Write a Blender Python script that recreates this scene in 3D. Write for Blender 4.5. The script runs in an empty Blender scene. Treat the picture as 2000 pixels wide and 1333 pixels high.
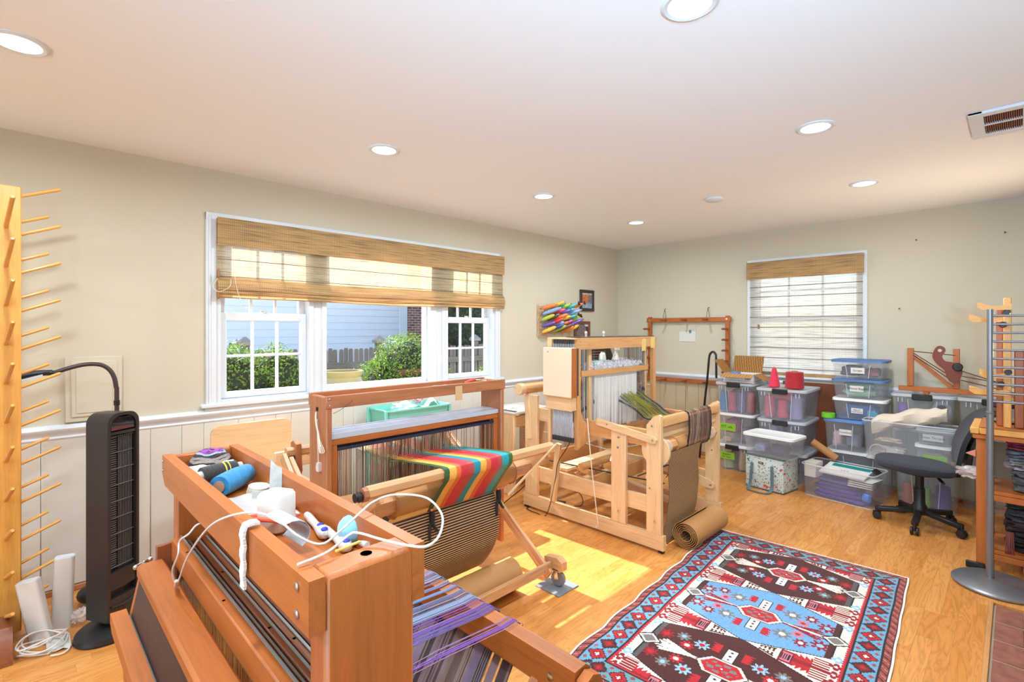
import bpy, math, random
import numpy as np
from mathutils import Vector, Matrix, noise as mnoise

RND = random.Random(11)
SC = bpy.context.scene
COL = SC.collection
rad = math.radians

# ---------------------------------------------------------------- camera
cd = bpy.data.cameras.new('camera')
cam = bpy.data.objects.new('camera', cd)
COL.objects.link(cam)
cam.location = (0, 0, 1.42)
cam.rotation_euler = (rad(90), 0, rad(45.3 - 90))
cd.sensor_width = 36
cd.lens = 36 * 975.5 / 2000
cd.shift_y = -(666.5 - 643) / 2000
cd.clip_start = 0.02
cd.clip_end = 200
SC.camera = cam

# ---------------------------------------------------------------- sky, sun, exposure
SKY = 0.6
SUN = 14.0
LAMP = 17.0
FILL_UPLIGHT = 14.0  # strength of the uplighters added behind the viewpoint
FILL_SCONCE = 50.0  # base strength of the added out-of-view wall lamps
COOL = (0.36, 0.68, 1.0)  # tint of the added lamps, offsets the warm floor bounce
EXPOSURE = 0.06
w = bpy.data.worlds.new('World')
SC.world = w
w.use_nodes = True
wn = w.node_tree
bg = wn.nodes['Background']
sky = wn.nodes.new('ShaderNodeTexSky')
sky.sky_type = 'NISHITA'
sky.sun_disc = False
sky.sun_elevation = rad(38)
sky.sun_rotation = rad(4)
wn.links.new(sky.outputs[0], bg.inputs[0])
bg.inputs[1].default_value = SKY
sd = bpy.data.lights.new('sun', 'SUN')
sd.energy = SUN
sd.angle = rad(0.53)
sd.color = (1.0, 0.97, 0.93)
so = bpy.data.objects.new('sun', sd)
COL.objects.link(so)
so.location = (2, 12, 10)
so.rotation_euler = Vector((0.045, -1.0, -0.784)).to_track_quat('-Z', 'Y').to_euler()
vs = SC.view_settings
SC.display_settings.display_device = 'sRGB'
vs.view_transform = 'Standard'
vs.look = 'None'
vs.exposure = EXPOSURE
vs.gamma = 1
vs.use_curve_mapping = False
cy = SC.cycles
cy.max_bounces = 10
cy.diffuse_bounces = 4
cy.glossy_bounces = 3
cy.transmission_bounces = 6
cy.transparent_max_bounces = 24
cy.caustics_reflective = False
cy.caustics_refractive = False
cy.sample_clamp_indirect = 6
cy.use_denoising = True

# ---------------------------------------------------------------- materials
def srgb(h):
    if isinstance(h, str):
        c = [int(h[i:i + 2], 16) / 255 for i in (0, 2, 4)]
    else:
        c = [x / 255 for x in h]
    return tuple(x / 12.92 if x <= 0.04045 else ((x + 0.055) / 1.055) ** 2.4 for x in c)

def newmat(name):
    m = bpy.data.materials.new(name)
    m.use_nodes = True
    nt = m.node_tree
    return m, nt, nt.nodes['Principled BSDF']

def nd(nt, t, **kw):
    n = nt.nodes.new(t)
    for k, v in kw.items():
        setattr(n, k, v)
    return n

def ramp(nt, src, stops):
    r = nd(nt, 'ShaderNodeValToRGB')
    e = r.color_ramp.elements
    while len(e) < len(stops):
        e.new(0.5)
    for i, (p, c) in enumerate(stops):
        e[i].position = p
        e[i].color = (*c, 1)
    nt.links.new(src, r.inputs[0])
    return r.outputs[0]

def gco(nt, scale=(1, 1, 1), rnd=0.0):
    a = nd(nt, 'ShaderNodeAttribute', attribute_name='gco')
    mp = nd(nt, 'ShaderNodeMapping')
    mp.inputs['Scale'].default_value = scale
    nt.links.new(a.outputs['Vector'], mp.inputs[0])
    if rnd:
        oi = nd(nt, 'ShaderNodeObjectInfo')
        mu = nd(nt, 'ShaderNodeMath', operation='MULTIPLY')
        mu.inputs[1].default_value = rnd
        nt.links.new(oi.outputs['Random'], mu.inputs[0])
        cx = nd(nt, 'ShaderNodeCombineXYZ')
        for i in range(3):
            nt.links.new(mu.outputs[0], cx.inputs[i])
        nt.links.new(cx.outputs[0], mp.inputs['Location'])
    return mp.outputs[0]

def shade(c, k):
    return tuple(min(1, x * k) for x in c)

def pm(name, col, rough=0.5, metal=0.0, var=0.0, vscale=8.0, bump=0.0, bscale=60.0, spec=0.5, vec=(1, 1, 1), coat=0.0, sheen=0.0):
    m, nt, b = newmat(name)
    c = srgb(col)
    b.inputs['Base Color'].default_value = (*c, 1)
    b.inputs['Roughness'].default_value = rough
    b.inputs['Metallic'].default_value = metal
    b.inputs['Specular IOR Level'].default_value = spec
    b.inputs['Coat Weight'].default_value = coat
    b.inputs['Sheen Weight'].default_value = sheen
    if var or bump:
        v = gco(nt, vec)
        n = nd(nt, 'ShaderNodeTexNoise')
        n.inputs['Scale'].default_value = vscale
        n.inputs['Detail'].default_value = 4
        nt.links.new(v, n.inputs['Vector'])
        if var:
            nt.links.new(ramp(nt, n.outputs['Fac'], [(0.25, shade(c, 1 - var)), (0.75, shade(c, 1 + var))]), b.inputs['Base Color'])
        if bump:
            n2 = nd(nt, 'ShaderNodeTexNoise')
            n2.inputs['Scale'].default_value = bscale
            nt.links.new(v, n2.inputs['Vector'])
            bp = nd(nt, 'ShaderNodeBump')
            bp.inputs['Strength'].default_value = bump
            bp.inputs['Distance'].default_value = 0.004
            nt.links.new(n2.outputs['Fac'], bp.inputs['Height'])
            nt.links.new(bp.outputs[0], b.inputs['Normal'])
    return m

def wood(name, col, dark=0.72, light=1.12, rough=0.38, fine=1.0):
    m, nt, b = newmat(name)
    c = srgb(col)
    v = gco(nt, (1.3, 13 * fine, 13 * fine))
    n = nd(nt, 'ShaderNodeTexNoise')
    n.inputs['Scale'].default_value = 2.2
    n.inputs['Detail'].default_value = 5
    n.inputs['Roughness'].default_value = 0.6
    n.inputs['Distortion'].default_value = 0.9
    nt.links.new(v, n.inputs['Vector'])
    col1 = ramp(nt, n.outputs['Fac'], [(0.28, shade(c, dark)), (0.5, c), (0.75, shade(c, light))])
    v2 = gco(nt, (4, 130, 130))
    n2 = nd(nt, 'ShaderNodeTexNoise')
    n2.inputs['Scale'].default_value = 2.0
    n2.inputs['Detail'].default_value = 2
    nt.links.new(v2, n2.inputs['Vector'])
    g = ramp(nt, n2.outputs['Fac'], [(0.3, (0.84, 0.82, 0.8)), (0.55, (1, 1, 1))])
    mx = nd(nt, 'ShaderNodeMix', data_type='RGBA', blend_type='MULTIPLY')
    mx.inputs['Factor'].default_value = 0.7
    nt.links.new(col1, mx.inputs['A'])
    nt.links.new(g, mx.inputs['B'])
    nt.links.new(mx.outputs['Result'], b.inputs['Base Color'])
    b.inputs['Roughness'].default_value = rough
    return m

def clear(name, tint, alpha=0.75, rough=0.25, spec=0.5):
    """thin translucent plastic: mostly lets light through, the rest a soft milky surface"""
    m, nt, b = newmat(name)
    b.inputs['Base Color'].default_value = (*srgb(tint), 1)
    b.inputs['Roughness'].default_value = rough
    b.inputs['Specular IOR Level'].default_value = spec
    t = nd(nt, 'ShaderNodeBsdfTransparent')
    mx = nd(nt, 'ShaderNodeMixShader')
    mx.inputs[0].default_value = alpha
    nt.links.new(b.outputs[0], mx.inputs[1])
    nt.links.new(t.outputs[0], mx.inputs[2])
    nt.links.new(mx.outputs[0], nt.nodes['Material Output'].inputs[0])
    return m

def colmat(name, rough=0.8, bump=0.0, sheen=0.0):
    m, nt, b = newmat(name)
    a = nd(nt, 'ShaderNodeAttribute', attribute_name='col')
    nt.links.new(a.outputs['Color'], b.inputs['Base Color'])
    b.inputs['Roughness'].default_value = rough
    b.inputs['Specular IOR Level'].default_value = 0.25
    b.inputs['Sheen Weight'].default_value = sheen
    return m

def emit(name, col, strength):
    m, nt, b = newmat(name)
    b.inputs['Base Color'].default_value = (*srgb(col), 1)
    b.inputs['Emission Color'].default_value = (*srgb(col), 1)
    b.inputs['Emission Strength'].default_value = strength
    return m

# ---------------------------------------------------------------- mesh builder
class MB:
    def __init__(s):
        s.v = []; s.f = []; s.g = []; s.mi = []; s.T = None; s.mat = 0

    def add(s, vs, fs, g=None):
        o = len(s.v)
        if g is None:
            g = vs
        if s.T is not None:
            vs = [s.T @ Vector(p) for p in vs]
        s.v.extend([tuple(p) for p in vs])
        s.g.extend([tuple(p) for p in g])
        s.f.extend([tuple(i + o for i in f) for f in fs])
        s.mi.extend([s.mat] * len(fs))
        return s

    def bar(s, p, q, w, h, up=(0, 0, 1), b=0.002):
        """chamfered box whose long axis runs p to q"""
        p = Vector(p); q = Vector(q)
        d = q - p
        L = d.length
        d = d / L
        up = Vector(up)
        sd_ = d.cross(up)
        if sd_.length < 1e-5:
            up = Vector((1, 0, 0)); sd_ = d.cross(up)
        sd_.normalize()
        u = sd_.cross(d).normalized()
        c = (p + q) / 2
        hx, hy, hz = L / 2, w / 2, h / 2
        b = min(b, hx * .45, hy * .45, hz * .45)
        vs = []; idx = {}
        for sx in (-1, 1):
            for sy in (-1, 1):
                for sz in (-1, 1):
                    for k in range(3):
                        e = [hx - b, hy - b, hz - b]
                        e[k] += b
                        idx[(sx, sy, sz, k)] = len(vs)
                        vs.append((sx * e[0], sy * e[1], sz * e[2]))
        fs = []
        for k in range(3):
            a, bb = [(1, 2), (2, 0), (0, 1)][k]
            for sg in (-1, 1):
                qd = []
                for (x, y) in ((-1, -1), (1, -1), (1, 1), (-1, 1)):
                    t = [0, 0, 0]; t[k] = sg; t[a] = x; t[bb] = y
                    qd.append(idx[(*t, k)])
                fs.append(qd if sg > 0 else qd[::-1])
        for k in range(3):      # edges along axis k
            a, bb = [(1, 2), (2, 0), (0, 1)][k]
            for x in (-1, 1):
                for y in (-1, 1):
                    t0 = [0, 0, 0]; t0[a] = x; t0[bb] = y
                    lo = list(t0); lo[k] = -1
                    hi = list(t0); hi[k] = 1
                    qd = [idx[(*lo, a)], idx[(*hi, a)], idx[(*hi, bb)], idx[(*lo, bb)]]
                    fs.append(qd[::-1] if x * y > 0 else qd)
        for sx in (-1, 1):
            for sy in (-1, 1):
                for sz in (-1, 1):
                    t = [idx[(sx, sy, sz, k)] for k in range(3)]
                    fs.append(t if sx * sy * sz > 0 else t[::-1])
        off = (RND.random() * 20, RND.random() * 20, RND.random() * 20)
        s.add([c + d * a[0] + u.cross(d) * a[1] + u * a[2] for a in vs], fs,
              [(a[0] + off[0], a[1] + off[1], a[2] + off[2]) for a in vs])
        return s

    def box(s, x0, x1, y0, y1, z0, z1, b=0.002):
        L = (x1 - x0, y1 - y0, z1 - z0)
        k = L.index(max(L))
        cx, cy_, cz = (x0 + x1) / 2, (y0 + y1) / 2, (z0 + z1) / 2
        if k == 0:
            return s.bar((x0, cy_, cz), (x1, cy_, cz), L[1], L[2], (0, 0, 1), b)
        if k == 1:
            return s.bar((cx, y0, cz), (cx, y1, cz), L[0], L[2], (0, 0, 1), b)
        return s.bar((cx, cy_, z0), (cx, cy_, z1), L[1], L[0], (1, 0, 0), b)

    def tube(s, pts, r, n=8, closed=False, cap=True):
        pts = [Vector(p) for p in pts]
        m = len(pts)
        rs = r if isinstance(r, (list, tuple)) else [r] * m
        vs = []; g = []; fs = []
        ref = None
        dist = 0
        off = (RND.random() * 20, RND.random() * 20)
        for i, p in enumerate(pts):
            if closed:
                t = pts[(i + 1) % m] - pts[i - 1]
            else:
                t = pts[min(i + 1, m - 1)] - pts[max(i - 1, 0)]
            t.normalize()
            if ref is None:
                ref = t.orthogonal().normalized()
            else:
                ref = ref - t * ref.dot(t)
                if ref.length < 1e-6:
                    ref = t.orthogonal()
                ref.normalize()
            bi = t.cross(ref)
            if i:
                dist += (p - pts[i - 1]).length
            for k in range(n):
                a = 2 * math.pi * k / n
                vs.append(p + (ref * math.cos(a) + bi * math.sin(a)) * rs[i])
                g.append((dist + off[0], math.cos(a) * rs[i] + off[1], math.sin(a) * rs[i]))
        for i in range(m if closed else m - 1):
            j = (i + 1) % m
            for k in range(n):
                l = (k + 1) % n
                fs.append((i * n + k, i * n + l, j * n + l, j * n + k))
        if cap and not closed:
            fs.append(tuple(range(n))[::-1])
            fs.append(tuple((m - 1) * n + k for k in range(n)))
        return s.add(vs, fs, g)

    def cyl(s, p, q, r, n=16, r2=None):
        return s.tube([p, q], [r, r if r2 is None else r2], n)

    def lathe(s, prof, o=(0, 0, 0), ax=(0, 0, 1), n=24):
        """profile of (radius, height) pairs turned about ax through o"""
        ax = Vector(ax).normalized()
        e1 = ax.orthogonal().normalized()
        e2 = ax.cross(e1)
        o = Vector(o)
        vs = []; g = []; fs = []
        off = RND.random() * 20
        for (r, h) in prof:
            for k in range(n):
                a = 2 * math.pi * k / n
                vs.append(o + ax * h + (e1 * math.cos(a) + e2 * math.sin(a)) * max(r, 1e-5))
                g.append((h + off, r * math.cos(a), r * math.sin(a)))
        for i in range(len(prof) - 1):
            for k in range(n):
                l = (k + 1) % n
                fs.append((i * n + k, i * n + l, (i + 1) * n + l, (i + 1) * n + k))
        if prof[0][0] > 1e-4:
            fs.append(tuple(range(n))[::-1])
        if prof[-1][0] > 1e-4:
            fs.append(tuple((len(prof) - 1) * n + k for k in range(n)))
        return s.add(vs, fs, g)

    def prism(s, poly, vec):
        poly = [Vector(p) for p in poly]
        vec = Vector(vec)
        n = len(poly)
        nrm = Vector((0, 0, 0))
        for i in range(n):
            nrm += poly[i].cross(poly[(i + 1) % n])
        if nrm.dot(vec) < 0:
            poly = poly[::-1]
        vs = poly + [p + vec for p in poly]
        fs = [tuple(range(n))[::-1], tuple(range(n, 2 * n))]
        for i in range(n):
            j = (i + 1) % n
            fs.append((i, j, n + j, n + i))
        # grain along the longest extent
        lo = [min(v[k] for v in vs) for k in range(3)]
        hi = [max(v[k] for v in vs) for k in range(3)]
        k = max(range(3), key=lambda i: hi[i] - lo[i])
        order = [k] + [i for i in range(3) if i != k]
        off = [RND.random() * 20 for _ in range(3)]
        g = [tuple(v[i] + off[i] for i in order) for v in vs]
        return s.add(vs, fs, g)

    def grid(s, P, thick=0.0, wrap=False):
        """P[i][j] points; optional thickness along the local normal"""
        m = len(P); n = len(P[0])
        top = [Vector(P[i][j]) for i in range(m) for j in range(n)]
        g = [(i * 0.01, j * 0.01, 0) for i in range(m) for j in range(n)]
        fs = []
        for i in range(m - 1):
            for j in range(n - 1):
                fs.append((i * n + j, (i + 1) * n + j, (i + 1) * n + j + 1, i * n + j + 1))
        if not thick:
            return s.add(top, fs, g)
        nor = [Vector((0, 0, 0)) for _ in top]
        for f in fs:
            nn = (top[f[1]] - top[f[0]]).cross(top[f[3]] - top[f[0]])
            for i in f:
                nor[i] += nn
        bot = [p - (q.normalized() if q.length > 1e-12 else Vector((0, 0, 1))) * thick for p, q in zip(top, nor)]
        o = len(top)
        fs2 = fs + [tuple(i + o for i in f[::-1]) for f in fs]
        bd = [(i * n, (i + 1) * n) for i in range(m - 1)][::-1]
        for i in range(m - 1):
            fs2.append((i * n, i * n + o, (i + 1) * n + o, (i + 1) * n))
            a, b = i * n + n - 1, (i + 1) * n + n - 1
            fs2.append((a, b, b + o, a + o))
        for j in range(n - 1):
            fs2.append((j, j + 1, j + 1 + o, j + o))
            a, b = (m - 1) * n + j, (m - 1) * n + j + 1
            fs2.append((a, a + o, b + o, b))
        return s.add(top + bot, fs2, g + g)

    def ell(s, c, r, n=16, m=10, jit=0.0, freq=4.0):
        c = Vector(c)
        if not isinstance(r, (tuple, list)):
            r = (r, r, r)
        vs = []; fs = []
        off = Vector((RND.random() * 30, RND.random() * 30, 0))
        for i in range(m + 1):
            t = math.pi * i / m
            for k in range(n):
                a = 2 * math.pi * k / n
                d = Vector((math.sin(t) * math.cos(a), math.sin(t) * math.sin(a), math.cos(t)))
                kk = 1 + (mnoise.noise(d * freq * 0.5 + off) * jit if jit else 0)
                vs.append(c + Vector((d.x * r[0], d.y * r[1], d.z * r[2])) * kk)
        for i in range(m):
            for k in range(n):
                l = (k + 1) % n
                fs.append((i * n + k, (i + 1) * n + k, (i + 1) * n + l, i * n + l))
        return s.add(vs, fs)

    def blob(s, x0, x1, y0, y1, z0, z1, jit=0.25, n=18, m=12, pw=0.55, freq=5.0):
        """soft rounded lump filling a box: folded cloth, bags"""
        c = Vector(((x0 + x1) / 2, (y0 + y1) / 2, (z0 + z1) / 2))
        h = ((x1 - x0) / 2, (y1 - y0) / 2, (z1 - z0) / 2)
        sp = lambda x: math.copysign(abs(x) ** pw, x)
        off = Vector((RND.random() * 30, RND.random() * 30, RND.random() * 30))
        vs = []; fs = []
        for i in range(m + 1):
            t = math.pi * i / m
            for k in range(n):
                a = 2 * math.pi * k / n
                d = Vector((sp(math.sin(t)) * sp(math.cos(a)), sp(math.sin(t)) * sp(math.sin(a)), sp(math.cos(t))))
                kk = 1 - jit * 0.5 + mnoise.noise(d * freq * 0.4 + off) * jit * 0.5
                vs.append(c + Vector((d.x * h[0], d.y * h[1], d.z * h[2])) * kk)
        for i in range(m):
            for k in range(n):
                l = (k + 1) % n
                fs.append((i * n + k, (i + 1) * n + k, (i + 1) * n + l, i * n + l))
        return s.add(vs, fs)

def spl(pts, n=6, closed=False):
    P = [Vector(p) for p in pts]
    m = len(P)
    out = []
    rng = range(m) if closed else range(m - 1)
    for i in rng:
        if closed:
            a, b, c, d = P[i - 1], P[i], P[(i + 1) % m], P[(i + 2) % m]
        else:
            a, b, c, d = P[max(i - 1, 0)], P[i], P[i + 1], P[min(i + 2, m - 1)]
        for k in range(n):
            t = k / n
            out.append(0.5 * ((2 * b) + (c - a) * t + (2 * a - 5 * b + 4 * c - d) * t * t + (3 * b - a - 3 * c + d) * t ** 3))
    if not closed:
        out.append(P[-1])
    return out

# ---------------------------------------------------------------- objects
WORLD = {}

def mesh_from(mb, name, mats, inv=None, smooth=True):
    me = bpy.data.meshes.new(name)
    vs = mb.v if inv is None else [tuple(inv @ Vector(p)) for p in mb.v]
    me.from_pydata(vs, [], mb.f)
    if not isinstance(mats, (list, tuple)):
        mats = [mats]
    for m in mats:
        me.materials.append(m)
    if len(mats) > 1:
        me.polygons.foreach_set('material_index', mb.mi)
    a = me.attributes.new('gco', 'FLOAT_VECTOR', 'POINT')
    a.data.foreach_set('vector', np.array(mb.g, dtype=np.float32).ravel())
    if smooth:
        me.polygons.foreach_set('use_smooth', [True] * len(me.polygons))
        me.set_sharp_from_angle(angle=rad(38))
    me.update()
    return me

def props(o, label=None, cat=None, group=None, kind=None):
    if label: o['label'] = label
    if cat: o['category'] = cat
    if group: o['group'] = group
    if kind: o['kind'] = kind
    return o

def thing(name, label, cat, loc=(0, 0, 0), group=None, rz=0.0):
    o = bpy.data.objects.new(name, None)
    o.empty_display_size = 0.05
    COL.objects.link(o)
    o.location = loc
    o.rotation_euler = (0, 0, rz)
    WORLD[o.name] = Matrix.Translation(loc) @ Matrix.Rotation(rz, 4, 'Z')
    return props(o, label, cat, group)

def part(parent, name, mb, mat, label=None, kind=None, local=False, smooth=True):
    """a child mesh; vertices given in room coordinates unless local"""
    Wm = WORLD[parent.name]
    me = mesh_from(mb, name, mat, None if local else Wm.inverted(), smooth)
    o = bpy.data.objects.new(name, me)
    COL.objects.link(o)
    o.parent = parent
    WORLD[o.name] = Wm
    return props(o, label, None, None, kind)

def single(name, label, cat, mb, mat, group=None, kind=None, smooth=True):
    """a thing that is one mesh, origin at the middle of its underside"""
    a = np.array(mb.v)
    lo = a.min(0); hi = a.max(0)
    loc = Vector(((lo[0] + hi[0]) / 2, (lo[1] + hi[1]) / 2, lo[2]))
    T = Matrix.Translation(loc)
    me = mesh_from(mb, name, mat, T.inverted(), smooth)
    o = bpy.data.objects.new(name, me)
    COL.objects.link(o)
    o.location = loc
    WORLD[o.name] = T
    return props(o, label, cat, group, kind)

def struct(name, mb, mat, parent=None):
    me = mesh_from(mb, name, mat)
    o = bpy.data.objects.new(name, me)
    COL.objects.link(o)
    WORLD[o.name] = Matrix.Identity(4)
    if parent:
        o.parent = parent
        WORLD[o.name] = WORLD[parent.name]
    else:
        o['kind'] = 'structure'
    return o

def colgrid(mb_pts, colors, name, parent, mat, thick=0.0, label=None, flat=True):
    """a sheet of small cells, one printed colour per cell; colors[m-1][n-1][3] linear"""
    mb = MB()
    mb.grid(mb_pts, thick)
    Wm = WORLD[parent.name]
    me = mesh_from(mb, name, mat, Wm.inverted())
    m, n = len(mb_pts), len(mb_pts[0])
    nf = len(me.polygons)
    c = np.ones((nf, 4), dtype=np.float32)
    flatc = np.array(colors, dtype=np.float32).reshape(-1, 3)
    k = (m - 1) * (n - 1)
    c[:k, :3] = flatc
    if nf >= 2 * k and thick:
        c[k:2 * k, :3] = flatc
        c[2 * k:, :3] = flatc.mean(0)
    a = me.attributes.new('col', 'FLOAT_COLOR', 'FACE')
    a.data.foreach_set('color', c.ravel())
    o = bpy.data.objects.new(name, me)
    COL.objects.link(o)
    o.parent = parent
    WORLD[o.name] = Wm
    return props(o, label)

def text(parent, name, s, size, o, xd, yd, mat, label=None):
    """flat lettering lying in the plane spanned by xd, yd with its middle at o"""
    cu = bpy.data.curves.new(name, 'FONT')
    cu.body = s
    cu.size = size
    cu.align_x = 'CENTER'
    cu.align_y = 'CENTER'
    cu.extrude = 0.0002
    t = bpy.data.objects.new(name, cu)
    COL.objects.link(t)
    me = bpy.data.meshes.new_from_object(t.evaluated_get(bpy.context.evaluated_depsgraph_get()))
    bpy.data.objects.remove(t)
    xd = Vector(xd).normalized(); yd = Vector(yd).normalized(); zd = xd.cross(yd)
    Mx = Matrix(((xd.x, yd.x, zd.x, o[0]), (xd.y, yd.y, zd.y, o[1]), (xd.z, yd.z, zd.z, o[2]), (0, 0, 0, 1)))
    me.transform(WORLD[parent.name].inverted() @ Mx)
    me.materials.clear()
    me.materials.append(mat)
    ob = bpy.data.objects.new(name, me)
    COL.objects.link(ob)
    ob.parent = parent
    WORLD[ob.name] = WORLD[parent.name]
    return props(ob, label)

def rrect(x0, x1, y0, y1, z, r, n=3):
    out = []
    for cx, cy_, a0 in ((x1 - r, y1 - r, 0), (x0 + r, y1 - r, 90), (x0 + r, y0 + r, 180), (x1 - r, y0 + r, 270)):
        for k in range(n + 1):
            a = rad(a0 + 90 * k / n)
            out.append((cx + r * math.cos(a), cy_ + r * math.sin(a), z))
    return out

def loft(mb, loops, cap0=True, cap1=True):
    n = len(loops[0])
    vs = [p for l in loops for p in l]
    fs = []
    for i in range(len(loops) - 1):
        for k in range(n):
            l = (k + 1) % n
            fs.append((i * n + k, i * n + l, (i + 1) * n + l, (i + 1) * n + k))
    if cap0: fs.append(tuple(range(n))[::-1])
    if cap1: fs.append(tuple((len(loops) - 1) * n + k for k in range(n)))
    mb.add(vs, fs)
    return mb
# ---------------------------------------------------------------- palette
M_wall = pm('wall_paint', 'cdc2ab', 0.75, bump=0.05, bscale=90)
M_ceil = pm('ceiling_paint', 'f2f2f2', 0.85)
M_white = pm('white_trim_paint', 'dcdfe2', 0.4)
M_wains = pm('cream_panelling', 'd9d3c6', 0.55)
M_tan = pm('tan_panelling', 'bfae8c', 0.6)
M_woodA = wood('honey_maple', 'b4632a')
M_woodA2 = wood('dark_honey_maple', '8e4f2b')
M_woodB = wood('cherry_brown', 'b2704a')
M_pine = wood('pale_pine', 'e6bd8c', 0.82, 1.08)
M_pine2 = wood('warm_pine', 'd9a066', 0.82, 1.1)
M_rack = wood('yellow_pine', 'e0a04c', 0.85, 1.1)
M_board = wood('brown_board', '7d3f1e', 0.75, 1.15)
M_shelf = wood('orange_shelf', 'bd6a2c', 0.8, 1.1)
M_blk = pm('black_plastic', '1c1a1a', 0.42)
M_blkm = pm('black_satin', '2b2726', 0.35)
M_dark = pm('dark_grey', '3a3a3c', 0.5)
M_steel = pm('steel', 'c9ccd0', 0.25, 1.0)
M_alu = pm('aluminium', 'c6cdda', 0.35, 0.25)
M_silver = pm('silver_paint', '8d8f94', 0.35, 0.7)
M_wplast = pm('white_plastic', 'dcd5cc', 0.35)
M_paper = pm('white_paper', 'dcd7ce', 0.8)
M_card = pm('brown_cardboard', 'b07a48', 0.8, var=0.08)
M_kraft = pm('kraft_paper', 'c08a52', 0.6, var=0.06)
def glassmat():
    m, nt, b = newmat('window_glass')
    g = nd(nt, 'ShaderNodeBsdfGlossy'); g.inputs['Roughness'].default_value = 0.02
    t = nd(nt, 'ShaderNodeBsdfTransparent')
    mx = nd(nt, 'ShaderNodeMixShader'); mx.inputs[0].default_value = 0.03
    nt.links.new(t.outputs[0], mx.inputs[1]); nt.links.new(g.outputs[0], mx.inputs[2])
    nt.links.new(mx.outputs[0], nt.nodes['Material Output'].inputs[0])
    return m
M_glass = glassmat()
M_bag = clear('clear_film', 'f4eeea', 0.62, 0.15)
M_bin = clear('clear_bin_plastic', 'ccd0d6', 0.885, 0.22)
M_bin2 = clear('milky_bin_plastic', 'd8dade', 0.86, 0.3)
M_lidw = pm('white_lid', 'ece8e2', 0.4)
M_lidc = clear('clear_lid', 'e2e4e8', 0.45, 0.3)
M_lidb = pm('blue_lid', '5f83b8', 0.4)
M_lidd = pm('slate_blue_lid', '4f6f9c', 0.4)
M_ink = pm('ink', '2a2a30', 0.7)

def floor_mat():
    m, nt, b = newmat('oak_laminate')
    oi = nd(nt, 'ShaderNodeObjectInfo')
    v = gco(nt, (1, 1, 1), 37.0)
    br = nd(nt, 'ShaderNodeTexBrick')
    br.offset = 0.37
    br.inputs['Scale'].default_value = 1.0
    br.inputs['Brick Width'].default_value = 0.43
    br.inputs['Row Height'].default_value = 0.0633
    br.inputs['Mortar Size'].default_value = 0.0006
    br.inputs['Mortar Smooth'].default_value = 0.0
    br.inputs['Bias'].default_value = 0.0
    br.inputs['Color1'].default_value = (*srgb('dd9852'), 1)
    br.inputs['Color2'].default_value = (*srgb('cf863f'), 1)
    br.inputs['Mortar'].default_value = (*srgb('b5763f'), 1)
    mp0 = nd(nt, 'ShaderNodeMapping')
    a0 = nd(nt, 'ShaderNodeAttribute', attribute_name='gco')
    mu = nd(nt, 'ShaderNodeMath', operation='MULTIPLY')
    mu.inputs[1].default_value = 43.0
    nt.links.new(oi.outputs['Random'], mu.inputs[0])
    cx = nd(nt, 'ShaderNodeCombineXYZ')
    nt.links.new(mu.outputs[0], cx.inputs[0])
    nt.links.new(cx.outputs[0], mp0.inputs['Location'])
    nt.links.new(a0.outputs['Vector'], mp0.inputs[0])
    nt.links.new(mp0.outputs[0], br.inputs['Vector'])
    n = nd(nt, 'ShaderNodeTexNoise')
    n.inputs['Scale'].default_value = 1.0
    n.inputs['Detail'].default_value = 3
    n.inputs['Distortion'].default_value = 0.6
    mp = nd(nt, 'ShaderNodeMapping')
    mp.inputs['Scale'].default_value = (1.5, 13, 1)
    nt.links.new(v, mp.inputs[0])
    # each strip is its own piece of oak: shift the grain by the strip's colour
    ad = nd(nt, 'ShaderNodeVectorMath', operation='MULTIPLY_ADD')
    ad.inputs[1].default_value = (40, 40, 40)
    nt.links.new(br.outputs['Color'], ad.inputs[0])
    nt.links.new(mp.outputs[0], ad.inputs[2])
    nt.links.new(ad.outputs[0], n.inputs['Vector'])
    ring = nd(nt, 'ShaderNodeMath', operation='MULTIPLY')
    ring.inputs[1].default_value = 11.0
    nt.links.new(n.outputs['Fac'], ring.inputs[0])
    fr = nd(nt, 'ShaderNodeMath', operation='PINGPONG')
    fr.inputs[1].default_value = 0.5
    nt.links.new(ring.outputs[0], fr.inputs[0])
    g = ramp(nt, fr.outputs[0], [(0.0, (0.74, 0.68, 0.6)), (0.16, (0.93, 0.91, 0.88)), (0.4, (1.03, 1.03, 1.03))])
    mx = nd(nt, 'ShaderNodeMix', data_type='RGBA', blend_type='MULTIPLY')
    mx.inputs['Factor'].default_value = 0.8
    nt.links.new(br.outputs['Color'], mx.inputs['A'])
    nt.links.new(g, mx.inputs['B'])
    nt.links.new(mx.outputs['Result'], b.inputs['Base Color'])
    b.inputs['Roughness'].default_value = 0.33
    b.inputs['Specular IOR Level'].default_value = 0.4
    return m
M_floor = floor_mat()

# ---------------------------------------------------------------- room shell
YW, XW, YR, XR, HC = 3.62, 5.5, -0.62, -2.6, 2.44
mb = MB(); mb.box(XR, XW, YR, YW, -0.12, -0.012, 0)
M_sub = pm('subfloor', '8a5a30', 0.8)
floor = struct('floor', mb, M_sub)
BW, BL = 0.19, 1.29
meshes = {}
def board(a, b_, y0, y1):
    if b_ - a < 0.02: return
    key = (round(b_ - a, 3), round(y1 - y0, 3))
    if key not in meshes:
        q = MB()
        q.bar((0, key[1] / 2, -0.006), (key[0], key[1] / 2, -0.006), key[1] - 0.0001, 0.012, (0, 0, 1), 0.00015)
        q.g = [(p[0], p[1] + 0.0002, p[2]) for p in q.v]
        meshes[key] = mesh_from(q, 'floor_board', M_floor)
    o = bpy.data.objects.new('floor_board', meshes[key])
    o.location = (a, y0, 0)
    COL.objects.link(o)
    o.parent = floor
y = YR; row = 0
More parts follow.
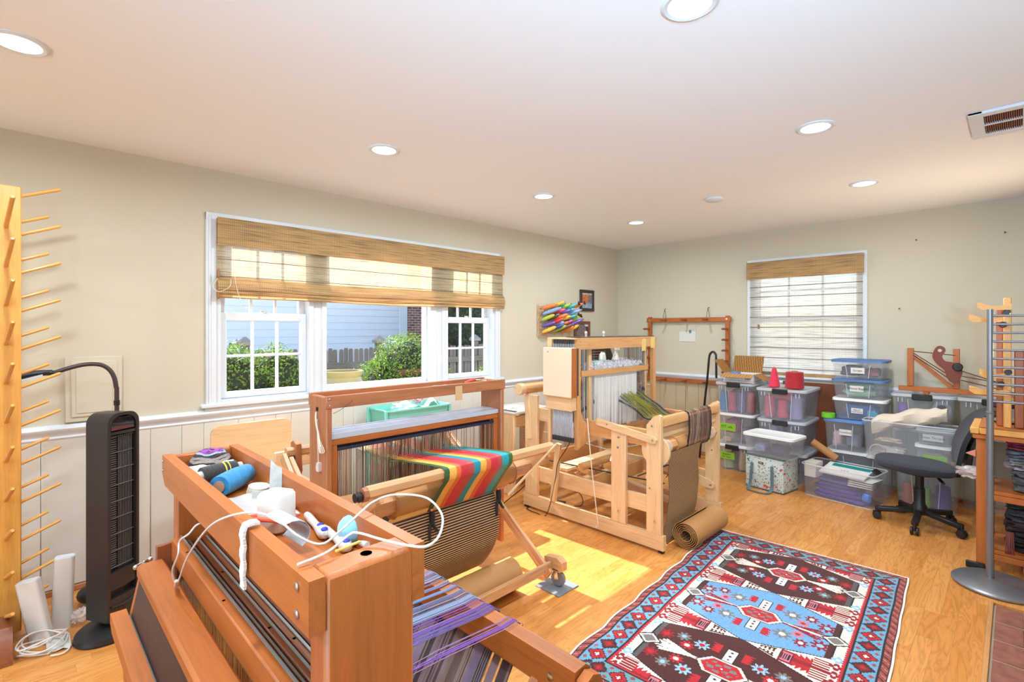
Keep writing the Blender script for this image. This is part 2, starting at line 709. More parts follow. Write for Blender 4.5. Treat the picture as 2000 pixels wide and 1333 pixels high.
while y < YW - 0.005:
    y1 = min(y + BW, YW)
    x = XR - (row * 0.47) % BL
    while x < XW:
        a, b_ = max(x, XR), min(x + BL, XW)
        if y >= 0.103:
            board(a, b_, y, y1)
        else:                                   # leave the hearth free
            board(a, min(b_, 1.2), y, y1)
            board(max(a, 3.6), b_, y, y1)
            if y1 > 0.103: board(max(a, 1.2), min(b_, 3.6), 0.103, y1)
        x += BL
    y += BW; row += 1

# brick hearth let into the floor by the fireplace side
M_brick = pm('hearth_brick', '8c5646', 0.85, var=0.28, vscale=22, bump=0.5, bscale=50)
M_mort = pm('hearth_mortar', 'a08a78', 0.9, var=0.1)
mb = MB(); mb.box(1.2, 3.575, YR, 0.082, -0.011, -0.004, 0)
hearth = struct('hearth', mb, M_mort, floor)
for i in range(12):
    for j in range(6):
        x0 = 1.2 + 0.198 * i; y1 = 0.075 - 0.108 * j
        q = MB()
        dz = RND.uniform(-0.0025, 0.0)
        q.bar((x0 + 0.005, y1 - 0.05, -0.005 + dz), (x0 + 0.190, y1 - 0.05, -0.005 + dz), 0.098, 0.013, (0, 0, 1), 0.004)
        struct('brick', q, M_brick, hearth)
mb = MB(); mb.box(1.2, 3.6, 0.083, 0.103, -0.008, 0.004, 0.002)
struct('trim_3', mb, wood('edge_strip', 'cf9459'))

# left (window) wall with its opening
W0, W1, WZ0, WZ1 = 0.905, 3.345, 0.94, 2.12
mb = MB()
T = YW + 0.14
mb.box(XR - .1, W0, YW, T, -0.1, HC, 0); mb.box(W1, XW + .14, YW, T, -0.1, HC, 0)
mb.box(W0, W1, YW, T, -0.1, WZ0, 0); mb.box(W0, W1, YW, T, WZ1, HC, 0)
wall_left = struct('wall_left', mb, M_wall)
# back wall
B0, B1, BZ0, BZ1 = 1.01, 1.95, 0.95, 2.09
mb = MB()
mb.box(XW, XW + .14, B1, YW, -0.1, HC, 0); mb.box(XW, XW + .14, YR - .14, B0, -0.1, HC, 0)
mb.box(XW, XW + .14, B0, B1, -0.1, BZ0, 0); mb.box(XW, XW + .14, B0, B1, BZ1, HC, 0)
wall_back = struct('wall_back', mb, M_wall)
mb = MB(); mb.box(XR - .1, XW + .14, YR - .14, YR, -0.1, HC, 0)
wall_right = struct('wall_right', mb, M_wall)
# unseen wall behind the camera; wide glazed door added to let in daylight
mb = MB()
mb.box(XR - .1, XR, YR, 0.3, -0.1, HC, 0); mb.box(XR - .1, XR, 2.9, YW, -0.1, HC, 0); mb.box(XR - .1, XR, 0.3, 2.9, 2.15, HC, 0)
wall_front = struct('wall_front', mb, M_wall)
mb = MB()
for yy in (0.3, 1.575, 2.84):
    mb.box(XR - .07, XR - .01, yy, yy + .06, 0, 2.15, .003)
mb.box(XR - .07, XR - .01, 0.3, 2.9, 0, .08, .003); mb.box(XR - .07, XR - .01, 0.3, 2.9, 2.07, 2.15, .003)
door = struct('door_added', mb, M_white)
mb = MB(); mb.box(XR - .045, XR - .04, .36, 2.84, .08, 2.07, 0)
struct('glass', mb, M_glass, door)
mb = MB(); mb.box(XR - .1, XW + .14, YR - .14, T, HC, HC + .12, 0)
ceiling = struct('ceiling', mb, M_ceil)

# wainscot boards, left and back walls
wd = [.106, .242, .146, .085, .158, .118, .2, .095, .14]
x = XR; i = 0
while x < XW - 0.02:
    q = MB(); x1 = min(x + wd[i % 9], XW - 0.012)
    q.box(x + .0012, x1 - .0012, YW - .012, YW - .0005, .03, .83, .003)
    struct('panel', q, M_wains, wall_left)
    x = x1; i += 1
    if x > XW - 0.05: break
y = YR; i = 0
while y < YW - .05:
    q = MB(); y1 = min(y + wd[i % 9], YW - .014)
    q.box(XW - .012, XW - .0005, y + .0012, y1 - .0012, .03, .83, .003)
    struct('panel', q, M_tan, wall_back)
    y = y1; i += 1
M_base = wood('base_shoe', 'b5764a')
mb = MB(); mb.box(XR, XW, YW - .03, YW - .012, 0, .03, .006); struct('baseboard_left', mb, M_base)
mb = MB(); mb.box(XW - .03, XW - .012, YR, YW - .03, 0, .03, .006); struct('baseboard_back', mb, M_base)

def moulding(axis, a0, a1, prof, sgn):
    """chair rail: profile (out, z) swept along the wall"""
    q = MB()
    if axis == 'x':
        q.prism([(a0, YW - o, z) for o, z in prof], (a1 - a0, 0, 0))
    else:
        q.prism([(XW - o, a0, z) for o, z in prof], (0, a1 - a0, 0))
    return q
RAIL = [(0, .825), (.012, .825), (.018, .835), (.014, .845), (.02, .862), (.03, .872), (.034, .885), (.028, .898), (.018, .905), (0, .905)]
struct('trim_1', moulding('x', XR, XW, RAIL, 1), M_white)
struct('trim_2', moulding('y', YR, YW - .035, RAIL, 1), M_white)

# ---------------------------------------------------------------- window on the left wall
win = MB()
f = YW - .018
win.box(.845, .905, f, YW + .001, .93, 2.165, .003); win.box(3.345, 3.403, f, YW + .001, .93, 2.165, .003)
win.box(.845, 3.403, f - .001, YW, 2.118, 2.165, .003)
win.box(.86, .872, f - .006, f, .93, 2.15, .002); win.box(3.376, 3.388, f - .006, f, .93, 2.15, .002)
window1 = struct('window_1', win, M_white)
q = MB(); q.box(.815, 3.43, YW - .05, YW + .05, .92, .945, .005); q.box(.84, 3.41, YW - .022, YW - .001, .865, .92, .003)
struct('sill', q, M_white, window1)
q = MB()
q.box(W0, W0 + .03, YW, T, WZ0, WZ1, .001); q.box(W1 - .03, W1, YW, T, WZ0, WZ1, .001); q.box(W0, W1, YW, T, WZ1 - .02, WZ1, .001)
q.box(W0, W1, YW + .02, T, WZ0, WZ0 + .02, .001)
for a, b_ in ((1.508, 1.628), (2.575, 2.755)):
    q.box(a, b_, YW + .001, T, WZ0, WZ1, .003)
    m_ = (a + b_) / 2
    q.box(a - .006, m_ - .03, YW - .012, YW + .04, WZ0, WZ1, .003); q.box(m_ + .03, b_ + .006, YW - .012, YW + .04, WZ0, WZ1, .003)
struct('jamb', q, M_white, window1)

def sash(parent, x0, x1, z0, z1, y, rail=.042, top=.042, bot=.042, cols=3, rows=2, muntin=True):
    q = MB()
    q.box(x0, x0 + rail, y, y + .035, z0, z1, .003); q.box(x1 - rail, x1, y, y + .035, z0, z1, .003)
    q.box(x0, x1, y + .001, y + .034, z0, z0 + bot, .003); q.box(x0, x1, y + .001, y + .034, z1 - top, z1, .003)
    s_ = struct('sash', q, M_white, parent)
    gx0, gx1, gz0, gz1 = x0 + rail, x1 - rail, z0 + bot, z1 - top
    if muntin:
        for c in range(1, cols):
            mm = MB(); xx = gx0 + (gx1 - gx0) * c / cols
            mm.box(xx - .009, xx + .009, y + .004, y + .03, gz0 - .002, gz1 + .002, .004); struct('muntin', mm, M_white, s_)
        for r in range(1, rows):
            mm = MB(); zz = gz0 + (gz1 - gz0) * r / rows
            mm.box(gx0 - .002, gx1 + .002, y + .005, y + .029, zz - .009, zz + .009, .004); struct('muntin', mm, M_white, s_)
    else:
        cols = rows = 1
    for c in range(cols):
        for r in range(rows):
            gg = MB()
            gg.box(gx0 + (gx1 - gx0) * c / cols - .003, gx0 + (gx1 - gx0) * (c + 1) / cols + .003, y + .0155, y + .0185,
                   gz0 + (gz1 - gz0) * r / rows - .003, gz0 + (gz1 - gz0) * (r + 1) / rows + .003, 0)
            struct('pane', gg, M_glass, s_)
    return s_
M_lock = pm('sash_lock_metal', 'd8d6d0', 0.35, 0.6)
for x0, x1 in ((.938, 1.506), (2.758, 3.313)):
    sash(window1, x0, x1, .962, 1.53, YW + .045, top=.055)
    sash(window1, x0, x1, 1.49, 2.1, YW + .083, bot=.04)
    q = MB(); xm = (x0 + x1) / 2
    q.lathe([(.018, 0), (.018, .006), (.008, .014), (0, .014)], (xm, YW + .06, 1.53)); q.bar((xm - .03, YW + .056, 1.54), (xm + .012, YW + .056, 1.54), .01, .008)
    struct('lock', q, M_lock, window1)
sash(window1, 1.60, 2.605, .955, 2.1, YW + .05, rail=.04, muntin=False)

# ---------------------------------------------------------------- window on the back wall
win = MB(); fx = XW - .018
win.box(fx, XW + .001, B1, B1 + .055, .93, 2.14, .003); win.box(fx, XW + .001, B0 - .055, B0, .93, 2.14, .003)
win.box(fx - .001, XW, B0 - .055, B1 + .055, BZ1 - .002, 2.142, .003)
window2 = struct('window_2', win, M_white)
q = MB(); q.box(XW - .05, XW + .05, B0 - .08, B1 + .08, .93, .952, .004); struct('sill', q, M_white, window2)
q = MB()
q.box(XW, XW + .14, B0, B0 + .03, BZ0, BZ1, .001); q.box(XW, XW + .14, B1 - .03, B1, BZ0, BZ1, .001)
q.box(XW + .06, XW + .1, B0 + .03, B1 - .03, 1.49, 1.54, .002)
for yy in (1.33, 1.63): q.box(XW + .07, XW + .09, yy - .009, yy + .009, BZ0, BZ1, .002)
for zz in (1.23, 1.81): q.box(XW + .071, XW + .089, B0, B1, zz - .009, zz + .009, .002)
struct('sash', q, M_white, window2)
q = MB(); q.box(XW + .079, XW + .082, B0 + .02, B1 - .02, BZ0, BZ1, 0); struct('pane', q, M_glass, window2)

# ---------------------------------------------------------------- woven blinds
def weave(name, col, open_, slats):
    m, nt, b = newmat(name)
    v = gco(nt, (1, 1, 1))
    sx = nd(nt, 'ShaderNodeSeparateXYZ'); nt.links.new(v, sx.inputs[0])
    c = srgb(col)
    n = nd(nt, 'ShaderNodeTexNoise'); n.inputs['Scale'].default_value = 1.0; n.inputs['Detail'].default_value = 3
    mp = nd(nt, 'ShaderNodeMapping'); mp.inputs['Scale'].default_value = (4, 130, 1)
    nt.links.new(v, mp.inputs[0]); nt.links.new(mp.outputs[0], n.inputs['Vector'])
    col1 = ramp(nt, n.outputs['Fac'], [(0.3, shade(c, 0.5)), (0.48, c), (0.72, shade(c, 1.25))])
    # vertical warp threads every 12 mm
    mu = nd(nt, 'ShaderNodeMath', operation='MULTIPLY'); mu.inputs[1].default_value = 1 / 0.012
    nt.links.new(sx.outputs[0], mu.inputs[0])
    fr = nd(nt, 'ShaderNodeMath', operation='FRACT'); nt.links.new(mu.outputs[0], fr.inputs[0])
    th = ramp(nt, fr.outputs[0], [(0.0, (0.72, 0.66, 0.55)), (0.22, (0.72, 0.66, 0.55)), (0.24, (1, 1, 1))])
    mx = nd(nt, 'ShaderNodeMix', data_type='RGBA', blend_type='MULTIPLY'); mx.inputs['Factor'].default_value = 1
    nt.links.new(col1, mx.inputs['A']); nt.links.new(th, mx.inputs['B'])
    nt.links.new(mx.outputs['Result'], b.inputs['Base Color'])
    b.inputs['Roughness'].default_value = 0.7
    tl = nd(nt, 'ShaderNodeBsdfTranslucent'); nt.links.new(mx.outputs['Result'], tl.inputs['Color'])
    m1 = nd(nt, 'ShaderNodeMixShader'); m1.inputs[0].default_value = 0.5
    nt.links.new(b.outputs[0], m1.inputs[1]); nt.links.new(tl.outputs[0], m1.inputs[2])
    tr = nd(nt, 'ShaderNodeBsdfTransparent')
    m2 = nd(nt, 'ShaderNodeMixShader')
    n3 = nd(nt, 'ShaderNodeTexNoise'); n3.inputs['Scale'].default_value = 1.0
    mp3 = nd(nt, 'ShaderNodeMapping'); mp3.inputs['Scale'].default_value = (25, 420, 1)
    nt.links.new(v, mp3.inputs[0]); nt.links.new(mp3.outputs[0], n3.inputs['Vector'])
    op = nd(nt, 'ShaderNodeMapRange'); op.inputs['From Min'].default_value = 0.3; op.inputs['From Max'].default_value = 0.7
    op.inputs['To Min'].default_value = open_ * 0.3; op.inputs['To Max'].default_value = open_ * 1.7
    nt.links.new(n3.outputs['Fac'], op.inputs['Value'])
    nt.links.new(op.outputs[0], m2.inputs[0])
    nt.links.new(m1.outputs[0], m2.inputs[1]); nt.links.new(tr.outputs[0], m2.inputs[2])
    nt.links.new(m2.outputs[0], nt.nodes['Material Output'].inputs[0])
    return m
M_shade = weave('woven_shade', 'c9b692', 0.16, True)
M_shade2 = weave('pale_woven_shade', 'dad5cb', 0.13, True)
M_val = weave('woven_valance', 'dcb985', 0.03, True)
M_slatd = pm('blind_batten', '7a5636', 0.7)

def sheet(mb, fn, us, vs_, thick):
    """cloth sheet with gco = (run along, run down)"""
    P = [[fn(u, v) for v in vs_] for u in us]
    n0 = len(mb.v)
    mb.grid(P, thick)
    k = len(us) * len(vs_)
    g = [(u, v, 0) for u in us for v in vs_]
    mb.g[n0:n0 + 2 * k] = g + g[:max(0, len(mb.g) - n0 - k)]

bl = thing('woven_blind', 'wide tan woven wood roman blind drawn halfway over the triple window', 'blind', (2.16, YW - .05, 1.62))
us = [.9 + 2.52 * i / 40 for i in range(41)]
q = MB(); sheet(q, lambda u, v: (u, YW - .03 - .004 * math.sin(u * 3 + v * 9), v), us, [1.69 + .44 * i / 8 for i in range(9)], 0)
part(bl, 'shade', q, M_shade)
q = MB(); sheet(q, lambda u, v: (u, YW - .062 + .003 * math.sin(u * 2.3), v), us, [1.955 + .178 * i / 4 for i in range(5)], 0.002)
part(bl, 'valance', q, M_val)
q = MB(); q.box(.9, 3.42, YW - .058, YW - .026, 2.095, 2.128, .002); part(bl, 'headrail', q, M_val)
for k in range(3):
    q = MB()
    pr = [(-.03, .09), (-.046 - .007 * k, .06), (-.058 - .008 * k, .012), (-.05 - .006 * k, 0), (-.034, .01), (-.03, .03)]
    pts = spl([(0, YW + o, 1.622 + .022 * k + z) for o, z in pr], 4)
    sheet(q, lambda u, v: (u, pts[v].y, pts[v].z - .012 * math.sin((u - .9) / 2.52 * math.pi) * (1 if k < 2 else .5) + .003 * math.sin(u * 5 + k)), us, list(range(len(pts))), 0)
    n_ = len(pts)
    q.g = [(us[i // n_], 1.6 + pts[i % n_].z + .03 * k, 0) for i in range(len(q.v))]
    part(bl, 'fold', q, M_val)
for z in (1.76, 1.87):
    q = MB(); q.box(.905, 3.415, YW - .0365, YW - .0335, z - .002, z + .002, 0); part(bl, 'batten', q, M_slatd)
M_cord = pm('cord_natural', 'e6dcc8', 0.8)
q = MB()
q.tube(spl([(.98, YW - .07, 1.95), (1.0, YW - .075, 1.72), (1.03, YW - .085, 1.6), (1.07, YW - .09, 1.53), (1.05, YW - .085, 1.555), (1.09, YW - .09, 1.57), (1.06, YW - .08, 1.62)], 6), .0018, 5)
q.tube(spl([(.905, YW - .07, 1.75), (.87, YW - .08, 1.69), (.9, YW - .09, 1.655), (.96, YW - .09, 1.69), (.97, YW - .08, 1.74)], 6), .0018, 5)
part(bl, 'pull_cord', q, M_cord)
M_tas = wood('tassel_wood', '9a6a3c')
for z in (1.74, 1.61):
    q = MB(); q.lathe([(.002, 0), (.009, .008), (.01, .04), (.004, .06), (0, .062)], (.9, YW - .075, z), n=10); part(bl, 'tassel', q, M_tas)

bl = thing('woven_blind', 'pale woven blind with dark battens let down over the smaller window', 'blind', (XW - .05, 1.48, .93))
us = [.985 + .985 * i / 20 for i in range(21)]
q = MB(); sheet(q, lambda u, v: (XW - .03 - .003 * math.sin(u * 4 + v * 6), u, v), us, [.93 + 1.18 * i / 12 for i in range(13)], 0)
part(bl, 'shade', q, M_shade2)
q = MB(); sheet(q, lambda u, v: (XW - .062, u, v), [.97 + 1.025 * i / 10 for i in range(11)], [1.932 + .18 * i / 4 for i in range(5)], .002)
part(bl, 'valance', q, M_val)
q = MB(); q.box(XW - .058, XW - .02, .975, 1.99, 2.075, 2.108, .002); part(bl, 'headrail', q, M_val)
for k in range(9):
    z = 1.853 - .1035 * k
    q = MB(); q.box(XW - .039, XW - .0345, .985, 1.97, z - .003, z + .003, 0); part(bl, 'batten', q, M_slatd)
q = MB(); q.box(XW - .04, XW - .03, .985, 1.97, .93, .985, .003); part(bl, 'bottom_bar', q, M_val)
q = MB(); q.tube([(XW - .05, 1.88, 1.93), (XW - .05, 1.88, 1.47)], .0016, 5); part(bl, 'pull_cord', q, M_cord)
q = MB(); q.lathe([(.003, 0), (.01, .006), (.011, .035), (.004, .05), (0, .05)], (XW - .05, 1.88, 1.42), n=10); part(bl, 'tassel', q, M_tas)

# ---------------------------------------------------------------- outdoors
M_gnd = pm('patio_ground', 'b0a48e', 0.9, var=0.15, vscale=1.5)
q = MB(); q.box(-25, 40, T + .02, 40, -.45, -.3, 0); struct('ground', q, M_gnd)
q = MB(); q.box(XW + .2, 40, -25, T, -.45, -.3, 0); q.box(-25, XR - .15, -25, T, -.45, -.3, 0); struct('ground', q, M_gnd)

M_side = pm('white_siding', 'e6e6ea', 0.6)
M_hbrick = None
def brickwall():
    m, nt, b = newmat('house_brick')
    v = gco(nt)
    br = nd(nt, 'ShaderNodeTexBrick')
    br.inputs['Scale'].default_value = 1
    br.inputs['Brick Width'].default_value = .21
    br.inputs['Row Height'].default_value = .075
    br.inputs['Mortar Size'].default_value = .01
    br.inputs['Color1'].default_value = (*srgb('a0685c'), 1)
    br.inputs['Color2'].default_value = (*srgb('6e4440'), 1)
    br.inputs['Mortar'].default_value = (*srgb('c8b4aa'), 1)
    nt.links.new(v, br.inputs['Vector'])
    nt.links.new(br.outputs[0], b.inputs['Base Color'])
    b.inputs['Roughness'].default_value = .9
    return m
M_hbrick = brickwall()
nb = thing('neighbour_house', 'white sided house with a brick corner beyond the fence', 'house', (6, 13, -.3))
q = MB(); q.box(-4, 8.25, 13.05, 13.6, -.3, 5.0, 0); part(nb, 'wall', q, M_side)
for k in range(27):
    z = -.3 + .19 * k
    q = MB(); q.prism([(-4, 13.05, z + .19), (-4, 13.035, z), (-4, 13.05, z)], (12.15, 0, 0)); part(nb, 'siding_board', q, M_side)
q = MB(); q.box(8.15, 8.4, 13.0, 13.1, -.3, 5.0, .005); part(nb, 'corner_board', q, M_side)
q = MB(); q.box(8.4, 12.5, 13.05, 13.6, -.3, 5.0, 0); q.g = [(p[0], p[2], 0) for p in q.v]; part(nb, 'brick_wall', q, M_hbrick)

M_picket = wood('weathered_wood', '8d8072', .7, 1.15, .85)
fn = thing('picket_fence', 'weathered grey picket fence across the yard', 'fence', (4.5, 9, -.3))
pmesh = None
for k in range(76):
    x = 1.2 + .105 * k
    if pmesh is None:
        q = MB(); q.prism([(-.04, 0, 0), (.04, 0, 0), (.04, 0, 1.31), (.028, 0, 1.35), (-.028, 0, 1.35), (-.04, 0, 1.31)], (0, .02, 0))
        pmesh = mesh_from(q, 'picket', M_picket)
    o = bpy.data.objects.new('picket', pmesh); COL.objects.link(o); o.parent = fn
    o.location = (x - 4.5, RND.uniform(-.006, .006), RND.uniform(-.02, .015)); o.rotation_euler = (0, RND.uniform(-.012, .012), 0)
for z in (.2, .73):
    q = MB(); q.box(1.0, 9.3, 8.95, 8.99, z - .06, z + .06, .004); part(fn, 'rail', q, M_picket)
M_cap = pm('post_cap_copper', '9a8f86', .5, .3)
for x in (2.7, 5.2, 7.75):
    q = MB(); q.box(x - .06, x + .06, 9.03, 9.15, -.3, 1.14, .004); ps = part(fn, 'post', q, M_picket)
    q = MB(); q.box(x - .1, x + .1, 8.99, 9.19, 1.14, 1.2, .004); q.lathe([(.135, 1.2), (.02, 1.29), (0, 1.29)], (x, 9.09, 0), n=4); part(ps, 'post_cap', q, M_cap)

def leafmat(name, c1, c2):
    m, nt, b = newmat(name)
    v = gco(nt)
    n = nd(nt, 'ShaderNodeTexNoise'); n.inputs['Scale'].default_value = 1.0
    nt.links.new(v, n.inputs['Vector'])
    c = ramp(nt, n.outputs['Fac'], [(.35, srgb(c1)), (.65, srgb(c2))])
    nt.links.new(c, b.inputs['Base Color'])
    b.inputs['Roughness'].default_value = .45
    tl = nd(nt, 'ShaderNodeBsdfTranslucent'); nt.links.new(c, tl.inputs['Color'])
    mx = nd(nt, 'ShaderNodeMixShader'); mx.inputs[0].default_value = .4
    nt.links.new(b.outputs[0], mx.inputs[1]); nt.links.new(tl.outputs[0], mx.inputs[2])
    nt.links.new(mx.outputs[0], nt.nodes['Material Output'].inputs[0])
    return m
M_leaf = leafmat('boxwood_leaf', '3f6a1e', '93b53c')
M_leaf2 = leafmat('dark_leaf', '16331a', '3f6a30')
M_core = pm('twig_core', '1c2a14', .9)
def shrub(name, label, lumps, n, size, mat, group=None):
    """lumps: ellipsoids (c, r); leaves are little folded quads over them"""
    c0 = lumps[0][0]
    t = thing(name, label, 'shrub', (c0[0], c0[1], -.3), group)
    core = MB()
    for c, r in lumps:
        core.ell(c, [x * .86 for x in r], 14, 9, .2)
    core.cyl((c0[0], c0[1], -.3), (c0[0], c0[1], c0[2]), .05, 8)
    part(t, 'stem', core, M_core)
    rn = np.random.RandomState(int(n + c0[0] * 100))
    vs = []; fs = []; g = []
    tot = sum(r[0] * r[2] for c, r in lumps)
    for c, r in lumps:
        k = int(n * r[0] * r[2] / tot)
        for _ in range(k):
            d = rn.normal(size=3); d /= np.linalg.norm(d)
            p = np.array(c) + d * np.array(r) * rn.uniform(.84, 1.06) * (1 + .09 * math.sin(d[0] * 9) * math.cos(d[2] * 8))
            a = d + rn.normal(size=3) * .6; a /= np.linalg.norm(a)
            e = np.cross(a, rn.normal(size=3)); e /= np.linalg.norm(e)
            h = np.cross(a, e)
            s_ = size * rn.uniform(.7, 1.3)
            i = len(vs)
            vs += [tuple(p - e * s_), tuple(p + h * s_ * .5 + a * s_ * .15), tuple(p + e * s_), tuple(p - h * s_ * .5 + a * s_ * .15)]
            u = tuple(rn.uniform(0, 30, 3)); g += [u] * 4
            fs += [(i, i + 1, i + 2), (i, i + 2, i + 3)]
    mb = MB(); mb.add(vs, fs, g)
    part(t, 'foliage', mb, mat, kind='stuff', smooth=False)
    return t
shrub('hedge', 'clipped green hedge outside below the six pane sashes', [((1.6, 6.4, .55), (.75, .5, .72)), ((2.25, 6.45, .5), (.42, .5, .72)), ((.9, 6.5, .5), (.6, .5, .75))], 22000, .02, M_leaf)
shrub('round_shrub', 'rounded sunlit green shrub outside in front of the pickets', [((4.5, 7.0, .45), (.62, .6, .87)), ((4.0, 7.0, .2), (.42, .5, .72)), ((4.95, 7.1, .4), (.4, .5, .7))], 20000, .021, M_leaf)
shrub('evergreen', 'tall dark evergreen outside behind the narrow sash window', [((8.45, 10.3, 1.6), (.75, .8, 2.6)), ((9.6, 10.6, 1.6), (.9, .8, 2.6))], 14000, .05, M_leaf2)
shrub('low_shrub', 'low dark shrub outside seen through the narrow sash', [((5.2, 5.75, .3), (.35, .3, .55))], 6000, .018, M_leaf)
M_urn = pm('glazed_urn', '9c9468', .4, var=.12, vscale=4)
q = MB(); q.lathe([(.2, 0), (.22, .03), (.3, .3), (.38, .62), (.37, .85), (.29, 1.05), (.215, 1.14), (.2, 1.18), (.225, 1.22), (.23, 1.25), (.2, 1.25), (.19, 1.2), (.2, 1.1), (.3, .8), (0, .8)], (2.6, 5.35, -.3), n=36)
single('garden_urn', 'big glazed cream urn outside under the picture window', 'urn', q, M_urn)

# ---------------------------------------------------------------- ceiling fittings
M_diff = emit('lamp_diffuser', 'fff8ee', 3.0)
lampspots = [(0, 2.5), (1.48, 2.53), (2.865, 2.55), (4.205, 2.56), (1.495, .72), (2.862, .715), (4.206, .75), (0, .72), (-1.4, 2.5), (-1.4, .72)]
lnames = {0: 'recessed ceiling light at the far left of the ceiling above the peg rack', 1: 'recessed ceiling light in front of the triple window',
          2: 'recessed ceiling light before the shuttle rack wall', 3: 'recessed ceiling light closest to the room corner', 4: 'recessed ceiling light cut by the top of the frame',
          5: 'recessed ceiling light nearest the air vent', 6: 'recessed ceiling light over the storage bins'}
for i, (x, y) in enumerate(lampspots):
    t = thing('recessed_light', lnames.get(i, 'recessed ceiling light behind the viewpoint, ' + {7: 'beside it', 8: 'on the window side', 9: 'on the fireplace side'}.get(i, '')), 'ceiling light', (x, y, HC), 'recessed ceiling lights')
    q = MB(); q.lathe([(.088, .001), (.088, -.004), (.078, -.009), (.066, -.006), (.066, .001)], (x, y, HC), n=32); part(t, 'trim_ring', q, M_white)
    q = MB(); q.lathe([(.066, -.003), (0, -.004)], (x, y, HC), n=32); part(t, 'diffuser', q, M_diff)
    ld = bpy.data.lights.new('lamp', 'AREA'); ld.shape = 'DISK'; ld.size = .12; ld.energy = LAMP; ld.color = (.78, .90, 1); ld.spread = rad(175)
    lo = bpy.data.objects.new('lamp', ld); COL.objects.link(lo); lo.parent = t; lo.location = (0, 0, -.02)
q = MB(); q.lathe([(.062, 0), (.062, -.012), (.05, -.02), (0, -.02)], (3.868, 1.662, HC), n=28)
single('ceiling_plate', 'round white blank plate on the ceiling', 'cover plate', q, M_white)
vt = thing('air_vent', 'white ceiling air vent with a slatted brown opening', 'vent', (3.41, -.02, HC))
q = MB(); q.box(3.2, 3.61, .112, .165, HC - .014, HC, .003); q.box(3.2, 3.61, -.28, -.02, HC - .014, HC, .003)
q.box(3.2, 3.252, -.28, .165, HC - .015, HC, .003); q.box(3.56, 3.61, -.28, .165, HC - .015, HC, .003); q.box(3.398, 3.412, -.02, .112, HC - .013, HC, .001)
part(vt, 'frame', q, M_white)
M_vent = pm('vent_dark', '5a3028', .7)
q = MB(); q.box(3.25, 3.562, -.03, .115, HC - .002, HC - .001, 0); part(vt, 'duct_opening', q, M_vent)
M_vs = pm('vent_slat', 'a06a5a', .6)
for k in range(17):
    yy = -.012 + .0075 * k
    q = MB(); q.bar((3.252, yy, HC - .008), (3.56, yy, HC - .008), .0016, .009, (0, .5, 1), 0); part(vt, 'slat', q, M_vs)
# two unseen uplighters added behind the viewpoint to brighten the ceiling
for (x, y) in ((-1.9, .1), (-1.9, 3.1)):
    t = thing('added_uplighter', 'added tall fill uplighter behind the viewpoint on the %s side' % ('fireplace' if y < 1 else 'window'), 'floor lamp', (x, y, 0), 'added fill uplighters')
    q = MB(); q.lathe([(.15, 0), (.15, .02), (.03, .03), (.014, .04), (.014, 1.72), (0, 1.72)], (x, y, 0)); part(t, 'stand', q, M_silver)
    q = MB(); q.lathe([(.03, 1.7), (.1, 1.74), (.17, 1.83), (.165, 1.83), (.09, 1.75), (.02, 1.72)], (x, y, 0)); part(t, 'bowl', q, M_silver)
    ld = bpy.data.lights.new('lamp', 'AREA'); ld.shape = 'DISK'; ld.size = .26; ld.energy = FILL_UPLIGHT; ld.color = COOL
    lo = bpy.data.objects.new('lamp', ld); COL.objects.link(lo); lo.parent = t; lo.location = (0, 0, 1.83); lo.rotation_euler = (math.pi, 0, 0)
# unseen wall lamps added on the fireplace wall as fill for the far ceiling
for i, (x, k, z, dv) in enumerate(((-1.5, .62, 1.5, (.78, .38, .50)), (-.45, .62, 1.4, (.80, .38, .46)), (4.8, .13, 1.2, (-.30, .78, .54)))):
    dv = Vector(dv).normalized()
    t = thing('added_wall_lamp', ['added fill lamp on the wall nearest the added garden door', 'added fill lamp on the wall just behind the viewpoint', 'small added fill lamp on the wall beyond the wooden shelf'][i], 'wall lamp', (x, YR, z))
    q = MB(); q.box(x - .04, x + .04, YR + .0005, YR + .018, z - .07, z + .07, .004); q.cyl((x, YR + .015, z), (x, YR + .06, z + .01), .01, 10); part(t, 'wall_plate', q, M_silver)
    hd = Vector((x, YR + .10, z + .04))
    q = MB(); q.lathe([(.03, -.09), (.075, -.02), (.08, 0), (.074, 0), (.06, -.03)], hd, dv, 24); part(t, 'shade', q, M_silver)
    ld = bpy.data.lights.new('lamp', 'AREA'); ld.shape = 'DISK'; ld.size = .14; ld.energy = FILL_SCONCE * k; ld.color = COOL if i < 2 else (1, .80, .58); ld.spread = rad(104)
    lo = bpy.data.objects.new('lamp', ld); COL.objects.link(lo); lo.parent = t; lo.location = Vector((0, .10, .04)) + dv * .005; lo.rotation_euler = dv.to_track_quat('-Z', 'Y').to_euler()
M_nail = pm('nail', '4a4038', .5, .6)
for yy, zz, lb in ((.606, 2.181, 'small nail high on the tan wall right of the pale blind'), (.064, 2.173, 'small nail high on the tan wall near the frame edge'), (.722, 1.595, 'small nail at mid height of the tan wall beside the pale blind')):
    q = MB(); q.tube([(XW, yy, zz), (XW - .025, yy, zz + .004)], .0025, 6); q.tube([(XW - .024, yy, zz + .004), (XW - .027, yy, zz + .004)], .006, 8)
    single('wall_nail', lb, 'nail', q, M_nail)
q = MB()
q.box(.18, .425, YW - .022, YW, .913, 1.268, .004)
pn = thing('access_panel', 'square beige moulded panel door on the wall behind the black lamp', 'wall panel', (.3, YW, .913))
part(pn, 'frame', q, M_wall)
q = MB(); q.box(.205, .4, YW - .03, YW - .018, .94, 1.242, .006); part(pn, 'field', q, M_wall)
q = MB(); q.box(.225, .38, YW - .034, YW - .028, .96, 1.222, .003); part(pn, 'raised_panel', q, M_wall)
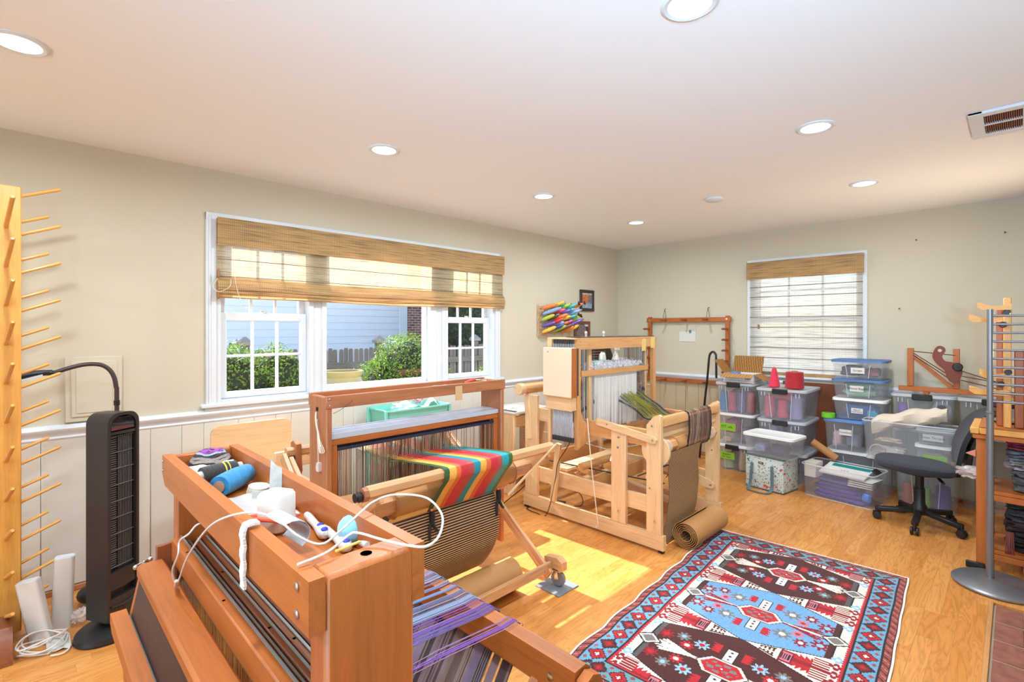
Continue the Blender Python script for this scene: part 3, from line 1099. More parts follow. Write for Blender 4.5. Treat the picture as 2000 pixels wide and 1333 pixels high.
# ================================================================ loom nearest the viewpoint
M_reed = pm('reed_brown', '3a2522', 0.45, var=.15, vscale=40)
M_hed = pm('bronze_heddle', 'c0a48c', 0.3, 0.6, var=.25, vscale=3)
M_hed2 = pm('dark_heddle', '86695a', 0.35, 0.5, var=.25, vscale=3)
M_hedA = pm('dark_bronze_heddle', '4a3830', 0.3, 0.7, var=.3, vscale=4)
M_hedA2 = pm('silver_brown_heddle', '84736a', 0.25, 0.9, var=.3, vscale=4)
M_strip = pm('grey_edge_strip', '9aa09a', 0.4, .3)
M_ratch = pm('blue_black_bar', '2c3348', 0.4, .3)
M_hole = pm('dark_hole', '1a1310', .9)

def bolts(parent, pts, ax, r=.007, label=None):
    for p in pts:
        q = MB(); ax_ = Vector(ax)
        q.lathe([(r, 0), (r, .0012), (r * .7, .0022), (0, .0026)], p, ax_, 12)
        part(parent, 'bolt', q, M_steel, label)

A = thing('floor_loom', 'honey coloured floor loom nearest the viewpoint, open tray of tools along its top', 'loom', (.33, 1.04, 0), 'floor looms')
AY0, AY1 = .607, 1.475
q = MB()
q.box(.273, .405, AY0, AY0 + .05, 0, 1.11, .006); part(A, 'side_post', q, M_woodA)
q = MB(); q.box(.273, .405, AY1 - .045, AY1 - .01, 0, 1.06, .005); part(A, 'side_post', q, M_woodA)
q = MB(); q.lathe([(.008, .0006), (0, .0006)], (.342, .632, 1.11), n=16); part(A, 'peg_hole', q, M_hole)
tr = MB()
tr.prism([(.252, AY0, 1.111), (.252, AY1, 1.111), (.252, AY1, 1.066), (.252, AY1 - .03, 1.042), (.252, AY0, 1.042)], (.021, 0, 0))
part(A, 'tray_front', tr, M_woodA)
q = MB(); q.prism([(.400, AY0, 1.111), (.400, AY1, 1.111), (.400, AY1, 1.066), (.400, AY1 - .03, 1.042), (.400, AY0, 1.030)], (.021, 0, 0)); part(A, 'tray_back', q, M_woodA)
q = MB(); q.box(.273, .400, AY1 - .022, AY1 - .002, 1.045, 1.108, .003); part(A, 'tray_end', q, M_woodA)
q = MB(); q.box(.2725, .4005, AY0 + .05, AY1 - .02, 1.046, 1.056, .001); part(A, 'tray_floor', q, M_woodA)
bolts(A, [(.2515, .642, 1.093), (.2515, .642, 1.058)], (-1, 0, 0), .006)
bolts(A, [(.2515, AY1 - .012, 1.098), (.2515, AY1 - .012, 1.076)], (-1, 0, 0), .004)
for k in range(5):      # harness frames, the first one honey coloured
    x = .262 if k == 0 else .2855 + .0188 * (k - 1)
    wd_ = .021 if k == 0 else .0138
    z = .902 if k else .918
    q = MB()
    q.box(x, x + wd_, AY0 + .05, AY1 - .05, z - (.055 if k == 0 else .03), z, .003)
    hf = part(A, 'harness_bar', q, M_woodA if k == 0 else M_woodA2)
    q = MB(); q.box(x + wd_ - .004, x + wd_, AY0 + .05, AY1 - .05, z + .0003, z + .0022, 0); part(hf, 'metal_edge', q, M_strip)
    q = MB()
    for yy in (1.03, 1.31):
        q.lathe([(.003, z + .0006), (0, z + .0006)], (x + wd_ * .4, yy - .06 * k, 0), n=8)
    part(hf, 'screw_hole', q, M_hole)
    q = MB()
    rr = random.Random(k)
    y = AY0 + .07
    while y < AY1 - .07:
        a = rr.uniform(-.002, .002)
        q.bar((x + .008, y, .86), (x + .008 + a, y + rr.uniform(-.002, .002), .60), .0011, .004, (0, 1, 0), 0)
        y += rr.choice([.003, .004, .004, .006])
    part(hf, 'heddles', q, M_hedA if k % 2 else M_hedA2, kind='stuff')
    q = MB(); q.box(x + .004, x + .012, AY0 + .055, AY1 - .055, .855, .872, .001); part(hf, 'heddle_bar', q, M_hed2)
# beater leaning on the castle
bt = MB(); bt.box(.196, .250, .40, 1.44, .842, .872, .006); top_ = part(A, 'beater_top', bt, M_woodA)
q = MB(); q.prism([(.150, .40, .735), (.150, 1.43, .735), (.150, 1.46, .748), (.150, 1.46, .768), (.150, .40, .768)], (.030, 0, 0)); part(A, 'beater_rail', q, M_woodA)
q = MB(); q.prism([(.200, .42, .846), (.206, .42, .846), (.187, .42, .750), (.181, .42, .750)], (0, 1.0, 0)); part(A, 'reed', q, M_reed)
q = MB(); q.bar((.184, .42, .756), (.184, 1.435, .756), .010, .014); part(A, 'shuttle_race', q, pm('grey_race', '6b6662', .5))
for y in (.415, 1.428):
    q = MB(); q.bar((.208, y, .846), (.178, y, .70), .014, .03, (0, 1, 0)); q.bar((.178, y, .70), (.20, y, .2), .018, .04, (0, 1, 0)); part(A, 'beater_arm', q, M_woodA)
q = MB(); q.cyl((.212, 1.44, .862), (.212, 1.462, .862), .005, 8); q.bar((.200, 1.462, .858), (.224, 1.462, .866), .004, .01); q.ell((.198, 1.463, .857), .006, 8, 6); q.ell((.226, 1.463, .867), .006, 8, 6)
part(A, 'wing_nut', q, M_steel)
q = MB(); q.box(.235, .27, 1.444, 1.456, .80, .90, .002); part(A, 'castle_bracket', q, M_woodA2)
# frame, legs, beams
for y in (AY0 + .075, AY1 - .06):
    q = MB(); q.bar((-.16, y, .70), (.80, y, .06), .022, .06); part(A, 'leg', q, M_woodA)
    q = MB(); q.bar((-.16, y + .024, .06), (.80, y + .024, .68), .022, .06); part(A, 'leg', q, M_woodA)
q = MB(); q.box(-.20, -.14, .58, 1.5, .68, .76, .008); part(A, 'breast_beam', q, M_woodA)
q = MB()
q.prism([(.765, .60, .755), (.765, .60, .69), (.775, .60, .678), (.815, .60, .69), (.815, .60, .745), (.80, .60, .757)], (0, .93, 0)); bb = part(A, 'back_beam', q, M_woodA)
q = MB(); q.lathe([(.034, 0), (.034, .022), (0, .022)], (.790, .597, .718), (0, -1, 0), 8); part(bb, 'beam_end', q, M_woodA)
q = MB(); q.lathe([(.012, .022), (.022, .03), (.024, .045), (.018, .052), (.02, .06), (0, .062)], (.790, .597, .716), (0, -1, 0), 16); part(bb, 'knob', q, M_blk)
bolts(bb, [(.7655, .665, .716)], (-1, 0, 0), .009)
q = MB(); q.cyl((.52, .66, .33), (.52, 1.42, .33), .085, 28); wr = part(A, 'warp_roll', q, M_kraft)
q = MB(); q.cyl((.52, .63, .33), (.52, .66, .33), .06, 10); part(wr, 'roll_end', q, M_woodA2)
# bluish and violet warp stretched over the back beam, and the striped warp running down to the roll
wcol = {'blue_grey_warp': ('7f90b4', .6), 'slate_warp': ('55607e', .6), 'violet_warp': ('7a4aa4', .25), 'mauve_warp': ('94709c', .15), 'pale_warp': ('b4bcd0', .1)}
rr = random.Random(5)
sets = {k: MB() for k in wcol}
y = .79
while y < 1.13:
    if .825 < y < .862:
        y += .004; continue
    r_ = rr.random()
    key = 'violet_warp' if (y < .93 and r_ < .55) or r_ < .05 else ('mauve_warp' if r_ < (.75 if y < .93 else .14) else ('slate_warp' if r_ > .72 else ('pale_warp' if r_ > .6 else 'blue_grey_warp')))
    z0 = .775 + rr.uniform(-.02, .012)
    sp = .93 + .09 * rr.random()
    if .88 < y and rr.random() < .1:
        y += .006
    q = sets[key]
    pts = [(.40, (y - .96) * sp + .965, z0), (.60, (y - .96) * .98 + .962, .768), (.768, y, .7585), (.80, y, .760), (.817, y, .748), (.817, y, .69)]
    wv = rr.uniform(.0007, .0014); dz = rr.uniform(-.001, .0012)
    P = [[(p[0], p[1], p[2] + dz), (p[0], p[1] + wv, p[2] + dz + .0003)] for p in pts]
    q.grid(P, .0008)
    y += rr.uniform(.0017, .0028) + (rr.random() < .05) * .006
for k, q in sets.items():
    part(A, 'warp', q, pm(k, wcol[k][0], .7, var=.2, vscale=90), label=k.replace('_', ' '), kind='stuff')
strp = ['7a6660', '9a847c', '5c4a4c', '8e7a82', '46393c', '8f7f9a', 'a08c80']
sets = [MB() for _ in strp]
y = .80
while y < 1.3:
    if .832 < y < .866 and not .838 < y < .86:
        y += .003; continue
    q = sets[int((y * 37) % 7 if rr.random() < .75 else rr.randrange(7))]
    P = [[(a[0], y + dy, a[1]), (a[0], y + dy + .0028, a[1])] for a, dy in (((.816, .69), 0), ((.70, .52), 0), ((.585, .375), 0))]
    q.grid(P, .0008)
    y += .0033
for c, q in zip(strp, sets):
    part(A, 'warp_stripe', q, pm('warp_' + c, c, .7, var=.15, vscale=60), kind='stuff')
q = MB()
q.grid([[(.0 + .2 * i / 4 - .02, .55 + .47 * j / 8, .765 + .002 * i) for j in range(9)] for i in range(5)], .002)
part(A, 'woven_cloth', q, pm('purple_cloth', '6d2f86', .8, var=.2, vscale=30), label='purple cloth in front of the reed')

# ================================================================ middle loom with the rainbow cloth
B = thing('floor_loom', 'brown floor loom with rainbow striped cloth over its front beam', 'loom', (1.55, 2.3, 0), 'floor looms')
for x0, x1 in ((1.0, 1.027), (2.095, 2.122)):
    q = MB(); q.box(x0, x1, 2.212, 2.40, .12, 1.105, .004); part(B, 'side_post', q, M_woodB)
q = MB(); q.box(.996, 2.126, 2.205, 2.225, 1.054, 1.112, .003); part(B, 'tray_front', q, M_woodB)
q = MB(); q.box(1.0, 2.122, 2.392, 2.412, 1.054, 1.112, .003); part(B, 'tray_back', q, M_woodB)
q = MB(); q.box(1.027, 2.095, 2.226, 2.391, 1.058, 1.066, .001); part(B, 'tray_floor', q, M_woodB)
bolts(B, [(1.012, 2.2045, 1.098), (1.012, 2.2045, 1.068), (2.11, 2.2045, 1.098)], (0, -1, 0), .005)
q = MB(); q.box(.9965, .9985, 2.30, 2.318, 1.035, 1.053, .001); part(B, 'slot', q, M_hole)
for k in range(4):
    y = 2.232 + .038 * k
    q = MB(); q.box(1.03, 2.092, y, y + .034, .905, .932, .002); part(B, 'aluminium_rail', q, M_alu)
for k in range(4):
    y = 2.234 + .038 * k
    q = MB()
    q.box(1.03, 2.092, y, y + .018, .876, .904, .002); q.box(1.03, 2.092, y, y + .018, .50, .53, .002)
    q.box(1.03, 1.062, y + .0005, y + .0175, .53, .876, .002); q.box(2.06, 2.092, y + .0005, y + .0175, .53, .876, .002)
    fr = part(B, 'harness_frame', q, M_woodB if k else M_woodA)
    q = MB(); q.box(1.062, 2.06, y + .004, y + .012, .848, .862, .001); q.box(1.062, 2.06, y + .004, y + .012, .56, .572, .001); part(fr, 'heddle_bar', q, M_ratch)
    q = MB(); q2 = MB()
    rr = random.Random(20 + k)
    x = 1.07
    while x < 2.055:
        dens = .0085 if x < 1.13 or 1.22 < x < 1.33 or x > 1.98 else (.0095 if 1.33 < x < 1.76 else .09)
        if 1.15 <= x <= 1.22:
            dens = .07
        t_ = q if rr.random() < .6 else q2
        a = rr.uniform(-.006, .006) if 1.33 < x < 1.76 else rr.uniform(-.001, .001)
        zz = rr.uniform(.735, .76)
        t_.bar((x, y + .008, .855), (x + a, y + .008, zz), .0035, .001, (0, 1, 0), 0)
        t_.bar((x + a, y + .008, zz), (x + rr.uniform(-.002, .002), y + .008, .565), .0035, .001, (0, 1, 0), 0)
        x += dens * rr.uniform(.8, 1.3)
    part(fr, 'heddles', q, M_hed, kind='stuff'); part(fr, 'heddles', q2, M_hed2, kind='stuff')
q = MB(); q.box(.975, 1.0, 2.222, 2.25, .56, .61, .002); part(B, 'catch', q, M_dark)
# beams
def hexbeam(parent, name, x0, x1, y, z, w, h, mat):
    q = MB()
    c = .012
    q.prism([(x0, y - w / 2, z - h / 2 + c), (x0, y - w / 2, z + h / 2 - c), (x0, y - w / 2 + c, z + h / 2), (x0, y + w / 2 - c, z + h / 2), (x0, y + w / 2, z + h / 2 - c),
             (x0, y + w / 2, z - h / 2 + c), (x0, y + w / 2 - c, z - h / 2), (x0, y - w / 2 + c, z - h / 2)], (x1 - x0, 0, 0))
    return part(parent, name, q, mat)
M_woodB2 = wood('light_cherry', 'd8a272')
bb = hexbeam(B, 'breast_beam', 1.0, 2.135, 1.845, .757, .045, .05, M_woodB2)
q = MB(); q.lathe([(.03, 0), (.03, .02), (0, .02)], (1.0, 1.845, .752), (-1, 0, 0), 8); part(bb, 'beam_end', q, M_woodB)
q = MB(); q.lathe([(.01, .018), (.02, .024), (.022, .036), (.016, .042), (.019, .052), (0, .054)], (1.0, 1.845, .748), (-1, 0, 0), 14); part(bb, 'knob', q, M_blk)
hexbeam(B, 'back_beam', 1.02, 2.1, 2.75, .757, .045, .05, M_woodB2)
q = MB(); q.prism([(1.06, 2.72, .62), (1.06, 2.70, .66), (1.06, 2.715, .80), (1.06, 2.755, .815), (1.06, 2.79, .80), (1.06, 2.79, .60)], (.028, 0, 0)); ba = part(B, 'beam_bracket', q, M_woodB)
q = MB(); q.cyl((1.0, 2.74, .725), (1.06, 2.74, .725), .012, 12); part(ba, 'knob', q, M_blk)
cbm = hexbeam(B, 'cloth_beam', 1.0, 2.09, 1.985, .63, .075, .075, M_woodB2)
q = MB(); q.cyl((1.20, 1.985, .63), (1.93, 1.985, .63), .062, 28); part(cbm, 'paper_wrap', q, M_kraft)
for x in (1.195, 1.935):
    q = MB(); q.tube([(x, 1.985 + .066 * math.cos(a * .3142), .63 + .066 * math.sin(a * .3142)) for a in range(20)], .004, 6, closed=True)
    part(cbm, 'wrap_edge', q, M_woodB)
q = MB()
q.tube(spl([(1.07, 1.94, .60), (1.06, 1.92, .66), (1.08, 1.95, .69), (1.085, 1.93, .62), (1.065, 1.92, .60), (1.07, 1.95, .68)], 6), .0022, 5)
part(cbm, 'apron_cord', q, M_cord)
# side frames
for x in (1.03, 2.07):
    q = MB(); q.bar((x, 1.80, .07), (x, 2.72, .72), .022, .06); part(B, 'leg', q, M_woodB2)
    q = MB(); q.bar((x + .024, 2.80, .07), (x + .024, 1.86, .72), .022, .06); part(B, 'leg', q, M_woodB2)
    q = MB(); q.bar((x + .026, 1.83, .735), (x + .026, 2.25, .60), .022, .055); part(B, 'beam_arm', q, M_woodB2)
    q = MB(); q.bar((x - .024, 2.2, .30), (x - .024, 2.75, .74), .022, .055); part(B, 'beam_arm', q, M_woodB2)
q = MB(); q.box(.99, 2.10, 1.80, 1.824, .085, .135, .003); cr = part(B, 'front_stretcher', q, M_woodB2)
bolts(cr, [(2.06, 1.7995, .12), (2.03, 1.7995, .105)], (0, -1, 0), .005)
q = MB(); q.box(.99, 2.10, 2.80, 2.824, .085, .135, .003); part(B, 'back_stretcher', q, M_woodB2)
for x, y in ((2.115, 1.79), (2.115, 2.82), (1.0, 1.79), (1.0, 2.82)):
    q = MB(); q.prism([(x - .02, y + .07, .09), (x - .02, y + .07, .15), (x - .02, y - .02, .165), (x - .02, y - .055, .145), (x - .02, y - .055, .10), (x - .02, y - .04, .09)], (.045, 0, 0)); fb = part(B, 'foot_block', q, M_woodB2)
    q = MB(); q.lathe([(.038, -.011), (.042, -.006), (.042, .006), (.038, .011), (.012, .012), (0, .012)], (x, y - .015, .048), (1, .3, 0), 22); cs = part(B, 'caster', q, pm('caster_grey', '8e8f92', .3, .4) if x > 2 and y < 2 else M_dark)
    q = MB(); q.bar((x - .014, y - .015, .045), (x - .014, y, .10), .004, .03, (0, 1, 0)); q.bar((x + .014, y - .015, .045), (x + .014, y, .10), .004, .03, (0, 1, 0)); q.box(x - .02, x + .02, y - .03, y + .02, .094, .101, .001); part(cs, 'fork', q, M_steel)
q = MB(); q.bar((2.14, 1.812, .775), (1.80, 1.85, .56), .008, .012); part(B, 'lath', q, M_pine)
q = MB(); q.tube(spl([(.994, 2.31, 1.03), (.985, 2.29, .99), (.98, 2.25, .93), (.975, 2.22, .885)], 5), .004, 6)
for k in range(4):
    q.tube(spl([(.98, 2.26, .93), (.972 + .004 * k, 2.235, .90), (.968 + .006 * k, 2.215 - .004 * k, .865), (.974, 2.22, .858), (.978, 2.24, .885)], 5), .0018, 5)
q.tube([(.99, 2.29, 1.0), (.99, 2.275, .80)], .0025, 5)
part(B, 'cord_bundle', q, M_cord)
q = MB(); q.prism([(.984, 2.262, .76), (.984, 2.288, .76), (.984, 2.292, .775), (.984, 2.285, .80), (.984, 2.265, .80), (.984, 2.258, .775)], (.016, 0, 0)); cc = part(B, 'cord_cleat', q, M_wplast)
q = MB(); q.tube(spl([(1.03, 2.21, 1.03), (1.07, 2.2, 1.05), (1.12, 2.195, 1.085)], 4), .0012, 5); part(B, 'loose_thread', q, M_dark)
# rainbow warp and cloth: stripes left to right
stripes = [('dark_green', '2f5a34', .05), ('yellow', 'f0b350', .075), ('orange', 'e0703a', .05), ('red', 'd2303a', .09), ('brick_red', 'b84a48', .06), ('teal', '1b8fa0', .075),
           ('yellow', 'efb24e', .07), ('orange', 'e06a3a', .055), ('red', 'cf2f3c', .09), ('brick_red', 'b4504a', .055), ('teal', '19a0a8', .085), ('dark_green', '3a6a3c', .05)]
tot = sum(s_[2] for s_ in stripes)
prof = [(1.955, .556), (1.925, .60), (1.868, .675), (1.822, .728), (1.8165, .742), (1.8155, .770), (1.822, .7825), (1.836, .7865), (1.866, .785), (1.95, .778), (2.02, .772)]
tail = [(2.10, .765), (2.18, .757), (2.26, .750), (2.36, .752), (2.55, .765), (2.75, .784)]
pos = 0
X0, X1 = 1.372, 1.802
xa = lambda f, y: (X0 + (X1 - X0) * f) if y < 2.0 else (X0 + (X1 - X0) * f) - (y - 2.0) * .17 * (1 if y < 2.3 else .3 / (y - 2.0) * 1.0)
mats_ = {}
for nm, c, wdt in stripes:
    a, b_ = pos / tot, (pos + wdt) / tot
    q = MB()
    us_ = [a + (b_ - a) * i / 4 for i in range(5)]
    q.grid([[(xa(u, y), y, z) for (y, z) in prof] for u in us_], .0016)
    n = max(5, int(wdt * 130))
    for i in range(n):
        u = a + (b_ - a) * (i + .5) / n
        up = RND.choice([-1, 1, 1, 0]) * RND.uniform(.4, 1)
        hw = .0016 if RND.random() < .8 else .001
        pts = [(2.015, .772)] + [(y, z + up * .014 * math.exp(-((y - 2.28) / .13) ** 2)) for y, z in tail]
        q.grid([[(xa(u, y) - hw, y, z) for y, z in pts], [(xa(u, y) + hw, y, z + .0006) for y, z in pts]], .0008)
    key = nm + c
    m_ = pm('thread_' + key, c, .55, var=.12, vscale=120)
    part(B, 'warp_stripe', q, m_, label=nm.replace('_', ' ') + ' stripe')
    pos += wdt
# spring clamps holding paper to the cloth
for x, z, dx, y in ((1.372, .545, 0, 1.925), (1.797, .548, .0, 1.925)):
    t = thing('spring_clamp', 'black spring clamp with orange tips on the %s edge of the rainbow cloth' % ('green lower-left' if x < 1.5 else 'far green'), 'clamp', (x, y, z - .12), 'spring clamps on the rainbow cloth')
    q = MB(); q.prism([(x - .012, y, z + .01), (x - .004, y, z + .03), (x + .006, y, z + .028), (x + .012, y, z), (x + .006, y, z - .035), (x - .008, y, z - .035)], (0, -.018, 0)); part(t, 'jaw', q, M_blk)
    for s_ in (-1, 1):
        q = MB(); q.tube(spl([(x, y - .009, z - .02), (x + .012 * s_, y - .012 - .004 * s_, z - .055), (x + (.016 if s_ < 0 else .03) * s_, y - .014, z - .105 + (.03 if s_ > 0 else 0))], 5), [.008] * 5 + [.007] * 5 + [.006], 8); part(t, 'handle', q, M_blk)
    q = MB(); q.ell((x - .002, y - .009, z + .03), (.007, .008, .006), 10, 6); part(t, 'tip', q, pm('orange_tip', 'e0662a', .5))
# corrugated separator paper hanging from the cloth beam to the floor, and its roll
M_corr = pm('corrugated_card', 'c89a68', .7)
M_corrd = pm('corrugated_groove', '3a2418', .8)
def corrugated(name, label, x0, x1, path, pitch, amp, mats, group=None):
    pts = spl(path, 10)
    L = [0]
    for a, b_ in zip(pts, pts[1:]): L.append(L[-1] + (b_ - a).length)
    n = int(L[-1] / pitch)
    mb = MB()
    t = thing(name, label, 'corrugated paper', ((x0 + x1) / 2, pts[-1].y, pts[-1].z), group)
    def at(d):
        d = min(max(d, 0), L[-1] - 1e-6)
        for i in range(len(pts) - 1):
            if L[i + 1] >= d:
                f_ = (d - L[i]) / max(1e-9, L[i + 1] - L[i])
                p = pts[i].lerp(pts[i + 1], f_); tg = (pts[i + 1] - pts[i]).normalized()
                return p, Vector((0, -tg.z, tg.y)) * (1 if tg.z < 0 else 1)
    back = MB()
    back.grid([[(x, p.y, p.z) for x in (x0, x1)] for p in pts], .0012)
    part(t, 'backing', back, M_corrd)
    rb = MB()
    for i in range(n):
        p, nr = at((i + .5) * pitch)
        if nr.y > 0: nr = -nr
        c = p + nr * amp * .5
        rb.bar((x0, c.y, c.z), (x1, c.y, c.z), pitch * .36, amp, nr, amp * .3)
    part(t, 'ribs', rb, M_corr, kind='stuff')
    return t
corrugated('corrugated_sheet', 'ribbed brown corrugated paper hanging below the rainbow cloth to the floor', 1.16, 1.80,
           [(0, 1.965, .552), (0, 1.95, .545), (0, 1.935, .50), (0, 1.915, .42), (0, 1.93, .32), (0, 1.985, .22), (0, 2.06, .13)], .0125, .003, None)
rl = thing('paper_roll', 'fat roll of brown paper on the floor below the rainbow cloth', 'paper roll', (1.5, 1.99, .0))
q = MB()
q.lathe([(.08, 0), (.085, .003), (.085, .80), (.08, .803)], (1.12, 1.925, .087), (1, .02, 0), 40); part(rl, 'roll', q, M_kraft)
q = MB(); q.lathe([(.035, .8025), (.034, .8045), (.0, .8045)], (1.12, 1.925, .087), (1, .02, 0), 20); part(rl, 'core', q, M_hole)
q = MB(); q.box(2.03, 2.20, 1.70, 1.87, .0005, .006, .002)
single('floor_tile', 'grey square tile under the caster of the rainbow cloth loom', 'tile', q, pm('slate_tile', '7c8288', .5, var=.1), None)
# ================================================================ pale pine loom
Cn = thing('floor_loom', 'pale pine floor loom with a box on its side and olive warp', 'loom', (3.33, 2.15, 0), 'floor looms')
XL, XRt = 2.88, 3.78
for x0, x1 in ((XL, XL + .035), (XRt - .035, XRt)):
    q = MB(); q.prism([(x0, 1.56, .112), (x0, 1.56, .02), (x0, 2.78, .02), (x0, 2.78, .112)], (x1 - x0, 0, 0)); br = part(Cn, 'base_rail', q, M_pine)
    q = MB(); q.box(x0 + .004, x1 - .004, 1.565, 1.60, 0, .02, .002); q.box(x0 + .004, x1 - .004, 2.74, 2.775, 0, .02, .002); part(br, 'rubber_pad', q, M_blk)
    inn = x0 + .002 if x0 < 3 else x0 + .002
    q = MB(); q.prism([(inn, 1.578, .113), (inn, 1.578, .865), (inn, 1.595, .875), (inn, 1.63, .86), (inn, 1.68, .80), (inn, 1.68, .113)], (.028, 0, 0)); part(Cn, 'front_post', q, M_pine)
    q = MB(); q.box(inn, inn + .028, 1.835, 1.95, .113, .735, .003); part(Cn, 'middle_post', q, M_pine)
    q = MB(); q.box(inn, inn + .028, 2.635, 2.765, .113, .90, .003); part(Cn, 'rear_post', q, M_pine)
    q = MB(); q.box(x0 + .031, x0 + .055, 2.262, 2.70, .70, .80, .003); part(Cn, 'upper_rail', q, M_pine)
    q = MB(); q.box(x0 + .031, x0 + .055, 1.62, 2.66, .225, .335, .003); part(Cn, 'lower_rail', q, M_pine)
    q = MB(); q.box(x0 + .031, x0 + .057, 1.66, 2.25, .655, .765, .003); part(Cn, 'front_arm', q, M_pine2)
bolts(Cn, [(XL + .0015, 1.89, .19), (XL + .0015, 1.62, .19), (XL + .0015, 1.89, .69), (XL + .0015, 1.895, .62), (XL + .0015, 1.655, .395), (XL + .0015, 1.655, .73), (XL + .0015, 1.64, .80)], (-1, 0, 0), .009)
q = MB(); q.prism([(2.862, 2.06, .80), (2.862, 2.06, .755), (2.862, 1.63, .69), (2.862, 1.605, .695), (2.862, 1.60, .715), (2.862, 1.62, .735)], (.018, 0, 0)); ar = part(Cn, 'diagonal_arm', q, M_pine)
bolts(ar, [(2.8615, 1.625, .713), (2.8615, 1.97, .77)], (-1, 0, 0), .008)
q = MB(); q.prism([(3.725, 2.1, .40), (3.725, 2.1, .28), (3.725, 1.63, .21), (3.725, 1.605, .225), (3.725, 1.605, .25), (3.725, 1.63, .27)], (.02, 0, 0)); part(Cn, 'brace', q, M_pine)
bolts(Cn, [(3.7245, 1.63, .24)], (-1, 0, 0), .009)
bolts(Cn, [(3.7465, 1.63, .73)], (-1, 0, 0), .012)
q = MB(); q.lathe([(.005, .0005), (0, .0005)], (3.747, 1.63, .50), (-1, 0, 0), 10); part(Cn, 'screw_hole', q, M_hole)
# beams
q = MB(); q.prism([(XL + .03, 1.572, .80), (XL + .03, 1.572, .835), (XL + .03, 1.585, .853), (XL + .03, 1.61, .855), (XL + .03, 1.632, .84), (XL + .03, 1.635, .80)], (XRt - XL - .06, 0, 0)); part(Cn, 'breast_beam', q, M_pine2)
q = MB(); q.box(XL + .03, XRt - .03, 1.60, 1.622, .72, .78, .003); part(Cn, 'front_stretcher', q, M_pine)
q = MB(); q.cyl((XL + .055, 1.63, .645), (XRt - .033, 1.63, .645), .043, 8); cb = part(Cn, 'cloth_beam', q, M_pine2)
q = MB(); q.cyl((3.13, 1.63, .645), (3.60, 1.63, .645), .053, 24); part(cb, 'paper_wrap', q, M_kraft)
q = MB(); q.lathe([(.098, 0), (.1, .003), (.1, .015), (.098, .018), (0, .018)], (XL + .034, 1.635, .635), (1, 0, 0), 36); part(cb, 'ratchet_disc', q, M_pine)
q = MB()
for k in range(4):
    q.tube([(3.0 + .014 * k, 1.63 + .046 * math.cos(a * .393), .645 + .046 * math.sin(a * .393)) for a in range(16)], .0025, 5, closed=True)
    q.tube([(3.64 + .02 * k, 1.63 + .046 * math.cos(a * .393), .645 + .046 * math.sin(a * .393)) for a in range(16)], .0025, 5, closed=True)
part(cb, 'tie_cord', q, M_cord)
q = MB(); q.cyl((XL - .04, 2.755, .945), (XRt + .03, 2.755, .945), .042, 20); rb_ = part(Cn, 'back_beam', q, M_pine2)
q = MB(); q.lathe([(.043, 0), (.046, .004), (.046, .05), (.043, .054), (0, .054)], (XL - .085, 2.755, .945), (1, 0, 0), 20); part(rb_, 'end_cap', q, M_pine)
q = MB(); q.bar((XL + .006, 2.71, .55), (XL + .006, 2.745, .90), .02, .06, (0, 1, 0)); part(Cn, 'back_beam_arm', q, M_pine)
q = MB(); q.box(XL + .056, XRt - .056, 2.66, 2.69, .30, .42, .003); part(Cn, 'stretcher', q, M_pine2)
q = MB(); q.box(XL + .056, XRt - .056, 2.2, 2.22, .22, .33, .003); part(Cn, 'stretcher', q, M_pine2)
# olive and grey threads, brown threads over the front
ol = [('olive', 'a8a03a', 55), ('dark_grey', '3c3a3c', 26), ('pale_grey', '9a9a94', 14), ('black', '1c1a1e', 10)]
for nm, c, n in ol:
    q = MB()
    for i in range(n):
        f_ = RND.random() if nm in ('olive',) else RND.choice([RND.uniform(0, .25), RND.uniform(.7, 1), RND.random()])
        if nm == 'olive': f_ = .12 + .72 * f_
        if nm == 'black': f_ = RND.choice([RND.uniform(0, .06), RND.uniform(.94, 1)])
        x = 3.39 + .34 * f_; x2 = 3.25 + .36 * f_
        h = .885 + RND.uniform(-.03, .03) + .01 * math.sin(f_ * 3.1)
        P = spl([(x, 2.34, h + .004), (x, 2.23, h - .006), (x + .01, 2.07, .806 + RND.uniform(-.01, .004) - .02 * (1 - f_)), (x2 - .02, 1.88, .766 + RND.uniform(-.008, .004)), (x2, 1.72, .80), (x2, 1.64, .846), (x2, 1.60, .8585)], 3)
        q.tube(P, .0014, 4)
    part(Cn, 'warp', q, pm('yarn_' + nm, c, .7), label=nm.replace('_', ' ') + ' warp threads', kind='stuff')
for nm, c, n, lo, hi in (('brown', '6d4e3e', 60, .04, .96), ('near_black', '1e1a1c', 16, 0, 1), ('taupe', 'a08878', 24, .1, .9)):
    q = MB()
    for i in range(n):
        f_ = RND.uniform(lo, hi)
        if nm == 'near_black': f_ = RND.choice([RND.uniform(0, .05), RND.uniform(.9, .94), RND.uniform(.975, 1)])
        x = 3.24 + .36 * f_; j = RND.uniform(-.006, .006)
        q.tube([(x, 1.60, .8585), (x, 1.578, .85), (x, 1.5685, .82), (x + j, 1.567, .72), (x + j, 1.575, .66), (x + j, 1.582, .618), (x + j, 1.60, .592)], .0021, 4)
    part(Cn, 'front_warp', q, pm('yarn_' + nm, c, .7), label=nm.replace('_', ' ') + ' threads over the front beam', kind='stuff')
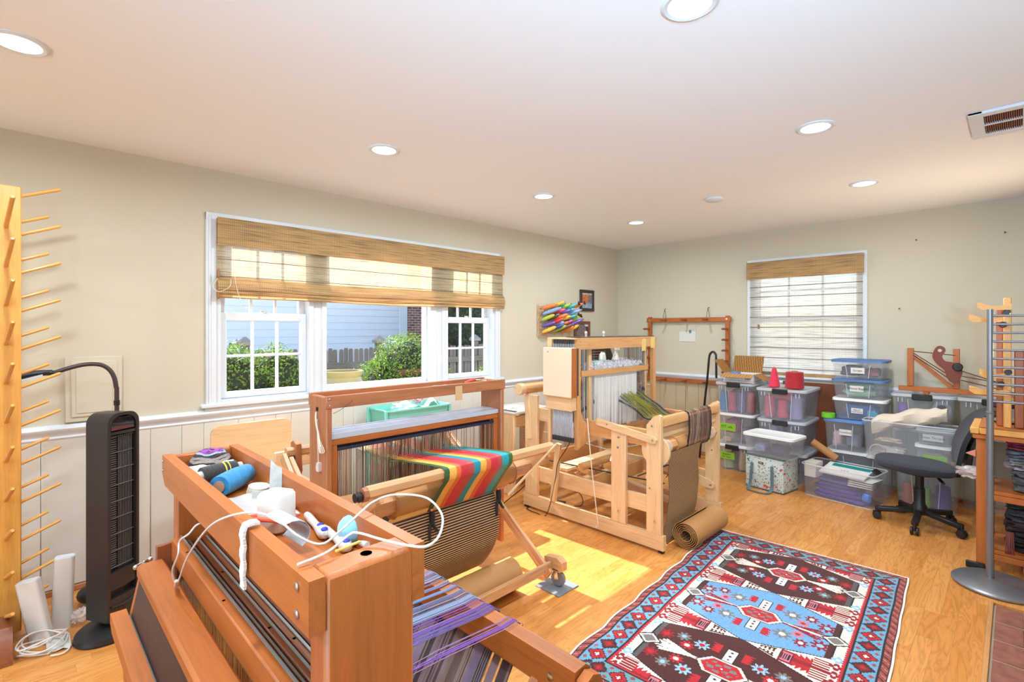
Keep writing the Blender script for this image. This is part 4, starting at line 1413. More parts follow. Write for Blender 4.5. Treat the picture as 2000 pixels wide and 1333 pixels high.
# castle
CY = 2.15
q = MB(); q.prism([(2.765, CY, 1.275), (2.765, CY, 1.357), (2.765, CY + .025, 1.357), (2.765, CY + .025, 1.275)], (1.085, 0, 0)); part(Cn, 'castle_beam', q, M_pine2)
q = MB(); q.box(2.765, 3.85, CY + .25, CY + .275, 1.28, 1.357, .003); part(Cn, 'castle_beam', q, M_pine)
q = MB(); q.box(2.77, 3.845, CY + .026, CY + .249, 1.345, 1.352, .001); q.box(2.95, 3.85, CY + .02, CY + .25, 1.3575, 1.3625, .001); part(Cn, 'castle_top', q, M_blkm)
q = MB(); q.prism([(2.768, CY + .002, 1.275), (2.806, CY + .002, 1.275), (2.806, CY + .002, .86), (2.83, CY + .002, .79), (2.885, CY + .002, .74), (2.90, CY + .002, .70), (2.90, CY + .002, .62), (2.768, CY + .002, .575)], (0, .028, 0)); part(Cn, 'castle_post', q, M_pine2)
q = MB(); q.prism([(3.80, CY + .002, 1.275), (3.845, CY + .002, 1.275), (3.845, CY + .002, .66), (3.80, CY + .002, .70)], (0, .028, 0)); part(Cn, 'castle_post', q, M_pine2)
for x in (2.768, 3.82):
    q = MB(); q.box(x, x + .025, CY + .245, CY + .273, .575, 1.28, .003); part(Cn, 'castle_post', q, M_pine)
    q = MB(); q.box(x + .001, x + .024, CY + .031, CY + .244, .86, .95, .003); part(Cn, 'castle_side', q, M_pine)
for x in (2.985, 3.765):
    q = MB(); q.box(x, x + .035, CY + .06, CY + .085, .66, 1.345, .003); part(Cn, 'inner_post', q, M_pine)
bolts(Cn, [(2.785, CY + .0015, 1.20), (2.785, CY + .0015, 1.10), (2.80, CY - .0005, 1.33), (2.90, CY - .0005, 1.315)], (0, -1, 0), .004)
q = MB(); q.box(2.875, 3.80, CY + .045, CY + .06, 1.075, 1.118, .002); part(Cn, 'shaft_bar', q, M_pine2)
q = MB(); q.box(2.82, 3.80, CY + .045, CY + .06, .62, .655, .002); part(Cn, 'shaft_bar', q, M_pine2)
M_hedw = clear('white_cord_heddle', 'f6f2ec', 0.12, .6, .2)
for k in range(3):
    q = MB(); rr = random.Random(50 + k)
    x = 3.06
    while x < 3.66:
        q.bar((x, CY + .075 + .05 * k, 1.14), (x + rr.uniform(-.004, .004), CY + .075 + .05 * k, .66), .0042, .0012, (0, 1, 0), 0)
        x += rr.uniform(.005, .0072)
    part(Cn, 'heddles', q, M_hedw, label='white cord heddles', kind='stuff')
q = MB(); rr = random.Random(9)
for i in range(420):
    x = rr.uniform(3.0, 3.72); y = rr.uniform(CY + .04, CY + .22)
    a = rr.uniform(0, 6.28); r_ = rr.uniform(.006, .014); z = 1.118 + rr.uniform(0, .035)
    q.tube([(x + r_ * math.cos(a), y + r_ * math.sin(a), z), (x, y, z + .016), (x - r_ * math.cos(a), y - r_ * math.sin(a), z + .002)], .0032, 4, cap=False)
part(Cn, 'heddle_loops', q, pm('white_cord', 'f2eff2', .8), label='fluffy row of white heddle loops', kind='stuff')
q = MB(); q3 = MB()
for x0 in (2.86, 2.9, 2.935, 3.03, 3.675, 3.69, 3.705, 3.72, 3.74):
    for k in range(5):
        q.cyl((x0 + .002 * k, CY + .05 + .04 * k, 1.345), (x0 + .002 * k, CY + .05 + .04 * k, .66), .0021, 5)
        zz = RND.uniform(.80, .92)
        q3.bar((x0 + .002 * k, CY + .05 + .04 * k, zz), (x0 + .002 * k, CY + .05 + .04 * k, zz + .03), .007, .007)
part(Cn, 'shaft_cords', q, pm('steel_blue_cord', '6a7484', .4, .4), kind='stuff'); part(Cn, 'cord_crimps', q3, M_dark, kind='stuff')
# dobby box on the side
q = MB(); q.box(2.662, 2.722, 2.12, 2.378, .949, 1.290, .004); db = part(Cn, 'control_box', q, pm('pale_maple_box', 'e9cfae', .5, var=.05, vscale=4))
q = MB(); q.prism([(2.664, 2.119, .951), (2.7205, 2.119, .951), (2.7205, 2.119, 1.288), (2.664, 2.119, 1.288)], (0, -.0015, 0)); part(db, 'end_panel', q, M_woodA)
q = MB(); q.box(2.7225, 2.764, 2.135, 2.36, .955, 1.285, .002); part(db, 'metal_plate', q, M_dark)
bolts(db, [(2.66, 2.33, 1.262)], (-1, 0, 0), .006)
q = MB(); q.box(2.70, 2.764, 2.155, 2.385, .85, .948, .003); part(Cn, 'box_bracket', q, M_pine)
cm = MB(); cm2 = MB()
for k in range(15):
    y = 2.165 + .0125 * k
    cm.box(2.735, 2.745, y, y + .0065, .66, .85, .001)
    cm2.box(2.728, 2.752, y - .001, y + .008, .628, .662, .001)
nb_ = part(Cn, 'dobby_needles', cm, pm('grey_white_rod', 'c9cfd8', .35, .3), kind='stuff'); part(nb_, 'needle_feet', cm2, M_dark, kind='stuff')
cm = MB(); cm2 = MB()
for k in range(13):
    y = 2.17 + .015 * k
    cm.cyl((2.752, y, 1.29), (2.752, y, 1.335), .003, 6); cm2.cyl((2.752, y, 1.315), (2.752, y, 1.345), .0045, 6)
cc_ = part(Cn, 'dobby_rods', cm, M_alu, kind='stuff'); part(cc_, 'rod_caps', cm2, M_dark, kind='stuff')
q = MB(); q.box(2.735, 2.764, 2.36, 2.40, 1.29, 1.357, .003); q.box(2.736, 2.763, 2.15, 2.359, 1.347, 1.357, .001); part(Cn, 'rod_guide', q, M_pine)
# masking tape strips on the top beam
M_tape = pm('masking_tape', 'e6c676', .7)
for x, dz in ((3.615, 0), (3.755, .02)):
    q = MB(); q.prism([(x, CY - .0012, 1.245 + dz), (x + .012, CY - .0012, 1.238 + dz), (x + .03, CY - .0012, 1.243 + dz), (x + .062, CY - .0012, 1.237 + dz), (x + .07, CY - .0012, 1.335 + dz * .9), (x + .03, CY - .0012, 1.342 + dz * .6), (x, CY - .0012, 1.33 + dz * .8)], (0, .001, 0)); part(Cn, 'tape_strip', q, M_tape)
for x in (3.04, 3.27):
    q = MB(); q.lathe([(.008, 0), (.008, .02), (.011, .024), (.009, .04), (0, .041)], (x, CY + .13, 1.3625), n=10); part(Cn, 'bobbin_pin', q, M_wplast)
# treadles and pieces inside the base
q = MB(); q.bar((2.866, 2.455, .125), (2.866, 2.40, .565), .03, .045, (0, 1, 0)); ls = part(Cn, 'treadle_arm', q, M_pine)
q = MB(); q.cyl((2.866, 2.46, .112), (2.866, 2.46, .14), .008, 8); part(ls, 'pivot', q, M_steel)
for k in range(2):
    q = MB(); q.bar((3.15 + .25 * k, 2.62, .30), (3.15 + .25 * k, 1.75, .16), .06, .03); part(Cn, 'treadle', q, M_pine)
q = MB(); q.box(XL + .06, XRt - .06, 2.38, 2.52, .345, .365, .002); part(Cn, 'shelf_board', q, M_pine)
q = MB(); q.cyl((2.93, 2.55, .40), (3.45, 1.86, .26), .006, 6); part(Cn, 'dark_rod', q, M_dark)
q = MB(); q.cyl((3.0, 2.3, .385), (3.6, 2.3, .385), .028, 14); part(Cn, 'roller', q, M_pine2)
q = MB(); q.cyl((3.27, 2.2, .40), (3.27, 2.2, .62), .008, 8); q.lathe([(.02, 0), (.015, .02), (.006, .05), (0, .05)], (3.27, 2.2, .40), n=10); part(Cn, 'turnbuckle', q, M_lidc)
q = MB(); q.tube([(2.815, 2.10, .80), (2.812, 2.06, .45), (2.845, 2.03, .06), (2.85, 2.045, .04), (2.853, 2.055, .06)], .0035, 6); part(Cn, 'white_string', q, M_cord)
q = MB(); q.tube(spl([(3.02, 1.76, .415), (3.0, 1.70, .37), (3.02, 1.66, .33), (3.06, 1.70, .30), (3.07, 1.76, .36), (3.03, 1.77, .42), (3.0, 1.73, .41), (3.08, 1.72, .415)], 6), .004, 6); part(Cn, 'cord_loop', q, M_wplast)
q = MB(); q.bar((3.02, 1.83, .41), (3.13, 1.66, .50), .012, .008); q.tube(spl([(3.13, 1.66, .50), (3.13, 1.64, .47), (3.10, 1.66, .42)], 5), .003, 5); part(Cn, 'dark_hook', q, M_dark)
q = MB(); q.tube([(2.92, 2.6, .62), (3.2, 2.2, .50), (3.6, 1.8, .58)], .003, 6); part(Cn, 'white_cord', q, M_wplast)
# things around it
t = thing('power_adapter', 'black power adapter on the floor inside the pale loom base', 'power supply', (3.02, 2.6, 0))
q = MB(); q.bar((2.99, 2.66, .03), (3.06, 2.50, .03), .07, .05, b=.006); part(t, 'case', q, M_blk)
q = MB(); q.tube(spl([(2.99, 2.66, .03), (2.88, 2.72, .006), (2.84, 2.70, .008), (2.83, 2.60, .008), (2.845, 2.50, .02), (2.85, 2.42, .30), (2.80, 2.35, .45), (2.77, 2.22, .62), (2.735, 2.16, .80), (2.73, 2.17, .90)], 7), .0032, 6)
q.tube(spl([(3.06, 2.50, .03), (3.2, 2.45, .008), (3.4, 2.6, .006), (3.6, 2.9, .006)], 6), .0032, 6); part(t, 'cord', q, M_blk)
q = MB(); q.cyl((2.73, 2.17, .87), (2.73, 2.17, .945), .009, 8); part(t, 'plug', q, M_blk)
q = MB(); q.tube(spl([(2.35, 2.60, .006), (2.55, 2.75, .006), (2.75, 2.9, .006), (3.1, 2.95, .10), (3.05, 2.9, .25), (2.9, 2.85, .30), (2.75, 2.8, .20)], 7), .004, 6)
single('black_cable', 'black cable lying behind the base rail of the pale loom', 'cable', q, M_blk)
corrugated('corrugated_sheet', 'fine ribbed brown corrugated paper hanging from the pale loom front beam', 3.0, 3.43,
           [(0, 1.575, .62), (0, 1.578, .59), (0, 1.59, .5), (0, 1.585, .35), (0, 1.60, .20), (0, 1.62, .10), (0, 1.60, .02)], .0085, .0022, None)
rl = thing('corrugated_roll', 'rolled up brown corrugated card lying beside the rug', 'corrugated roll', (3.27, 1.49, 0))
q = MB()
sp_ = []
for i in range(150):
    a = i / 150 * 5.2 * 2 * math.pi
    r_ = .03 + .058 * i / 150
    sp_.append((1.497 + r_ * math.cos(a), .09 + r_ * math.sin(a) * .97))
q.grid([[(x, y, z) for (y, z) in sp_] for x in (3.05, 3.52)], .003); part(rl, 'sheet', q, M_kraft)
q = MB()
for i in range(0, 138):
    if i % 2: continue
    (y0, z0), (y1, z1) = sp_[i], sp_[i + 1]
    k_ = 1 - .0035 / math.hypot(y0 - 1.497, z0 - .09); y0 = 1.497 + (y0 - 1.497) * k_; z0 = .09 + (z0 - .09) * k_
    q.bar((3.056, y0, z0), (3.40, y0, z0), .004, .004, (0, y0 - 1.497, z0 - .09), .001)
part(rl, 'ribs', q, pm('rolled_gap_shade', '5a3c26', .9), kind='stuff')  # ribs coloured dark to give shade in the gaps between turns
# loom bench behind
t = thing('loom_bench', 'small pine loom bench with a white top behind the pale loom', 'bench', (3.1, 3.15, 0))
for x in (2.99, 3.42):
    q = MB(); q.box(x, x + .03, 3.0, 3.36, .0, .69, .004); e_ = part(t, 'end_panel', q, M_pine)
    q = MB()
    for k in range(12): q.lathe([(.004, .0005), (0, .0005)], (x - .0003, 3.30, .38 + .025 * k), (-1, 0, 0), 8)
    part(e_, 'peg_holes', q, M_hole, kind='stuff')
q = MB(); q.box(3.0205, 3.4195, 3.03, 3.055, .57, .665, .003); part(t, 'apron', q, M_pine)
q = MB(); q.box(3.0205, 3.4195, 3.30, 3.32, .05, .16, .003); part(t, 'stretcher', q, M_pine)
q = MB(); q.box(2.98, 3.46, 2.99, 3.37, .691, .715, .008); part(t, 'top', q, M_wplast)
q = MB(); q.box(2.985, 3.023, 2.992, 3.36, .716, .72, .001); q.box(2.99, 3.4, 3.15, 3.155, .7155, .7175, 0); part(t, 'seam', q, M_dark)
# ================================================================ left side of the room
t = thing('peg_rack', 'tall yellow wooden rack of slanting pegs standing at the left edge of the photo', 'peg rack', (-.03, 3.25, 0))
q = MB(); q.box(-.06, .012, 3.222, 3.262, .03, 2.075, .004); part(t, 'post', q, M_rack)
q = MB(); q.box(-.35, -.29, 3.222, 3.262, .03, 2.075, .004); part(t, 'post', q, M_rack)
q = MB(); q.box(-.35, .012, 3.262, 3.282, 1.95, 2.05, .003); part(t, 'cross_rail', q, M_rack)
q = MB(); q.box(-.35, .012, 3.262, 3.282, .35, .43, .003); part(t, 'cross_rail', q, M_woodA)
for x in (-.06, -.35):
    q = MB(); q.prism([(x - .03, 2.98, 0), (x - .03, 3.0, .1), (x - .03, 3.04, .14), (x - .03, 3.2215, .12), (x - .03, 3.2215, 0)], (.075, 0, 0)); part(t, 'foot', q, M_woodA2)
    q = MB(); q.prism([(x - .03, 3.2625, 0), (x - .03, 3.2625, .10), (x - .03, 3.40, .06), (x - .03, 3.42, 0)], (.075, 0, 0)); part(t, 'foot', q, M_woodA2)
pm_ = {}
def peg(p, d, L, r=.0075):
    key = (tuple(d), L)
    if key not in pm_:
        q = MB(); dv = Vector(d).normalized()
        q.tube([(0, 0, 0), dv * (L - .006), dv * L], [r, r, r * .6], 8)
        pm_[key] = mesh_from(q, 'peg', M_rack)
    o = bpy.data.objects.new('peg', pm_[key]); COL.objects.link(o); o.parent = t
    o.location = Vector(p) - Vector((-.03, 3.25, 0))
for k in range(11):
    z = 2.035 - .1772 * k
    peg((.010, 3.245, z), (1, 0, .42), .15)
    peg((.010, 3.272, z - .115), (1, .05, .42), .105)
    peg((-.038, 3.224, z - .150), (.10, -1, .42), .25, .009)
    peg((-.30, 3.224, z - .150), (.05, -1, .42), .25, .009)
# gooseneck lamp behind the fan
t = thing('gooseneck_lamp', 'black gooseneck floor lamp arching over from behind the tower fan', 'floor lamp', (.33, 3.36, 0))
q = MB(); q.ell((.31, 3.36, .055), (.10, .075, .055), 24, 10); q.v = [(x, y, max(z, .0)) for x, y, z in q.v]; part(t, 'base', q, M_blk)
q = MB(); q.tube(spl([(.37, 3.34, .06), (.37, 3.325, 1.0), (.366, 3.32, 1.12), (.352, 3.32, 1.185), (.322, 3.32, 1.225), (.28, 3.32, 1.240), (.22, 3.32, 1.236), (.135, 3.32, 1.209)], 8), .0105, 12); part(t, 'neck', q, pm('brown_black', '3d2f2c', .45))
q = MB(); q.cyl((.37, 3.322, 1.02), (.369, 3.321, 1.045), .0135, 14); part(t, 'sleeve', q, M_blk)
q = MB(); q.ell((.128, 3.32, 1.204), (.016, .014, .013), 12, 8); part(t, 'joint', q, M_blk)
q = MB(); q.tube(spl([(.12, 3.32, 1.206), (.06, 3.32, 1.206), (0, 3.32, 1.192), (-.08, 3.32, 1.168), (-.16, 3.32, 1.14)], 4), .014, 8); part(t, 'head', q, M_blk)
q = MB(); q.prism([(.085, 3.28, 1.196), (.085, 3.36, 1.196), (-.16, 3.36, 1.128), (-.16, 3.28, 1.128)], (.0, 0, .006)); part(t, 'light_panel', q, pm('lamp_panel_white', 'cfd0d6', .5))
# tower fan
M_grl = pm('rib_grey', '5c5654', .4)
FX, FY = .325, 3.0
t = thing('tower_fan', 'tall black tower fan standing by the panelled wall', 'fan', (FX, FY, 0), rz=rad(-57))
# local frame: +X is where the grille faces
def fl(name, q, mat, par=t, **k):
    return part(par, name, q, mat, local=True, **k)
q = MB(); q.lathe([(.135, 0), (.14, .008), (.135, .028), (.09, .045), (.05, .05), (0, .05)], n=40); q.v = [(x * .92, y * 1.15, z) for x, y, z in q.v]; fl('base', q, M_blk)
body = MB(); D0, D1, HWd, ZB, ZT = -.075, .055, .076, .075, 1.03
def dome(w, z0, z1, x, r=.05, n=6):
    pts = [(x, -w, z0), (x, w, z0)]
    for k in range(n + 1):
        a = rad(90 * k / n); pts.append((x, w - r + r * math.cos(a), z1 - r + r * math.sin(a)))
    for k in range(n + 1):
        a = rad(90 + 90 * k / n); pts.append((x, -w + r + r * math.cos(a), z1 - r + r * math.sin(a)))
    return pts
# housing: side walls, top and back as a shell with an open front
lo_ = dome(HWd, ZB, ZT, D1); li_ = dome(HWd - .014, ZB + .10, ZT - .014, D1)
bk = dome(HWd - .004, ZB, ZT - .003, D0)
n_ = len(lo_)
body.add(lo_ + li_ + bk + [(D1 - .03, y, z) for (x, y, z) in li_],
         [(i, (i + 1) % n_, n_ + (i + 1) % n_, n_ + i) for i in range(n_)] + [(i, 2 * n_ + i, 2 * n_ + (i + 1) % n_, (i + 1) % n_) for i in range(n_)] +
         [tuple(range(2 * n_, 3 * n_))[::-1]] + [(n_ + i, n_ + (i + 1) % n_, 3 * n_ + (i + 1) % n_, 3 * n_ + i) for i in range(n_)] + [tuple(range(3 * n_, 4 * n_))])
fl('housing', body, M_blkm)
q = MB()
for k in range(9):
    y = -.012 + .0078 * k
    if y < .062: q.box(D1 - .024, D1 - .016, y, y + .0028, .30, .93, .0008)
fl('grille_bars', q, pm('grille_grey', '55504e', .4), kind='stuff')
for k in range(9):
    q = MB(); z = .31 + .076 * k; q.box(D1 - .02, D1 - .013, -.06, .06, z, z + .004, .001); fl('grille_rib', q, M_grl)
q = MB()
for k in range(60):
    z = .31 + .0102 * k; q.box(D1 - .026, D1 - .019, -.055, -.02, z, z + .003, 0)
fl('heater_fins', q, pm('fin_grey', '6a6462', .4, .2), kind='stuff')
q = MB(); q.prism([(D1 - .028, -.061, .93), (D1 - .004, -.061, .93), (D1 + .004, 0, .93), (D1 - .004, .061, .93), (D1 - .028, .061, .93)], (0, 0, .012)); fl('grille_cap', q, M_blkm)
q = MB(); q.prism([(D1 - .028, -.061, .215), (D1 - .004, -.061, .215), (D1 + .004, 0, .215), (D1 - .004, .061, .215), (D1 - .028, .061, .215)], (0, 0, .08)); fl('lower_panel', q, M_blkm)
q = MB(); q.prism([(D1 - .028, -.055, .95), (D1 - .006, -.055, .95), (D1 - .006, .055, .95), (D1 - .028, .055, .95)], (0, 0, .058)); fl('display', q, pm('glossy_display', '17171a', .05, coat=1))
q = MB(); q.cyl((-.01, 0, .045), (-.01, 0, .08), .05, 24); fl('neck', q, M_blk)
q = MB(); q.tube([(D1 + .002, -.062, .14), (D1 + .004, 0, .13), (D1 + .002, .062, .14)], .007, 8); fl('carry_bar', q, M_blkm)
# white network units leaning by the rack
def netunit(label, o, w, d, h, tilt, rz):
    t = thing('network_unit', label, 'router', o, 'white upright network units', rz)
    Rm = Matrix.Rotation(tilt, 4, 'Y')
    q = MB(); q.T = Rm; loft(q, [rrect(-w / 2, w / 2, -d / 2, d / 2, z, d * .3) for z in (0.0, h)]); part(t, 'casing', q, M_wplast, local=True)
    q = MB(); q.T = Rm; loft(q, [rrect(-w / 2 + .004, w / 2 - .004, -d / 2 + .004, d / 2 - .004, z, d * .25) for z in (h, h + .004)]); part(t, 'cap', q, M_white, local=True)
    q = MB(); q.T = Rm; q.box(-w / 2 - .001, -w / 2 + .004, -d * .18, d * .18, .01, h - .01, .001); part(t, 'side_groove', q, pm('groove_grey', 'a99f98', .6), local=True)
netunit('white flat network unit tilted beside the peg rack', (.08, 3.10, .0), .085, .045, .29, rad(-11), rad(-32))
netunit('white curved network unit standing upright by the cable coil', (.148, 3.19, .0), .075, .05, .335, rad(2), rad(-12))
q = MB(); rr = random.Random(3)
for k in range(5):
    cx, cyy = .085 + rr.uniform(-.02, .01), 3.02 + rr.uniform(-.03, .03)
    pts = [(cx + (.07 + .012 * rr.random()) * math.cos(a), cyy + (.05 + .01 * rr.random()) * math.sin(a), .012 + .012 * k + .012 * math.sin(a * 2 + k)) for a in [i * .6283 for i in range(10)]]
    q.tube(spl(pts, 4, True), .0035, 6, closed=True)
q.tube(spl([(.15, 3.03, .03), (.165, 3.06, .02), (.165, 2.96, .01), (.14, 2.92, .008), (.10, 2.93, .01)], 6), .0035, 6)
single('cable_coil', 'coil of white cable on the floor in front of the white units', 'cable', q, M_wplast)
q = MB(); q.blob(.155, .27, 3.10, 3.24, .0, .085, .9, 20, 14, .8, 8); single('plastic_wrapper', 'crumpled clear plastic wrapper on the floor beside the fan', 'wrapper', q, M_bag)
q = MB(); q.grid([[(.09 + .08 * i / 6, 2.96 + .13 * j / 6, .002 + .012 * abs(math.sin(i * 1.3 + j))) for j in range(7)] for i in range(7)], .001); single('paper_sheet', 'creased white paper on the floor under the cable coil', 'paper', q, M_paper)
# bench with a rounded board by the wall
t = thing('wooden_bench', 'light wooden bench with a rounded back board against the cream panelling', 'bench', (1.05, 3.25, 0))
q = MB()
pts = rrect(.80, 1.26, .60, .848, 0, .05, 4)
q.prism([(x, 3.30 + .0, z) for x, z, _ in pts], (0, .02, 0)); part(t, 'back_board', q, M_pine)
q = MB(); q.box(.80, 1.32, 3.05, 3.30, .44, .47, .004); part(t, 'seat', q, M_pine)
for x in (.82, 1.27):
    for y in (3.07, 3.27):
        q = MB(); q.box(x, x + .035, y, y + .03, 0, .44, .004); part(t, 'leg', q, M_pine)
    q = MB(); q.box(x, x + .03, 3.272, 3.298, .47, .62, .003); part(t, 'back_post', q, M_pine)
q = MB(); q.box(1.06, 1.45, 3.02, 3.045, .60, .70, .004); part(t, 'rail', q, M_pine)
bolts(t, [(1.25, 3.0195, .665)], (0, -1, 0), .008)
# teal trolley tray under the window
M_teal = pm('teal_enamel', '7fd0bc', .45)
t = thing('teal_trolley', 'teal metal trolley tray of papers below the picture window', 'trolley', (2.2, 3.38, 0))
def tray(z0, z1):
    q = MB(); x0, x1, y0, y1 = 1.93, 2.50, 3.24, 3.54
    loops = [rrect(x0 + .012, x1 - .012, y0 + .012, y1 - .012, z0, .03), rrect(x0, x1, y0, y1, z1, .035), rrect(x0 - .008, x1 + .008, y0 - .008, y1 + .008, z1, .04), rrect(x0 - .008, x1 + .008, y0 - .008, y1 + .008, z1 - .012, .04),
             rrect(x0 - .004, x1 + .004, y0 - .004, y1 + .004, z1 - .012, .04), rrect(x0 + .004, x1 - .004, y0 + .004, y1 - .004, z1 - .004, .035), rrect(x0 + .015, x1 - .015, y0 + .015, y1 - .015, z0 + .004, .03)]
    return loft(q, loops)
for z0, z1 in ((.70, .815), (.40, .51), (.12, .23)): part(t, 'tray', tray(z0, z1), M_teal)
for x, y in ((1.925, 3.26), (2.505, 3.26), (1.925, 3.52), (2.505, 3.52)):
    q = MB(); q.box(x - .012, x + .012, y - .012, y + .012, .05, .815, .003); part(t, 'post', q, M_teal)
    q = MB(); q.lathe([(.025, -.009), (.027, 0), (.025, .009), (0, .01)], (x, y, .027), (0, 1, 0), 16); part(t, 'wheel', q, M_dark)
q = MB(); q.blob(1.99, 2.3, 3.28, 3.5, .72, .87, .9, 22, 14, .8, 9); single('tissue_bundle', 'crumpled white and pale blue wrapping in the teal trolley', 'wrapping', q, pm('pale_blue_wrap', 'd6e6ea', .6, var=.15, vscale=30))
q = MB(); q.grid([[(2.3 + .17 * i / 5, 3.28 + .2 * j / 5, .80 + .05 * math.sin(i * .9) * math.cos(j * .7)) for j in range(6)] for i in range(6)], .004); single('folded_pattern', 'creased paper on the far end of the teal trolley tray', 'paper', q, M_paper)
q = MB(); q.blob(2.2, 2.32, 3.3, 3.4, .82, .885, .7, 14, 10, .8, 7); single('red_print_packet', 'small red and blue printed packet on top of the wrapping', 'packet', q, pm('pink_packet', 'd4a0a8', .6, var=.4, vscale=60))

# ================================================================ things in the foremost loom's tray (floor at z 1.056)
ZF = 1.0565
def ybar(name, label, cat, p, q_, r0, r1, mat, core=None, group=None, bulge=1.08):
    t = thing(name, label, cat, ((p[0] + q_[0]) / 2, (p[1] + q_[1]) / 2, ZF), group)
    p = Vector(p); q_ = Vector(q_); L = (q_ - p).length
    mb = MB(); n = 26; rr = random.Random(int(p.x * 1e4))
    prof = [(r0 * .5, 0)]
    for i in range(n + 1):
        f_ = i / n
        r_ = (r0 + (r1 - r0) * f_) * (1 + (bulge - 1) * math.sin(f_ * math.pi)) * (1 + .02 * rr.uniform(-1, 1))
        prof.append((r_, L * f_))
    prof.append((r1 * .5, L))
    mb.lathe(prof, p, q_ - p, 22)
    part(t, 'yarn', mb, mat)
    if core:
        mb = MB(); d = (q_ - p).normalized()
        mb.lathe([(.5 * core[0], -core[1]), (core[0], -core[1]), (core[0], L + core[1]), (.6 * core[0], L + core[1]), (.6 * core[0], L * .5)], p, d, 16); part(t, 'tube', mb, core[2])
    return t
def yarnmat(name, col, k=.35):
    m = pm(name, col, .75, var=k, vscale=1.0, bump=.6, bscale=1.0, vec=(260, 60, 60), sheen=.2)
    return m
# striped knitted hat
t = thing('knitted_hat', 'purple, blue and grey striped knitted hat at the far end of the tray', 'hat', (.345, 1.425, ZF))
cols = ['7a4436', '4a3a9a', '4c4ca8', '3a2f38', 'a8988a', '988a80', '3a3038', '9aa0a8', '8a3f96', '9a4aa0']
prev = 0; N_ = 10
for k in range(N_):
    mb = MB(); n = 28
    P = []
    for i in range(4):
        f_ = (k + i / 3) / N_
        a = f_ * math.pi * .5 * .98 + .0
        r_ = .052 * math.cos(a) ** .55; z = ZF + .002 + .058 * math.sin(a)
        P.append([(.345 + (r_ + .0016 * math.sin(j * 2.2 + k)) * math.cos(j / n * 2 * math.pi) * .95, 1.425 + (r_ + .0016 * math.sin(j * 2.2 + k)) * math.sin(j / n * 2 * math.pi), z + .002 * math.sin(j * .9 + k)) for j in range(n + 1)])
    mb.grid(P)
    part(t, 'knit_band', mb, pm('knit_' + cols[k] + str(k), cols[k], .9, var=.3, vscale=160, bump=.5, bscale=200))
ybar('yarn_cone', 'cream tube of yarn lying beside the striped hat', 'yarn', (.285, 1.39, 1.074), (.386, 1.385, 1.076), .016, .016, yarnmat('cream_yarn', 'ece0cc', .1), bulge=1.05)
ybar('yarn_cone', 'black spool of yarn with a yellow and green band', 'yarn', (.302, 1.325, 1.080), (.378, 1.342, 1.082), .019, .017, yarnmat('black_yarn', '332c28'), (.011, .014, M_wplast))
t = ybar('yarn_cone', 'long turquoise blue tube of yarn across the tray', 'yarn', (.306, 1.20, 1.082), (.383, 1.272, 1.082), .0225, .021, yarnmat('blue_yarn', '1f7fb4'), (.0125, .002, pm('tube_brown', 'b08a70', .7)), bulge=1.1)
q = MB(); q.lathe([(.0195, .046), (.0205, .046), (.0205, .049), (.0195, .049)], (.302, 1.325, 1.080), (.076, .017, .002), 20); q.lathe([(.0195, .056), (.0202, .056), (.0202, .058), (.0195, .058)], (.302, 1.325, 1.080), (.076, .017, .002), 20)
single('elastic_band', 'yellow bands round the black spool of yarn', 'band', q, pm('yellow_band', 'e8c44a', .6))
q = MB(); q.blob(.277, .302, 1.28, 1.37, ZF, ZF + .022, .5, 16, 10, .8, 6); single('yarn_skein', 'small dark blue skein against the tray front board', 'yarn', q, yarnmat('indigo_yarn', '34306e'))
q = MB(); rr = random.Random(8)
for k in range(26):
    a = rr.uniform(0, 6.28); r_ = rr.uniform(.004, .016)
    q.tube([(.298, 1.262, ZF + .004), (.298 + r_ * math.cos(a), 1.262 + r_ * math.sin(a), ZF + rr.uniform(.004, .018))], .0016, 4)
single('yarn_tuft', 'pink tuft of yarn beside the turquoise tube', 'yarn', q, pm('pink_yarn', 'c4407a', .9))
t = thing('cardboard_disc_stack', 'stack of oval cream card discs against the tray back board', 'card discs', (.379, 1.185, ZF))
for k in range(5):
    q = MB(); q.lathe([(.026, 0), (.0265, .0015), (.026, .003), (0, .003)], (.378 + .0008 * k, 1.185 - .001 * k, ZF + .0034 * k), (.03, .02, 1), 28); q.v = [(.378 + (x - .378) * .8, 1.185 + (y - 1.185) * 1.2, z) for x, y, z in q.v]; part(t, 'disc', q, pm('cream_card' + str(k), 'e6dccb', .8))
q = MB(); q.grid([[(.285 + .10 * i / 8 + .02 * math.sin(j * .8), 1.02 + .15 * j / 8, ZF + .004 + .004 * abs(math.sin(i * .7 + j * .5))) for j in range(9)] for i in range(9)], .0015); single('foam_sheet', 'pale grey torn paper sheet under the white charger', 'paper', q, pm('grey_paper', 'b8b0a8', .85, var=.06))
q = MB(); q.prism([(.392, .985, ZF + .001), (.398, 1.06, ZF + .001), (.288, 1.10, ZF + .001), (.285, 1.045, ZF + .001)], (0, 0, .0025)); single('white_card', 'white card with a red edge lying in the tray', 'card', q, M_paper)
q = MB(); q.prism([(.372, .99, ZF + .004), (.395, 1.01, ZF + .004), (.393, 1.03, ZF + .004), (.368, 1.01, ZF + .004)], (0, 0, .006)); single('red_tool', 'small dark red plastic tool on the white card', 'tool', q, pm('dark_red', '9c2a28', .5, var=.4, vscale=90))
t = thing('folded_leaflet', 'folded white and green leaflet standing against the tray back board', 'leaflet', (.385, 1.09, ZF))
q = MB(); q.prism([(.374, 1.104, ZF), (.3975, 1.096, ZF), (.3985, 1.096, 1.125), (.388, 1.099, 1.132), (.378, 1.103, 1.146)], (-.0003, -.0008, 0)); part(t, 'page', q, pm('leaflet_grey', 'cfd0c8', .7, var=.12, vscale=70))
